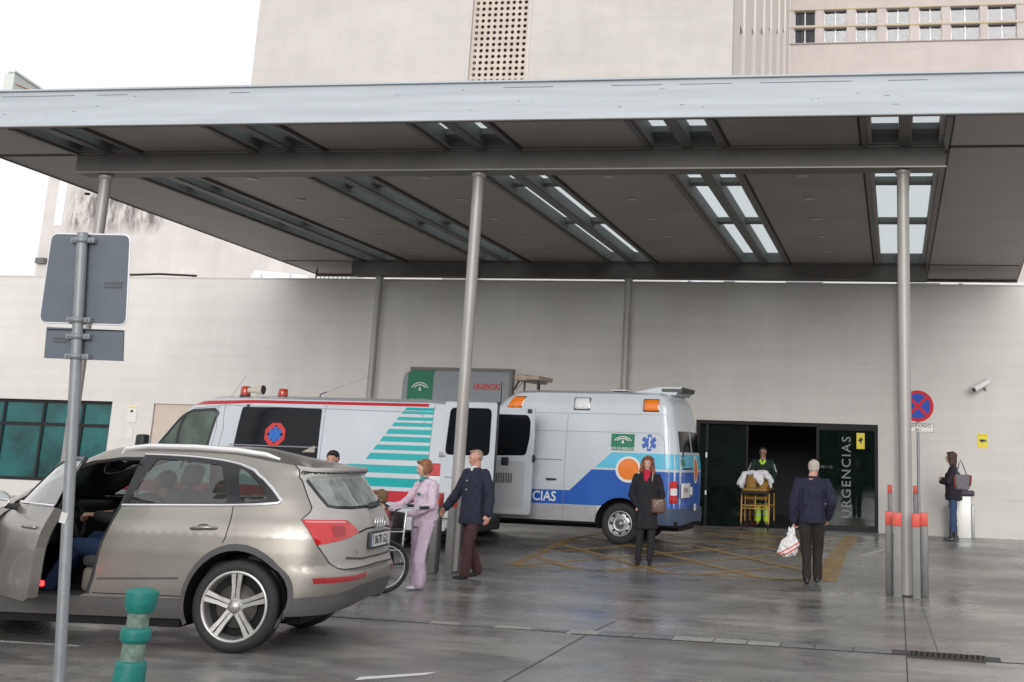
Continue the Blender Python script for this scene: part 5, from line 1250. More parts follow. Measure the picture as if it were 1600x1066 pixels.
plate(mb, rnd([(-.58, 1.12), (-.20, 1.12), (-.20, 1.30), (-.58, 1.30)], .02), [], sill_, lambda u, v, dd: (u, -.914+dd, v), .004)
for i in range(9): mb.box((-.57+i*.045, -.912, 1.13), (-.55+i*.045, -.908, 1.29), cabin)
mb.build('inner_trim', oe)
mb = MB(); mb.box((-.36, -.925, 1.42), (-.50, -.89, 1.56), blackp, bev=.02); mb.box((-.80, -.93, 2.33), (-.88, -.90, 2.40), blackp, bev=.01); mb.lathe([(0, .04), (.05, .03), (.075, 0)], blackp, 14, Matrix.Translation((-.935, -.96, 1.55))@Matrix.Rotation(R(-90), 4, 'Y')); mb.build('latch', oe)

# handles, rub strips and fuel flaps
for SV, v, hx in ((VR, vr, (2.28, 1.06)), (VL, vl, (2.55, 1.12))):
    mb = MB(); p = [SV.Q(hx[0]+q, hx[1], o_) for q, o_ in ((0, .0), (.02, .035), (.16, .04), (.18, .0))]; mb.tube(p, .016, blackp, 8); mb.build('door_handle', v, fix=False)
    mb = MB(); ribbon(SV, mb, [(hx[0]-.1, 1.62 if v is vl else 1.40), (SV.XCF+.3, 1.62 if v is vl else 1.40)], .018, vgap, .005); mb.build('door_rail', v, fix=False)

# ------------------------------------------------------------------ bollards round the columns
bst = mat('bollard_steel', (.20, .20, .19), .55, .2, var=.12, vscale=6); bdk = mat('bollard_shaded_steel', (.12, .12, .12), .45, .5, var=.15, vscale=6)  # second tone: same steel with shade put into its colour
bred = mat('bollard_red_band', (.62, .07, .045), .45, var=.12, vscale=20)
def bollard(loc, rz, label, group, m=bst):
    t = thing('square_bollard', label, 'bollard', loc, rz, group)
    mb = MB(); mb.box((-.05, -.05, 0), (.05, .05, .90), m, bev=.006); mb.build('post', t)
    mb = MB(); mb.box((-.052, -.052, .90), (.052, .052, 1.07), bred, bev=.006); mb.build('red_band', t)
    return t
GR = 'red topped square bollards around the canopy columns'
b0 = bollard((.135-.115, 17.46, 0), 0, 'pale red topped bollard on the entrance side of the right column', GR)
dup(b0, (.135+.125, 17.44, 0), 0, 'pale steel bollard with red top in front of the no stopping sign post', GR)
dup(b0, (-6.17-.19, 17.42, 0), 0, 'pale steel bollard with red top between the nurse and the man in the dark coat', GR)
dup(b0, (-6.17+.06, 17.40, 0), 0, 'pale steel bollard with red top half hidden by the man in the dark coat', GR)
b1 = bollard((.135-.225, 17.78, 0), R(0), 'shade-coloured red topped bollard on the entrance side of the right column', GR, bdk)
dup(b1, (.135+.235, 17.76, 0), 0, 'shade-coloured red topped bollard behind the pale one below the no stopping sign', GR)
dup(b1, (-6.17-.29, 17.80, 0), 0, 'shade-coloured steel bollard with red top right behind the nurse in lilac', GR)
dup(b1, (-6.17-.04, 17.98, 0), 0, 'shade-coloured steel bollard with red top squeezed between the two pale ones at the middle column', GR)
dup(b1, (.16-.28, 28.25, RH), 0, 'shade-coloured steel bollard with red top far behind the right column, left one', GR)
dup(b1, (.16+.26, 28.25, RH), 0, 'shade-coloured steel bollard with red top far behind the right column, right one', GR)
# ------------------------------------------------------------------ green bollard in front
gg = mat('green_bollard_plastic', (.004, .165, .14), .5, var=.12, vscale=12, bump=.15)
grub = worn('bollard_dirty_band', (.0, .25, .18), .5, .1, 14); gru2 = mat('scuffed_band', (.14, .20, .165), .7, var=.45, vscale=18)
t = thing('green_bollard', 'scuffed green ringed plastic bollard beside the galvanised sign pole', 'bollard', (-5.13, 8.3, 0), 0)
T = Matrix.Rotation(R(2.5), 4, 'Y')@Matrix.Diagonal((.9, .9, 1, 1))
mb = MB(); mb.lathe([(0, .708), (.05, .706), (.105, .694), (.112, .690), (.1175, .684), (.119, .676), (.117, .61), (.115, .600), (.101, .557), (.098, .550), (.082, .547)], gg, 40, T); mb.lathe([(.082, .452), (.100, .449), (.106, .444), (.112, .430), (.113, .424), (.112, .380), (.111, .374), (.098, .357), (.094, .353), (.084, .350)], gg, 40, T)
mb.lathe([(.084, .236), (.104, .232), (.109, .226), (.112, .21), (.114, .19), (.121, .05), (.123, -.02)], gg, 40, T); mb.build('ribbed_body', t)
mb = MB(); mb.lathe([(.0825, .548), (.080, .50), (.0825, .447)], gru2, 40, T); mb.build('worn_band', t); mb = MB(); mb.lathe([(.0845, .352), (.083, .30), (.0845, .233)], gru2, 40, T); mb.build('worn_band', t)
# ------------------------------------------------------------------ road sign seen from behind
galv = mat('galvanised_pole', (.25, .265, .275), .5, .35, var=.12, vscale=9); sgr = mat('sign_back_grey', (.125, .145, .17), .55, .2, var=.06, vscale=5); sed = mat('sign_rim_white', (.75, .75, .78), .4)
t = thing('road_sign', 'back of a grey rectangular road sign with a smaller plate below on a galvanised pole', 'sign', (-5.845, 8.6, 0), 0)
lean = math.atan2(6.175-5.86, 3.23)
T = Matrix.Rotation(-lean, 4, 'Y')
mb = MB(); mb.cyl((0, 0, -.02), (0, 0, 3.245), .040, galv, n=24, T=T); mb.lathe([(0, 3.25), (.03, 3.249), (.041, 3.242)], galv, 24, T); mb.build('pole', t)
S2 = Matrix.Rotation(-R(1.5), 4, 'Y')
mb = MB(); plate(mb, rnd([(-.61, 2.545), (.125, 2.535), (.06, 3.225), (-.615, 3.235)], .06), [], sgr, lambda u, v, d: (u, .045+d, v), .012)
mb.build('sign_panel', t)
mb = MB(); pp = rnd([(-.61, 2.545), (.125, 2.535), (.06, 3.225), (-.615, 3.235)], .06)
n_ = len(pp); mb.tube([(p[0], .05, p[1]) for p in pp], .007, sed, 6, closed=True); mb.build('panel_rim', t)
mb = MB(); mb.prism([(-.525, 2.275), (.135, 2.265), (.11, 2.495), (-.54, 2.510)], .045, .060, sgr); mb.box((-.53, .040, 2.487), (.11, .0449, 2.495), frm); mb.build('lower_plate', t)
for z in (3.19, 2.575, 2.45, 2.30):
    mb = MB(); c = T@Vector((0, 0, z)); TT = Matrix.Translation((c.x, 0, c.z)); mb.lathe([(.041, -.022), (.047, -.022), (.047, .022), (.041, .022)], galv, 20, TT); mb.box((-.10, -.004, -.02), (-.044, .045, .02), galv, TT, .004); mb.box((.044, -.004, -.02), (.10, .045, .02), galv, TT, .004)
    for x in (-.075, .075): mb.cyl((x, -.014, 0), (x, -.002, 0), .010, galv, n=8, T=TT)
    mb.build('clamp', t)
mb = MB(); dk_ = mat('sign_maker_print', (.09, .09, .10), .6); mb.box((-.16, .0385, 2.80), (.0, .0445, 2.835), dk_) ; mb.prism([(-.15, 2.845), (-.12, 2.845), (-.11, 2.865), (-.14, 2.865)], .0385, .0445, dk_); mb.box((-.44, .0385, 2.39), (-.32, .0445, 2.42), dk_)
mb = MB()
for (u, v, w_) in ((-.10, 2.845, .15), (-.10, 2.815, .15), (-.47, 2.42, .12), (-.47, 2.395, .12)): mb.box((u, .039, v), (u+w_, .0445, v+.014), dk_)
mb.build('maker_print', t)
mb = MB(); c = T@Vector((0, 0, 1.12)); mb.box((-.035, -.0435, -.03), (.02, -.038, .045), mat('sticker_pale', (.6, .6, .58), .5), Matrix.Translation((c.x, 0, c.z))@Matrix.Rotation(R(12), 4, 'Y')); mb.build('sticker', t)
# ------------------------------------------------------------------ no-stopping sign
t = thing('no_stopping_sign', 'round blue and red no stopping sign with a reserved plate on a thin post', 'sign', (.42, 24.3, gz(24.3)), 0)
mb = MB(); mb.cyl((0, 0, 0), (0, 0, 2.86), .028, galv, n=16); mb.build('post', t)
sr = mat('sign_red', (.50, .015, .022), .5, spec=.15); sb = mat('sign_blue', (.02, .07, .36), .5, spec=.15)
zc, rs_ = 2.58, .29
mb = MB(); mb.prism(circ((0, zc), rs_, 40), -.045, -.03, sr); mb.prism(circ((0, zc), rs_*.79, 36), -.0475, -.0455, sb)
for a in (R(45), R(-45)):
    c, s_ = math.cos(a), math.sin(a); mb.prism([(c*u-s_*v, zc+s_*u+c*v) for u, v in ((-.225, -.028), (.225, -.028), (.225, .028), (-.225, .028))], -.051+(.001 if a > 0 else 0), -.048, sr)
mb.build('disc', t)
mb = MB(); mb.box((-.29, -.045, 2.10), (.29, -.03, 2.27), paper); o = mb.build('plate', t)
mb = MB(); put_text(mb, 'RESERVADO', .088, blk, lambda u, v: (u, -.047, 2.222+v), bold=.001); put_text(mb, '061', .075, blk, lambda u, v: (u, -.047, 2.145+v), bold=.001)
for a_, b_ in (((-.285, -.0465, 2.105), (.285, -.0455, 2.112)), ((-.285, -.0465, 2.258), (.285, -.0455, 2.265)), ((-.285, -.0465, 2.112), (-.278, -.0455, 2.258)), ((.278, -.0465, 2.112), (.285, -.0455, 2.258))): mb.box(a_, b_, blk)
mb.build('lettering', o)
# ------------------------------------------------------------------ wall furniture
t = thing('emergency_wall_sign', 'grey emergency department sign with a green emblem end and red lettering on the wall', 'sign', (-10.35, YW, 0))
sg = mat('sign_face_grey', (.26, .28, .30), .45, var=.05); sfr = mat('sign_frame', (.16, .15, .14), .5, .3)
mb = MB(); mb.prism([(-1.33, 2.55), (1.35, 2.55), (1.35, 3.50), (-1.12, 3.50), (-1.28, 3.42), (-1.33, 3.25)], -.16, -.02, sg); mb.build('sign_box', t)
mb = MB(); mb.box((-1.15, -.20, 3.502), (1.42, -.0, 3.57), sfr); mb.box((1.352, -.20, 2.55), (1.42, -.0, 3.50), sfr); mb.box((1.15, -.165, 2.7), (1.17, -.161, 3.25), frm); mb.build('frame', t)
mb = MB(); mb.prism([(-1.20, 2.56), (-.56, 2.56), (-.56, 3.40), (-.52, 3.49), (-1.12, 3.49), (-1.20, 3.40)], -.168, -.162, juntag)
mb.build('green_panel', t)
mb = MB()
for sh in arch_emblem(): mb.prism([(-.88+p[0]*.52, 3.08+p[1]*.5) for p in sh], -.173, -.169, decalw)
put_text(mb, 'JUNTA DE ANDALUCIA', .05, decalw, lambda u, v: (-.88+u, -.170, 2.80+v), sx=.9); mb.build('emblem', t)
mb = MB(); put_text(mb, 'URGENCIAS', .20, vred, lambda u, v: (1.13+u*.62, -.164, 3.13+v), bold=.006, align='RIGHT'); mb.build('lettering', t)
t = thing('security_camera', 'white bullet security camera on a bracket high on the right wall', 'camera', (1.94, YW, 3.42))
TT = Matrix.Rotation(R(-58), 4, 'Z')@Matrix.Rotation(R(24), 4, 'X') 
cwm = mat('camera_white', (.70, .70, .68), .35)
D = Vector((-.72, -.45, -.42)).normalized(); c0 = Vector((.10, -.22, .10)); c1 = c0+D*.42
mb = MB(); mb.cyl(c0, c1, .062, cwm, n=20); mb.cyl(c0, c0-D*.01, .05, cwm); mb.build('housing', t)
mb = MB(); mb.cyl(c1, c1+D*.012, .055, blackp); mb.build('lens', t)
mb = MB(); up = Vector((0, 0, 1)); s_ = D.cross(up).normalized(); n__ = s_.cross(D).normalized()
q = [c0+s_*.075+n__*.06, c0-s_*.075+n__*.06, c1+D*.07-s_*.075+n__*.06, c1+D*.07+s_*.075+n__*.06]; mb.add([tuple(a) for a in q]+[tuple(a+n__*.014) for a in q], [(0, 1, 2, 3), (7, 6, 5, 4), (0, 4, 5, 1), (1, 5, 6, 2), (2, 6, 7, 3), (3, 7, 4, 0)], cwm); mb.build('sun_shield', t)
mb = MB(); mb.tube([c0+D*.12-n__*.05, (.02, -.10, -.03), (.06, -.002, -.08)], .022, mat('camera_bracket', (.25, .22, .21), .5), 8); mb.build('bracket', t)
t = thing('cctv_notice', 'yellow camera warning notice on the wall behind the woman with the grey bag', 'notice', (1.91, YW, 2.24))
mb = MB(); mb.box((-.11, -.012, -.155), (.11, -.002, .155), yl); mb.build('panel', t)
mb = MB(); mb.box((-.07, -.0145, -.02), (.05, -.0125, .03), blk); mb.prism([(.05, .0), (.085, .025), (.085, -.02), (.05, -.01)], -.0145, -.0125, blk); mb.box((-.02, -.0145, -.05), (.0, -.0125, -.02), blk); put_text(mb, 'ZONA VIGILADA', .030, blk, lambda u, v: (u, -.0135, .12+v), sx=.85); mb.build('print', t)
mb = MB(); mb.box((-18.95, YW-.012, 2.05), (-18.70, YW-.002, 2.46), paper); mb.box((-18.88, YW-.0145, 2.30), (-18.80, YW-.0125, 2.35), blk); mb.box((-18.93, YW-.0145, 2.41), (-18.72, YW-.0125, 2.44), yl)
o = mb.build('wall_notice'); tag(o, 'small pale notice with a black mark on the left wall beside the green window', 'notice')
mb = MB(); mb.box((-18.90, YW-.012, 1.66), (-18.74, YW-.002, 1.90), paper); o = mb.build('small_notice'); tag(o, 'smaller blank pale notice just under the marked one on the left wall', 'notice')
mb = MB(); mb.box((-.93, YW-.010, 1.0), (-.90, YW-.004, 1.05), paper)
# litter bin
t = thing('litter_bin', 'tall white and grey rectangular bin with a dark lid against the right wall', 'bin', (1.47, 28.85, RH))
bw = mat('bin_white_metal', (.62, .62, .59), .35, .2, var=.05); bg_ = mat('bin_grey_side', (.30, .31, .31), .4, .3)
mb = MB(); mb.box((-.20, -.16, 0), (.13, .16, .88), bw, bev=.012); mb.build('bin_body', t)
mb = MB(); mb.box((-.34, -.12, 0), (-.205, .16, .70), bg_, bev=.008); mb.box((.135, -.14, 0), (.20, .16, .70), bg_, bev=.008); mb.build('side_panel', t)
mb = MB(); mb.box((-.22, -.19, .885), (.21, .17, 1.0), mat('bin_lid', (.045, .035, .055), .5), bev=.03); mb.tube([(-.09, -.0, 1.0), (-.09, 0, 1.07), (-.04, 0, 1.08)], .012, blackp); mb.build('lid', t)

# ------------------------------------------------------------------ people
_ico = {}
def ico(sub=2):
    if sub not in _ico:
        bm = bmesh.new(); bmesh.ops.create_icosphere(bm, subdivisions=sub, radius=1); _ico[sub] = [v.co.copy() for v in bm.verts]; bm.free()
    return _ico[sub]
def hull_into(V, F, balls, sub=2):
    """convex hull of ellipsoids (centre, radii) appended as a closed shell"""
    bm = bmesh.new()
    for c, r in balls:
        r = (r, r, r) if not isinstance(r, (tuple, list)) else r
        for p in ico(sub): bm.verts.new((c[0]+p.x*r[0], c[1]+p.y*r[1], c[2]+p.z*r[2]))
    bm.verts.ensure_lookup_table()
    res = bmesh.ops.convex_hull(bm, input=bm.verts[:])
    bad = [e for e in res['geom_interior'] if isinstance(e, bmesh.types.BMVert)]+[e for e in res['geom_unused'] if isinstance(e, bmesh.types.BMVert)]
    bmesh.ops.delete(bm, geom=list(set(bad)), context='VERTS')
    bm.verts.ensure_lookup_table(); bm.verts.index_update()
    k = len(V); V += [tuple(v.co) for v in bm.verts]; F += [tuple(k+v.index for v in f.verts) for f in bm.faces]; bm.free()
def fuse(name, hulls, m, parent, voxel=.009, smooth=4, fold=0., fscale=(9, 9, 6), seed=0, cut=None):
    V = []; F = []
    for h in hulls: hull_into(V, F, h)
    me = bpy.data.meshes.new(name); me.from_pydata(V, [], F)
    o = bpy.data.objects.new(name, me); COL.objects.link(o)
    md = o.modifiers.new('r', 'REMESH'); md.mode = 'VOXEL'; md.voxel_size = voxel
    if smooth:
        sm = o.modifiers.new('s', 'SMOOTH'); sm.factor = .5; sm.iterations = smooth
    dg = bpy.context.evaluated_depsgraph_get(); dg.update()
    m2 = bpy.data.meshes.new_from_object(o.evaluated_get(dg))
    bpy.data.objects.remove(o); bpy.data.meshes.remove(me); m2.name = name
    if fold:
        nv = [v.normal.copy() for v in m2.vertices]
        for v, n in zip(m2.vertices, nv):
            c = v.co; p = Vector((c.x*fscale[0]+seed, c.y*fscale[1], c.z*fscale[2]+.6*math.sin(c.x*7+c.y*5)))
            d = 1-abs(noise.noise(p))*2.6; q = 1-abs(noise.noise(p*2.1+Vector((4, 2, 9))))*2.4
            v.co = c+n*(fold*1.1*(max(-.2, d)*.8-.22)+fold*.5*max(-.3, q-.45))
    m2.materials.clear(); m2.materials.append(m); m2.polygons.foreach_set('use_smooth', [True]*len(m2.polygons)); m2.update()
    return link(name, m2, parent)
def lerp(a, b, t): return tuple(a[i]+(b[i]-a[i])*t for i in range(3))
def hand(hulls, w, el, s, curl=.5, H=1.7, palm_dir=None):
    """wrist w, elbow el; s = +1 right hand. Palm faces the body, thumb forward"""
    d = (Vector(w)-Vector(el)).normalized(); k = H/1.7
    side = Vector((s, 0, 0)) if palm_dir is None else Vector(palm_dir)
    side = (side-d*side.dot(d)).normalized(); th = d.cross(side)*s      # towards the thumb side
    if th.y < 0 and palm_dir is None: th = -th
    w = Vector(w); P0 = w+d*.02*k; P1 = w+d*.085*k
    hulls.append([(tuple(P0+th*.018*k), .014*k), (tuple(P0-th*.018*k), .014*k), (tuple(P1+th*.03*k), .012*k), (tuple(P1-th*.03*k), .011*k)])
    for i, (off, ln) in enumerate(((.030, .068), (.010, .078), (-.011, .072), (-.031, .055))):
        b = P1+th*off*k; c1 = curl*.9; d1 = (d*math.cos(c1)-side*math.sin(c1)); c2 = curl*1.9; d2 = (d*math.cos(c2)-side*math.sin(c2))
        m_ = b+d1*ln*.5*k; e = m_+d2*ln*.5*k
        hulls.append([(tuple(b), .0095*k), (tuple(m_), .009*k)]); hulls.append([(tuple(m_), .009*k), (tuple(e), .0075*k)])
    t0 = w+d*.03*k+th*.02*k; t1 = t0+(th*.75+d*.6-side*.25).normalized()*.036*k; t2 = t1+(d*.95+th*.15-side*.35).normalized()*.030*k
    hulls.append([(tuple(t0), .013*k), (tuple(t1), .0105*k)]); hulls.append([(tuple(t1), .0105*k), (tuple(t2), .0085*k)])
SKIN = lambda n, c: mat('skin_'+n, c, .55, var=.05, vscale=8)
eyed = mat('eye_dark', (.02, .015, .012), .2); lipm = mat('lips', (.33, .12, .10), .5); browm = {}
def person(label, loc, rz, H, J=None, skin_=(.52, .31, .23), group=None, bulk=1., look=(0, 0), hands=(.5, .5), woman=False, voxel=.0085, palms=(None, None)):
    J0 = dict(head=(0, .008, .924), neck=(0, -.006, .845), chest=(0, 0, .735), waist=(0, .0, .625), pelvis=(0, -.004, .535))
    sw = .098 if woman else .112
    for s, n in ((1, 'R'), (-1, 'L')):
        J0['sh'+n] = (s*sw, -.006, .800); J0['el'+n] = (s*(sw+.022), -.014, .628); J0['wr'+n] = (s*(sw+.024), .020, .490)
        J0['hip'+n] = (s*.052, 0, .52); J0['kn'+n] = (s*.056, .008, .285); J0['an'+n] = (s*.056, -.008, .048); J0['toe'+n] = (s*.064, .082, .014)
    J0.update(J or {})
    P = {k: tuple(c*H for c in v) for k, v in J0.items()}
    t = thing('person', label, 'person', loc, rz, group)
    h = []
    hd = Vector(P['head']); k = H/1.7
    yaw, pit = look; RM = Matrix.Rotation(yaw, 3, 'Z')@Matrix.Rotation(pit, 3, 'X')
    def hp(x, y, z): return tuple(hd+RM@Vector((x*k, y*k, z*k)))
    # skull, face, jaw, nose, ears
    h.append([(hp(0, -.018, .032), (.072*k, .086*k, .078*k)), (hp(0, .018, .0), (.062*k, .075*k, .07*k))])
    h.append([(hp(0, .030, -.015), (.056*k, .058*k, .06*k)), (hp(0, .052, -.078), (.026*k, .026*k, .022*k)), (hp(0, .0, -.055), (.05*k, .05*k, .035*k))])
    h.append([(hp(0, .086, .018), .008*k), (hp(0, .098, -.020), .011*k), (hp(.012, .086, -.024), .008*k), (hp(-.012, .086, -.024), .008*k)])
    h.append([(hp(-.03, .080, .032), .010*k), (hp(.03, .080, .032), .010*k)])
    h.append([(hp(-.016, .075, -.050), .008*k), (hp(.016, .075, -.050), .008*k), (hp(0, .080, -.050), .008*k)])
    for s in (1, -1): h.append([(hp(s*.074, -.008, .018), (.008*k, .016*k, .022*k)), (hp(s*.072, -.004, -.016), (.007*k, .010*k, .012*k))])
    nk = .060*k if not woman else .048*k
    h.append([(hp(0, -.015, -.05), nk), (P['neck'], nk*1.05)]); h.append([(P['neck'], nk*1.05), (lerp(P['neck'], P['chest'], .5), (.09*k, .06*k, .05*k))])
    for n, s, hc, pd in (('R', 1, hands[0], palms[0]), ('L', -1, hands[1], palms[1])):
        a, b, c = P['sh'+n], P['el'+n], P['wr'+n]
        h.append([(a, .038*k), (b, .034*k)]); h.append([(b, .036*k), (lerp(b, c, .3), .036*k), (c, .024*k)])
        h.append([(c, .024*k), (lerp(b, c, 1.08), .020*k)]); hand(h, c, b, s, hc, H, pd)
        a, b, c = P['hip'+n], P['kn'+n], P['an'+n]
        h.append([(a, .070*k), (b, .046*k)]); h.append([(b, .050*k), (lerp(b, c, .3), .050*k), (c, .033*k)])
    h.append([(P['shR'], .038*k), (P['shL'], .038*k), (P['chest'], (.125*k, .08*k, .07*k))]); h.append([(P['chest'], (.125*k, .08*k, .07*k)), (P['waist'], (.11*k, .08*k, .05*k))])
    h.append([(P['waist'], (.11*k, .08*k, .05*k)), (P['pelvis'], (.115*k, .08*k, .06*k))])
    h.append([(P['pelvis'], (.11*k, .08*k, .06*k)), (P['hipR'], .072*k)]); h.append([(P['pelvis'], (.11*k, .08*k, .06*k)), (P['hipL'], .072*k)])
    body = fuse('body', h, SKIN('%.2f' % skin_[0], skin_), t, voxel*.85, 2)
    mb = MB()
    for s in (1, -1):
        c = Vector(hp(s*.030, .083, .006)); T = Matrix.Translation(c)
        mb.add([tuple(Vector((p.x*.013*k, p.y*.006*k, p.z*.0065*k))) for p in ico(1)], [], eyed)
        bm = bmesh.new(); bmesh.ops.create_uvsphere(bm, u_segments=8, v_segments=6, radius=1); mb.add([(v.co.x*.010*k, v.co.y*.006*k, v.co.z*.005*k) for v in bm.verts], [[v.index for v in f.verts] for f in bm.faces], eyed, True, T); bm.free()
    mb.build('eye', body)
    mb = MB()
    bm = bmesh.new(); bmesh.ops.create_uvsphere(bm, u_segments=10, v_segments=6, radius=1); mb.add([(v.co.x*.022*k, v.co.y*.006*k, v.co.z*.006*k) for v in bm.verts], [[v.index for v in f.verts] for f in bm.faces], lipm, True, Matrix.Translation(hp(0, .0855, -.051))); bm.free()
    mb.build('mouth', body)
    return t, P, k, hp, body
def cloth(name, col, rough=.85, var=.12, vs=14, bump=.25): return mat(name, col, rough, var=var, vscale=vs, bump=bump, bscale=90)
def torso(P, k, g, hem, hemw=(.15, .105), open_=0, wide=1.):
    """jacket volume: shoulders to hem height (fraction along waist->knee)"""
    a, b, w = P['shR'], P['shL'], P['waist']
    hz = (w[0]*.6+P['pelvis'][0]*.4, P['pelvis'][1], hem)
    lo = lambda q, f: (q[0]*f, q[1], q[2]-.045*k)
    return [[(lo(a, .95), (.055*k*g, .06*k*g, .05*k)), (lo(b, .95), (.055*k*g, .06*k*g, .05*k)), (P['chest'], (.160*k*g, .112*k*g, .09*k))], [(lerp(P['neck'], P['chest'], .12), (.058*k, .056*k, .026*k)), (a, g*.046*k), (b, g*.046*k)], [(lerp(P['neck'], P['chest'], .2), (.075*k, .07*k, .03*k)), (P['chest'], (.15*k*g, .112*k*g, .09*k))],
            [(P['chest'], (.158*k*g*wide, .112*k*g*wide, .09*k)), (w, (.150*k*g*wide, .115*k*g*wide, .07*k))],
            [(w, (.150*k*g*wide, .115*k*g*wide, .07*k)), ((hz[0], hz[1], hem+.03), (hemw[0]*k*g, hemw[1]*k*g, .03*k))]]
def sleeves(P, k, g=1., r=(.056, .052, .044), to=.93, which='RL'):
    out = []
    for n in which:
        a, b, c = P['sh'+n], P['el'+n], P['wr'+n]; e = lerp(b, c, to)
        out.append([(a, r[0]*k*g), (b, r[1]*k*g)]); out.append([(b, r[1]*k*g), (e, r[2]*k*g)])
    return out
def legs(P, k, r=(.092, .066, .058), to=.96, which='RL', pel=True):
    out = []
    for n in which:
        a, b, c = P['hip'+n], P['kn'+n], P['an'+n]; e = lerp(b, c, to)
        out.append([(a, r[0]*k), (b, r[1]*k)]); out.append([(b, r[1]*k), (e, r[2]*k)])
    if pel: out.append([(P['pelvis'], (.14*k, .105*k, .08*k)), (P['hipR'], r[0]*k), (P['hipL'], r[0]*k)])
    return out
def shoes(P, k, name, m, t, hi=0, r=.038):
    h = []
    for n in 'RL':
        a, b = Vector(P['an'+n]), Vector(P['toe'+n]); d = (b-a); d.z = 0; d.normalize(); z0 = b.z+.006
        h.append([(tuple(a-d*.03*k+Vector((0, 0, -.01))), (r*k*.85, r*k*.85, .035*k)), ((a.x-d.x*.03*k, a.y-d.y*.03*k, max(.018, a.z-.055*k)), .022*k)])
        h.append([((a.x-d.x*.035*k, a.y-d.y*.035*k, max(.025, a.z-.045*k)), (r*k*.85, r*k*.85, .025*k)), ((a.x+d.x*.06*k, a.y+d.y*.06*k, max(.03, (a.z+b.z)/2-.015)), (r*k, r*k, .030*k)), ((b.x, b.y, z0+.008), (r*k*.8, r*k*.8, .020*k))])
        if hi: h.append([(tuple(a), r*k*1.0), (tuple(Vector(lerp(P['an'+n], P['kn'+n], hi))), r*k*1.35)])
    return fuse(name, h, m, t, .008, 2)
def arms_bent(): pass
OBJ = {}
# --- nurse in lilac, facing left, pushing the wheelchair
SN = (.56, .34, .26)
J = dict(head=(0, .030, .928), neck=(0, .008, .845), elR=(.165, .055, .665), wrR=(.20, .185, .600), elL=(-.150, .03, .645), wrL=(-.04, .15, .570), anR=(.060, -.045, .05), knR=(.058, -.005, .285), toeR=(.07, .05, .014), anL=(-.056, .045, .048), knL=(-.056, .045, .288), toeL=(-.062, .135, .014))
t, P, k, hp, body = person('nurse in a lilac cardigan and pale scrubs with a teal scarf pushing the wheelchair', (-5.80, 15.45, 0), R(142), 1.56, J, SN, bulk=1.1, look=(R(-8), R(-14)), hands=(.9, .9), woman=True, palms=((0, 0, 1), (0, 0, 1)))
lil = cloth('lilac_cardigan', (.56, .44, .52)); scr_ = cloth('pale_scrubs', (.60, .50, .60), vs=8)
fuse('tunic', torso(P, k, 1.08, .72, (.165, .135))+[[(P['pelvis'], (.15*k, .12*k, .05))]], scr_, t, .010, 4, .010)
cd_ = torso(P, k, 1.18, .80, (.172, .14), wide=1.08)
cd_ = [[((q[0][0], q[0][1]-.022, q[0][2]), q[1]) for q in h] for h in cd_]
fuse('cardigan', cd_+sleeves(P, k, 1.05, (.060, .058, .046)), lil, t, .010, 3, .014, seed=3)
fuse('trousers', legs(P, k, (.104, .086, .086), .98), cloth('lilac_trousers', (.57, .45, .55), vs=8), t, .010, 3, .014, (9, 9, 3.2), 5)
shoes(P, k, 'shoe', mat('white_shoe', (.68, .66, .68), .5), t)
fuse('scarf', [[(tuple(Vector(P['neck'])+Vector((.0, .02, .012))), (.062*k, .058*k, .022*k))], [(tuple(Vector(P['neck'])+Vector((.0, .055, -.02))), (.05*k, .025*k, .03*k))]], cloth('teal_scarf', (.03, .26, .27)), t, .007, 2, .008, (20, 20, 20))
hr = cloth('auburn_hair', (.24, .10, .045), .6, .3, 30)
fuse('hair', [[(hp(0, -.03, .045), (.088*k, .092*k, .078*k)), (hp(0, -.045, -.02), (.090*k, .070*k, .06*k))], [(hp(.07, -.01, .03), (.024*k, .05*k, .05*k)), (hp(.075, .0, -.055), (.022*k, .04*k, .03*k))], [(hp(-.07, -.01, .03), (.024*k, .05*k, .05*k)), (hp(-.075, .0, -.055), (.022*k, .04*k, .03*k))], [(hp(0, .035, .09), (.06*k, .04*k, .022*k))]], hr, t, .007, 1, .010, (22, 22, 10))
mb = MB(); 
mb.tube([tuple(Vector(P['neck'])+Vector(v)) for v in ((-.05, .055, .0), (-.045, .12, -.10), (-.02, .155, -.22))], .004, mat('lanyard_red', (.30, .06, .05), .6), 6); mb.build('lanyard', t)
mb = MB(); mb.box((-.015, -.003, -.035), (.015, .003, .035), mat('badge_green', (.05, .14, .08), .5), Matrix.Translation(tuple(Vector(P['chest'])+Vector((-.07, .135, -.01))))@Matrix.Rotation(R(90), 4, 'Y')); mb.build('name_badge', t)
# --- man in dark coat walking left
SM = (.50, .26, .19)
J = dict(head=(.0, .018, .920), neck=(0, .004, .845), elR=(.175, .02, .655), wrR=(.225, .09, .535), elL=(-.160, -.025, .64), wrL=(-.175, .0, .505), hipR=(.052, 0, .52), knR=(.054, -.01, .285), anR=(.052, -.12, .065), toeR=(.052, -.045, .016), knL=(-.054, .075, .29), anL=(-.05, .095, .05), toeL=(-.052, .19, .022))
t, P, k, hp, body = person('man in a dark navy coat and maroon trousers walking left past the middle column', (-5.62, 16.85, 0), R(148), 1.72, J, SM, bulk=1.2, look=(R(-8), R(-10)), hands=(.5, .4))
navy = cloth('navy_coat', (.012, .015, .032))
fuse('coat', torso(P, k, 1.18, .70, (.185, .155), wide=1.10)+sleeves(P, k, 1.12, (.062, .060, .052), .98), navy, t, .010, 3, .011, seed=8)
fuse('trousers', legs(P, k, (.095, .072, .066), .98), cloth('maroon_trousers', (.052, .018, .018)), t, .010, 3, .014, (8, 8, 3), 2)
shoes(P, k, 'shoe', mat('black_shoe', (.012, .012, .014), .4), t, r=.044)
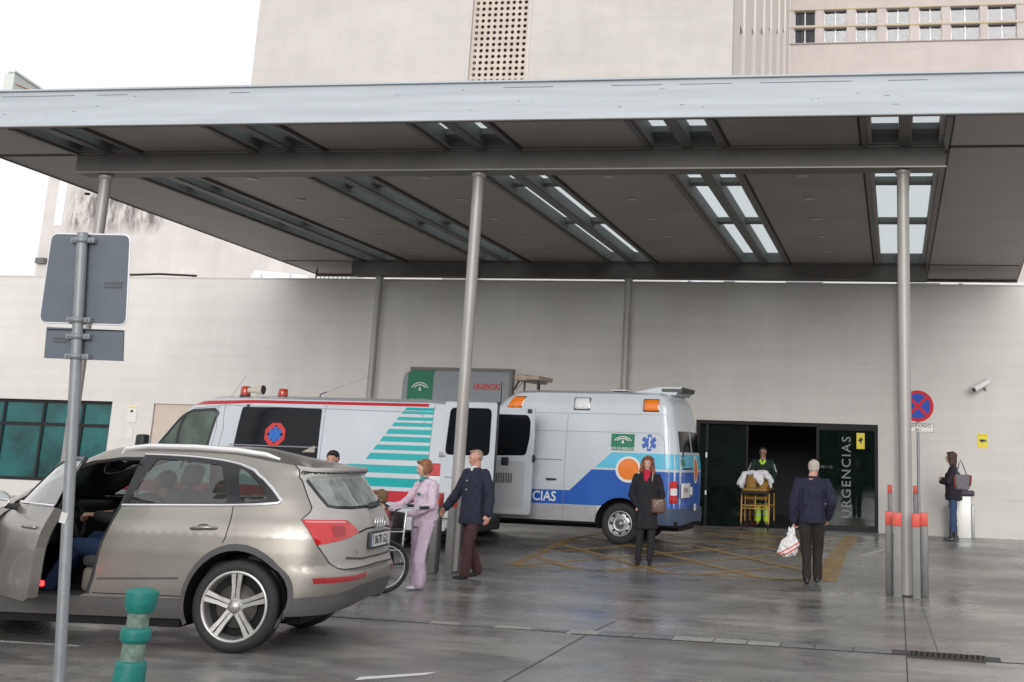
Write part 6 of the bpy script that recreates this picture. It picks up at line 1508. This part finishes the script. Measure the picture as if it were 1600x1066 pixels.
fuse('collar', [[(tuple(Vector(P['neck'])+Vector((0, .0, -.005))), (.074*k, .068*k, .024*k))]], navy, t, .008, 1)
fuse('shirt_collar', [[(tuple(Vector(P['neck'])+Vector((-.01, .035, .010))), (.052*k, .040*k, .018*k))], [(tuple(Vector(P['neck'])+Vector((.0, .072, -.018))), (.022*k, .012*k, .03*k))]], mat('shirt_white', (.65, .66, .68), .7), t, .006, 1)
gh = cloth('thin_grey_hair', (.30, .23, .17), .7, .3, 40)
fuse('hair', [[(hp(0, -.034, .038), (.078*k, .080*k, .070*k)), (hp(0, -.045, -.01), (.074*k, .056*k, .04*k))], [(hp(0, .02, .088), (.05*k, .05*k, .018*k))]], gh, t, .007, 1, .004, (30, 30, 30))
mb = MB()
for z in (.0, -.09): 
    c = Vector(P['chest'])+Vector((-.012, .152, .02+z*1.3)); mb.cyl(tuple(c), tuple(c+Vector((0, .012, 0))), .011, mat('button_silver', (.6, .6, .6), .3, .7), n=12)
mb.build('coat_button', t)
# --- woman in black facing the camera
SW = (.56, .35, .28)
J = dict(elR=(.145, -.02, .64), wrR=(.085, .028, .545), elL=(-.145, -.02, .64), wrL=(-.085, .028, .545), knR=(.050, .02, .285), anR=(.060, .0, .05), toeR=(.075, .08, .02), anL=(-.045, -.01, .05), toeL=(-.06, .08, .02), chest=(0, .0, .735))
t, P, k, hp, body = person('woman in black with red scarf and auburn hair standing by the ambulance rear wheel', (-3.82, 19.85, gz(19.85)), R(184), 1.66, J, SW, bulk=1.0, look=(R(-6), 0), hands=(.7, .7), woman=True, palms=((0, 1, 0), (0, 1, 0)))
bkc = cloth('black_coat', (.010, .010, .013))
fuse('coat', torso(P, k, 1.14, .54, (.165, .135), wide=1.04)+sleeves(P, k, 1.05, (.058, .056, .048), 1.05), bkc, t, .010, 3, .012, seed=11)
fuse('trousers', legs(P, k, (.088, .064, .050), .95), cloth('dark_trousers', (.012, .012, .016)), t, .010, 3, .008, (8, 8, 4))
shoes(P, k, 'boot', mat('black_boot', (.014, .014, .018), .4), t, hi=.45, r=.036)
fuse('scarf', [[(tuple(Vector(P['neck'])+Vector((0, .015, .005))), (.075*k, .068*k, .030*k))], [(tuple(Vector(P['neck'])+Vector((.0, .075, -.04))), (.058*k, .032*k, .045*k)), (tuple(Vector(P['neck'])+Vector((.01, .100, -.13))), (.028*k, .020*k, .04*k))]], cloth('red_scarf', (.50, .012, .045)), t, .007, 2, .010, (16, 16, 16))
fuse('hair', [[(hp(0, -.03, .045), (.090*k, .088*k, .078*k)), (hp(0, -.05, -.04), (.098*k, .064*k, .06*k)), (hp(0, -.05, -.10), (.10*k, .05*k, .04*k))]]+[[(hp(s*.066, .022, .055), (.022*k, .034*k, .03*k)), (hp(s*.088, .012, -.03), (.026*k, .036*k, .04*k)), (hp(s*.10, .0, -.125), (.026*k, .032*k, .03*k))] for s in (1, -1)]+[[(hp(0, .04, .092), (.058*k, .036*k, .020*k))]], cloth('auburn_wavy_hair', (.19, .062, .03), .6, .35, 30), t, .007, 1, .018, (18, 18, 12))
fuse('fur_collar', [[(tuple(Vector(P['shR'])+Vector((.02, -.04, .0))), (.05, .05, .05)), (tuple(Vector(P['shR'])+Vector((.05, -.03, -.07))), (.035, .045, .045))]], cloth('tan_fur', (.22, .15, .08), .9, .4, 40), t, .008, 0, .02, (30, 30, 30))
hb = thing('handbag', 'small brown handbag hanging at the side of the woman in black', 'bag', (-3.62, 19.78, gz(19.8)+.80), R(10))
mb = MB(); bgm = mat('brown_leather', (.10, .042, .028), .45, var=.2, vscale=20); mb.box((-.11, -.05, 0), (.11, .05, .22), bgm, bev=.03); mb.build('bag_body', hb)
mb = MB(); mb.tube([(-.09, 0, .2), (-.11, .0, .40), (-.10, .03, .62)], .007, mat('strap_tan', (.45, .38, .3), .5), 6); mb.tube([(-.05, -.054, .10), (.0, -.056, .19), (.07, -.054, .20)], .006, mat('strap_tan', (.45, .38, .3), .5), 6); mb.build('strap', hb)
# --- bald man walking away with a carrier bag
J = dict(head=(.01, .012, .925), elL=(-.150, -.02, .64), wrL=(-.150, .015, .500), elR=(.158, -.035, .655), wrR=(.135, .055, .53), knL=(-.050, .02, .285), anL=(-.040, -.01, .05), toeL=(-.045, .07, .016), knR=(.050, .05, .29), anR=(.045, .055, .055), toeR=(.05, .14, .02))
t, P, k, hp, body = person('balding man in navy jacket seen from behind walking towards the entrance', (-1.17, 18.58, 0), R(6), 1.74, J, SM, bulk=1.1, hands=(.5, 1.0))
fuse('jacket', torso(P, k, 1.10, .82, (.160, .135), wide=1.08)+sleeves(P, k, 1.10, (.062, .064, .052), .98), cloth('navy_jacket', (.012, .013, .035)), t, .010, 3, .014, seed=21)
fuse('trousers', legs(P, k, (.098, .070, .060), .98), cloth('dark_brown_trousers', (.016, .013, .011)), t, .010, 3, .013, (8, 8, 3), 9)
shoes(P, k, 'shoe', mat('black_shoe', (.012, .012, .014), .4), t, r=.042)
fuse('collar', [[(tuple(Vector(P['neck'])+Vector((0, -.005, -.002))), (.074*k, .070*k, .030*k))]], cloth('navy_jacket', (.012, .013, .035)), t, .008, 1)
fuse('hair', [[(hp(0, -.036, .038), (.079*k, .076*k, .066*k)), (hp(0, -.045, -.03), (.074*k, .052*k, .03*k))]], cloth('white_hair', (.46, .41, .36), .8, .15, 40), t, .007, 1, .004, (30, 30, 30))
wl = Vector(P['wrL']); WB = Matrix.Rotation(R(6), 3, 'Z')@(wl+Vector((0, .02, -.09)))
bag = thing('carrier_bag', 'white plastic carrier bag with orange red print hanging from the bald man\'s hand', 'bag', (-1.17+WB.x, 18.58+WB.y, WB.z), R(10))
V_ = []
cwp = bpy.data.materials.new('carrier_bag_plastic'); cwp.use_nodes = True; nt = cwp.node_tree; N = nt.nodes; L = nt.links; b = N['Principled BSDF']; b.inputs['Roughness'].default_value = .35
tc = N.new('ShaderNodeTexCoord'); sp = N.new('ShaderNodeSeparateXYZ'); L.new(tc.outputs['Object'], sp.inputs[0])
ma = N.new('ShaderNodeMath'); ma.operation = 'MULTIPLY_ADD'; L.new(sp.outputs[0], ma.inputs[0]); ma.inputs[1].default_value = -.55; L.new(sp.outputs[2], ma.inputs[2])
cr = N.new('ShaderNodeValToRGB'); cr.color_ramp.interpolation = 'CONSTANT'; e = cr.color_ramp.elements
mr = N.new('ShaderNodeMapRange'); mr.inputs[1].default_value = -.40; mr.inputs[2].default_value = .0; L.new(ma.outputs[0], mr.inputs[0]); L.new(mr.outputs[0], cr.inputs[0])
W1 = (.72, .72, .72, 1); O1 = (.62, .16, .10, 1); e[0].position = 0; e[0].color = W1; e[1].position = .18; e[1].color = O1
for p_, c_ in ((.25, W1), (.33, O1), (.39, W1)): x = e.new(p_); x.color = c_
L.new(cr.outputs[0], b.inputs['Base Color'])
o = fuse('bag_body', [[((-.03, 0, -.10), (.05, .05, .03)), ((-.09, 0, -.36), (.13, .10, .05)), ((-.05, 0, -.25), (.13, .09, .08))]], cwp, bag, .008, 1, .028, (14, 14, 10), 4)
fuse('handles', [[((0, 0, .015), .014), ((-.04, .02, -.10), .03)], [((0, 0, .015), .014), ((-.00, -.02, -.10), .025)], [((-.06, .02, -.02), .012), ((-.05, .03, -.11), .03)]], mat('bag_handle_plastic', (.72, .72, .72), .4), bag, .006, 1)
# --- woman by the wall, side on, facing left
J = dict(head=(0, .02, .928), elR=(.14, .05, .655), wrR=(.02, .125, .68), elL=(-.14, .05, .655), wrL=(-.0, .13, .66), knR=(.045, .0, .285), anR=(.045, -.02, .045), toeR=(.05, .06, .014), anL=(-.045, .03, .045), toeL=(-.05, .11, .014))
t, P, k, hp, body = person('woman in dark coat and blue jeans standing sideways by the right wall', (1.18, 27.6, RH), R(88), 1.80, J, SW, bulk=1.0, hands=(.6, .6), woman=True, palms=((0, 1, 0), (0, 1, 0)))
fuse('coat', torso(P, k, 1.15, .80, (.165, .145), wide=1.15)+sleeves(P, k, 1.05, (.060, .058, .048), .92), cloth('plum_black_coat', (.016, .013, .022)), t, .011, 3, .012, seed=31)
fuse('trousers', legs(P, k, (.088, .062, .050), .7), cloth('blue_jeans', (.035, .065, .14)), t, .011, 3, .008)
shoes(P, k, 'boot', mat('dark_boot', (.02, .022, .028), .35), t, hi=.75, r=.040)
fuse('hair', [[(hp(0, -.03, .045), (.088*k, .092*k, .080*k)), (hp(0, -.05, -.04), (.088*k, .06*k, .06*k)), (hp(0, -.06, -.15), (.08*k, .045*k, .05*k))], [(hp(.066, .01, .04), (.025*k, .05*k, .05*k)), (hp(.075, -.01, -.12), (.022*k, .04*k, .04*k))], [(hp(-.066, .01, .04), (.025*k, .05*k, .05*k)), (hp(-.075, -.01, -.12), (.022*k, .04*k, .04*k))], [(hp(0, .04, .09), (.058*k, .036*k, .020*k))]], cloth('brown_hair', (.062, .03, .018), .6, .35, 30), t, .008, 1, .014, (20, 20, 10))
sb_ = thing('shoulder_bag', 'grey and dark red shoulder bag worn by the woman at the right wall', 'bag', (1.36, 27.43, RH+1.02), R(4))
mb = MB()
pts = [(-.22, 0), (.16, 0), (.22, .30), (-.26, .30)]
fuse('bag_body', [[((-.08, 0, .06), (.07, .07, .06)), ((.08, 0, .06), (.07, .07, .06)), ((-.11, 0, .28), (.07, .05, .04)), ((.12, 0, .28), (.07, .05, .04))]], cloth('bag_grey_canvas', (.15, .145, .16), .7), sb_, .009, 1, .008)
fuse('bag_end', [[((-.15, -.01, .10), (.035, .065, .05)), ((-.16, -.01, .26), (.035, .05, .05))], [((.15, -.01, .14), (.035, .06, .05)), ((.17, -.01, .28), (.03, .05, .04))]], cloth('bag_dark_red', (.20, .03, .035), .7), sb_, .009, 1)
mb = MB(); mb.tube([(-.12, .0, .30), (-.06, .02, .52), (-.02, .06, .62), (.03, .03, .5), (.10, .0, .30)], .013, cloth('bag_grey_canvas', (.15, .145, .16)), 8); mb.build('strap', sb_)
# --- paramedic behind the stretcher
J = dict(elR=(.16, .03, .65), wrR=(.14, .15, .575), elL=(-.16, .03, .65), wrL=(-.14, .15, .575))
t, P, k, hp, body = person('paramedic in dark green and fluorescent uniform pushing the stretcher out of the doorway', (-3.02, 29.75, RH), R(178), 1.80, J, (.40, .25, .19), bulk=1.05, hands=(1., 1.), look=(0, R(-4)))
hv = mat('fluorescent_yellow', (.50, .85, .04), .6, var=.08); dgc = cloth('dark_green_jacket', (.012, .028, .024))
fuse('jacket', torso(P, k, 1.10, 1.02, (.15, .12), wide=1.05)+sleeves(P, k, 1.08, (.064, .056, .048), .95), dgc, t, .011, 3, .010)
fuse('hi_vis_collar', [[(tuple(Vector(P['neck'])+Vector((s*.05, .075, -.045))), (.035, .02, .03)), (tuple(Vector(P['neck'])+Vector((s*.02, .10, -.11))), (.025, .018, .03))] for s in (1, -1)], hv, t, .008, 1)
fuse('sleeve_stripe', [[(lerp(P['sh'+n], P['el'+n], .15), .070), (lerp(P['sh'+n], P['el'+n], .5), .066)] for n in 'RL'], mat('reflective_grey', (.5, .52, .5), .4), t, .010, 1) if False else None
mb = MB()
for s, n in ((1, 'R'), (-1, 'L')):
    a = Vector(P['sh'+n])+Vector((s*.055, .045, -.02)); b_ = Vector(P['el'+n])+Vector((s*.045, .055, .06)); mb.tube([tuple(a), tuple(lerp(a, b_, .5)), tuple(b_)], .012, mat('reflective_grey', (.6, .62, .6), .4), 6)
mb.build('reflective_stripe', t)
fuse('trousers', legs(P, k, (.09, .07, .062), .5), cloth('dark_green_trousers', (.015, .03, .028)), t, .011, 2, .008)
fuse('hi_vis_trouser_cuff', [[(lerp(P['kn'+n], P['an'+n], .02), .078), (lerp(P['kn'+n], P['an'+n], .80), .072)] for n in 'RL'], hv, t, .010, 1, .008)
mb = MB()
for n in 'RL':
    for q in (.30, .55): c = lerp(P['kn'+n], P['an'+n], q); mb.lathe([(.081, -.02), (.081, .02)], mat('reflective_band', (.55, .65, .5), .4), 20, Matrix.Translation(c))
mb.build('reflective_band', t)
shoes(P, k, 'shoe', mat('black_boot', (.014, .014, .018), .4), t, r=.044)
fuse('hair', [[(hp(0, -.03, .05), (.080*k, .084*k, .072*k)), (hp(0, -.045, .0), (.076*k, .056*k, .05*k))], [(hp(0, .035, .090), (.055*k, .04*k, .02*k))]], cloth('dark_short_hair', (.03, .02, .015), .7, .3, 30), t, .008, 1, .006, (30, 30, 30))
mb = MB()
for s in (1, -1): mb.tube([hp(s*.030+.019*math.cos(a), .094, .006+.014*math.sin(a)) for a in [2*PI*i/14 for i in range(14)]], .0022*k, blackp, 5, closed=True)
mb.tube([hp(-.01, .097, .010), hp(.01, .097, .010)], .002*k, blackp, 5); mb.build('glasses', t)
# --- man behind the estate car, only head seen
t, P, k, hp, body = person('dark haired person standing behind the estate car, only the head showing above its roof', (-7.19, 15.7, 0), R(190), 1.63, {}, (.50, .31, .23), woman=False)
fuse('jacket', torso(P, k, 1.08, .95)+sleeves(P, k), cloth('black_coat', (.010, .010, .013)), t, .012, 2, .01); fuse('trousers', legs(P, k), cloth('dark_trousers', (.012, .012, .016)), t, .012, 2)
shoes(P, k, 'shoe', mat('black_shoe', (.012, .012, .014), .4), t)
fuse('hair', [[(hp(0, -.03, .05), (.086*k, .090*k, .078*k)), (hp(0, -.045, .0), (.084*k, .06*k, .05*k))], [(hp(-.02, .04, .085), (.06*k, .045*k, .025*k))]], cloth('black_hair', (.018, .010, .012), .6, .3, 30), t, .008, 1, .008, (26, 26, 26))
# --- wheelchair and its patient
WCx, WCy, WCr = -6.20, 15.06, R(130)     # heads to the left and towards the camera
wc = thing('wheelchair', 'folding wheelchair with black wheels being pushed out from behind the car', 'wheelchair', (WCx, WCy, 0), WCr)
cr_ = mat('wheelchair_chrome', (.55, .55, .56), .25, .9); bt = mat('wheelchair_black', (.02, .02, .022), .6)
for s in (1, -1):
    T = Matrix.Translation((s*.29, 0, .305))@Matrix.Rotation(R(90), 4, 'Y')
    mb = MB(); mb.tube([(.285*math.cos(a), .285*math.sin(a), 0) for a in [2*PI*i/48 for i in range(48)]], .022, bt, 10, T, True); w_ = mb.build('rear_wheel', wc, fix=False)
    mb = MB(); mb.tube([(.235*math.cos(a), .235*math.sin(a), -s*-.035) for a in [2*PI*i/40 for i in range(40)]], .008, cr_, 8, T, True); mb.lathe([(0, .02), (.03, .02), (.03, -.02), (0, -.02)], bt, 16, T)
    for i in range(3): a = 2*PI*i/3+.4; mb.tube([(0, 0, 0), (.28*math.cos(a), .28*math.sin(a), 0)], .014, bt, 8, T)
    mb.build('hand_rim', w_, fix=False)
    T = Matrix.Translation((s*.24, .42, .10))@Matrix.Rotation(R(90), 4, 'Y'); mb = MB(); mb.lathe([(0, .014), (.08, .014), (.095, .008), (.095, -.008), (.08, -.014), (0, -.014)], bt, 24, T); mb.build('caster', wc)
mb = MB()
for s in (1, -1):
    x = s*.235
    mb.tube([(x, -.42, .98), (x, -.24, .94), (x, -.22, .5), (x, -.22, .35)], .013, cr_, 8); mb.tube([(x, -.24, .70), (x, .20, .70), (x, .24, .66), (x, .24, .48)], .013, cr_, 8); mb.tube([(x, -.22, .48), (x, .30, .50), (x, .40, .44), (x, .50, .12)], .013, cr_, 8); mb.tube([(x, .40, .42), (x, .42, .12)], .012, cr_, 8); mb.tube([(x, -.22, .30), (x, .30, .28)], .012, cr_, 8)
mb.tube([(-.235, -.1, .48), (.235, .2, .30)], .011, cr_, 8); mb.tube([(.235, -.1, .48), (-.235, .2, .30)], .011, cr_, 8); mb.build('frame', wc, fix=False)
mb = MB(); mb.box((-.22, -.22, .48), (.22, .24, .53), bt, bev=.02); mb.box((-.22, -.25, .50), (.22, -.215, .92), bt, bev=.012); mb.build('seat', wc)
mb = MB()
for s in (1, -1): mb.cyl((s*.235, -.40, .98), (s*.235, -.52, .985), .018, bt); mb.box((s*.235-.025, -.2, .71), (s*.235+.025, .18, .74), bt, bev=.01); mb.box((s*.14-.07, .44, .10), (s*.14+.07, .60, .12), bt, bev=.006)
mb.build('arm_pad', wc)
J = dict(pelvis=(0, -.07, .355), waist=(0, -.085, .43), chest=(0, -.08, .53), neck=(0, -.06, .64), head=(0, -.03, .715), shR=(.10, -.07, .60), shL=(-.10, -.07, .60), elR=(.13, -.03, .46), wrR=(.09, .10, .44), elL=(-.13, -.03, .46), wrL=(-.09, .10, .44), hipR=(.05, -.05, .35), hipL=(-.05, -.05, .35), knR=(.055, .18, .35), knL=(-.055, .18, .35), anR=(.055, .28, .115), anL=(-.055, .28, .115), toeR=(.06, .345, .085), toeL=(-.06, .345, .085))
t, P, k, hp, body = person('seated patient with brown hair and a dark red top in the wheelchair', (WCx-.08, WCy-.02, .0), WCr, 1.50, J, SN, woman=True)
fuse('top', torso(P, k, 1.0, .50, (.12, .11))+sleeves(P, k), cloth('dark_red_top', (.22, .04, .04)), t, .012, 2, .01)
fuse('trousers', legs(P, k, (.075, .062, .05)), cloth('dark_trousers', (.012, .012, .016)), t, .012, 2)
shoes(P, k, 'shoe', mat('black_shoe', (.012, .012, .014), .4), t)
fuse('hair', [[(hp(0, -.03, .045), (.090*k, .094*k, .082*k)), (hp(0, -.045, -.02), (.090*k, .066*k, .05*k))], [(hp(0, .035, .09), (.06*k, .04*k, .024*k))]], cloth('light_brown_hair', (.15, .085, .035), .7, .35, 30), t, .008, 1, .012, (24, 24, 24))
# --- driver sitting in the car (own coordinates: seat faces the car's nose)
ca = R(180+6); dxl, dyl = .98, .38
dx_ = -5.511+dxl*math.cos(ca)-dyl*math.sin(ca); dy_ = 11.093+dxl*math.sin(ca)+dyl*math.cos(ca)
J = dict(pelvis=(0, .06, .43), waist=(0, .04, .50), chest=(0, .0, .60), neck=(0, -.02, .695), head=(0, .0, .765), shR=(.105, .0, .665), shL=(-.105, .0, .665), elR=(.13, .14, .60), wrR=(.09, .30, .605), elL=(-.14, .13, .585), wrL=(-.10, .295, .60), hipR=(.055, .09, .43), hipL=(-.065, .09, .43), knR=(.07, .36, .47), knL=(-.13, .36, .45), anR=(.08, .52, .29), anL=(-.15, .46, .25), toeR=(.08, .60, .27), toeL=(-.15, .54, .235))
t, P, k, hp, body = person('driver in blue jeans and black top inside the estate car holding the wheel', (dx_, dy_, .0), ca-PI/2, 1.72, J, SM, hands=(.9, .9), palms=((0, 0, 1), (0, 0, 1)))
fuse('top', torso(P, k, 1.02, .74, (.13, .11))+sleeves(P, k, 1.0, (.06, .054, .046), .85), cloth('black_coat', (.010, .010, .013)), t, .011, 2, .01)
fuse('trousers', legs(P, k, (.085, .068, .056)), cloth('driver_jeans', (.02, .045, .12)), t, .011, 2, .010)
shoes(P, k, 'shoe', mat('black_shoe', (.012, .012, .014), .4), t)
fuse('hair', [[(hp(0, -.03, .045), (.080*k, .084*k, .074*k)), (hp(0, -.045, .0), (.078*k, .056*k, .05*k))]], cloth('dark_short_hair', (.03, .02, .015)), t, .008, 1)
# ------------------------------------------------------------------ stretcher
st = thing('ambulance_stretcher', 'yellow framed ambulance stretcher seen end on in the doorway', 'stretcher', (-3.02, 28.95, RH), 0)
yf = mat('stretcher_yellow', (.40, .235, .035), .4, .1, var=.1, vscale=10); och = mat('stretcher_mattress', (.25, .135, .025), .6, var=.1)
sk_ = MB()
for x in (-.30, .30): sk_.tube([(x, -.75, .14), (x, -.68, .78)], .018, yf, 8); sk_.tube([(x*.93-.0, .75, .14), (x*.93, .68, .78)], .018, yf, 8)
for x in (-.225, .225): sk_.tube([(x, -.70, .2), (x, -.66, .76)], .010, yf, 8)
sk_.tube([(-.3, -.71, .52), (.3, -.71, .52)], .016, yf, 8); sk_.tube([(-.3, -.71, .46), (.3, -.71, .46)], .013, yf, 8); sk_.tube([(0, -.71, .44), (0, -.71, .76)], .016, yf, 8); sk_.tube([(-.3, .7, .5), (.3, .7, .5)], .015, yf, 8)
sk_.tube([(-.28, -.7, .46), (-.28, .7, .46)], .014, yf, 8); sk_.tube([(.28, -.7, .46), (.28, .7, .46)], .014, yf, 8); sk_.build('frame', st, fix=False)
mb = MB(); mb.box((-.29, -.92, .76), (.29, .9, .82), bt, bev=.015); mb.tube([(-.30, -.95, .80), (.30, -.95, .80)], .016, bt, 8); mb.box((-.36, -.5, .84), (-.31, .3, .88), bt, bev=.01); mb.build('bed_frame', st)
mb = MB(); mb.box((-.27, -.90, .825), (.27, .88, .89), och, bev=.025); T = Matrix.Translation((0, -.35, .86))@Matrix.Rotation(R(38), 4, 'X'); mb.box((-.26, -.35, -.02), (.26, .45, .06), och, T, .03); mb.build('mattress', st)
fuse('knee_cushion', [[((-.10, -.66, .92), (.12, .10, .08)), ((-.10, -.60, 1.10), (.11, .06, .06))], [((.16, -.66, .90), (.10, .10, .07)), ((.20, -.62, .98), (.07, .06, .06))]], och, st, .012, 1)
for x in (-.29, .29):
    for y in (-.76, .76):
        mb = MB(); T = Matrix.Translation((x, y, .075))@Matrix.Rotation(R(90), 4, 'Y'); mb.lathe([(0, .014), (.06, .014), (.075, .008), (.075, -.008), (.06, -.014), (0, -.014)], bt, 20, T); mb.box((x-.02, y-.03, .08), (x+.02, y+.03, .16), bt, bev=.008); mb.build('wheel', st)
fuse('white_sheet_', [[((0, 0, 0), .01)]], bt, st, .01) if False else None
sh = fuse('rumpled_sheet', [[((-.20, -.45, 1.20), (.10, .12, .05)), ((.12, -.45, 1.22), (.14, .12, .05))], [((-.26, -.52, 1.18), (.06, .10, .05)), ((-.36, -.56, .98), (.06, .08, .06)), ((-.32, -.56, .90), (.04, .06, .04))],
      [((.0, -.62, 1.17), (.08, .04, .05)), ((.12, -.66, 1.0), (.05, .03, .05))], [((.12, -.64, 1.16), (.06, .04, .05)), ((.14, -.68, .92), (.03, .02, .03))], [((.22, -.50, 1.16), (.08, .08, .05)), ((.33, -.52, 1.05), (.05, .07, .05))], [((.30, -.52, 1.02), (.03, .05, .04)), ((.32, -.54, .94), (.02, .03, .04))]], cloth('white_sheet', (.72, .72, .76), .8, .04), None, .011, 2, .022, (12, 12, 8), 3)
sh.location = (-3.02, 28.95, RH); tag(sh, 'crumpled white sheet draped over the raised end of the stretcher', 'sheet')

# ------------------------------------------------------------------ planting behind the photographer (seen in the glass as a reflection)
def leafy(name, label, cat, loc, w, d, h, n, seed, m):
    rs = random.Random(seed); mb = MB(); V_ = []; F_ = []
    for _ in range(n):
        x = rs.uniform(-w/2, w/2); y = rs.uniform(-d/2, d/2); z = rs.uniform(0, 1)
        top = h*(.72+.28*noise.noise(Vector((x*.35, seed, 0)))+.12*noise.noise(Vector((x*1.3, seed, 3)))); z = z*top
        s = rs.uniform(.14, .30); a = Vector((rs.gauss(0, 1), rs.gauss(0, 1), rs.gauss(0, 1))).normalized(); b = a.orthogonal().normalized(); c = a.cross(b)
        k = len(V_); p = Vector((x, y, z)); V_ += [tuple(p+b*s), tuple(p+c*s*.6), tuple(p-b*s), tuple(p-c*s*.6)]; F_.append((k, k+1, k+2, k+3))
    mb.add(V_, F_, m); mb.box((-w/2, .6, 0), (w/2, 1.0, h*.62), m); o = mb.build(name, fix=False); o.location = loc; return o
gm1 = mat('hedge_leaf', (.035, .07, .03), .6, var=.4, vscale=1.5)
o = leafy('hedge', '', '', (0, -32, 0), 80, 4, 8.0, 22000, 5, gm1); o['kind'] = 'stuff'; o['label'] = 'dark evergreen hedge mirrored faintly in the entrance glass'; o['category'] = 'hedge'

def split_loose(names):
    for o in [o for o in COL.objects if o.type == 'MESH' and o.name.split('.')[0] in names]:
        me = o.data; n = len(me.vertices); par = list(range(n))
        def find(a):
            while par[a] != a: par[a] = par[par[a]]; a = par[a]
            return a
        for e in me.edges:
            a, b = find(e.vertices[0]), find(e.vertices[1])
            if a != b: par[a] = b
        comp = {}
        for p in me.polygons: comp.setdefault(find(p.vertices[0]), []).append(p.index)
        if len(comp) < 2: continue
        nm = o.name.split('.')[0]; P_ = o.parent
        for polys in comp.values():
            idx = {}; F_ = []; MI = []
            for pi in polys:
                p = me.polygons[pi]; F_.append([idx.setdefault(v, len(idx)) for v in p.vertices]); MI.append(p.material_index)
            V_ = [None]*len(idx)
            for v, k in idx.items(): V_[k] = me.vertices[v].co[:]
            m2 = bpy.data.meshes.new(nm); m2.from_pydata(V_, [], F_)
            for mt in me.materials: m2.materials.append(mt)
            m2.polygons.foreach_set('material_index', MI); m2.polygons.foreach_set('use_smooth', [me.polygons[polys[0]].use_smooth]*len(F_)); m2.update()
            link(nm, m2, P_).matrix_basis = o.matrix_basis
        bpy.data.objects.remove(o)
split_loose({'shoe', 'boot', 'eye', 'side_fascia', 'fascia_scratch', 'panel_gap', 'skylight_reveal', 'vent_slat', 'reflective_stripe', 'hinge', 'sticker', 'bag_end', 'hi_vis_trouser_cuff', 'side_fin', 'slot_window_shade', 'coat_button', 'side_panel', 'seam', 'soffit_joint', 'door_hinge', 'latch', 'arm_pad'})
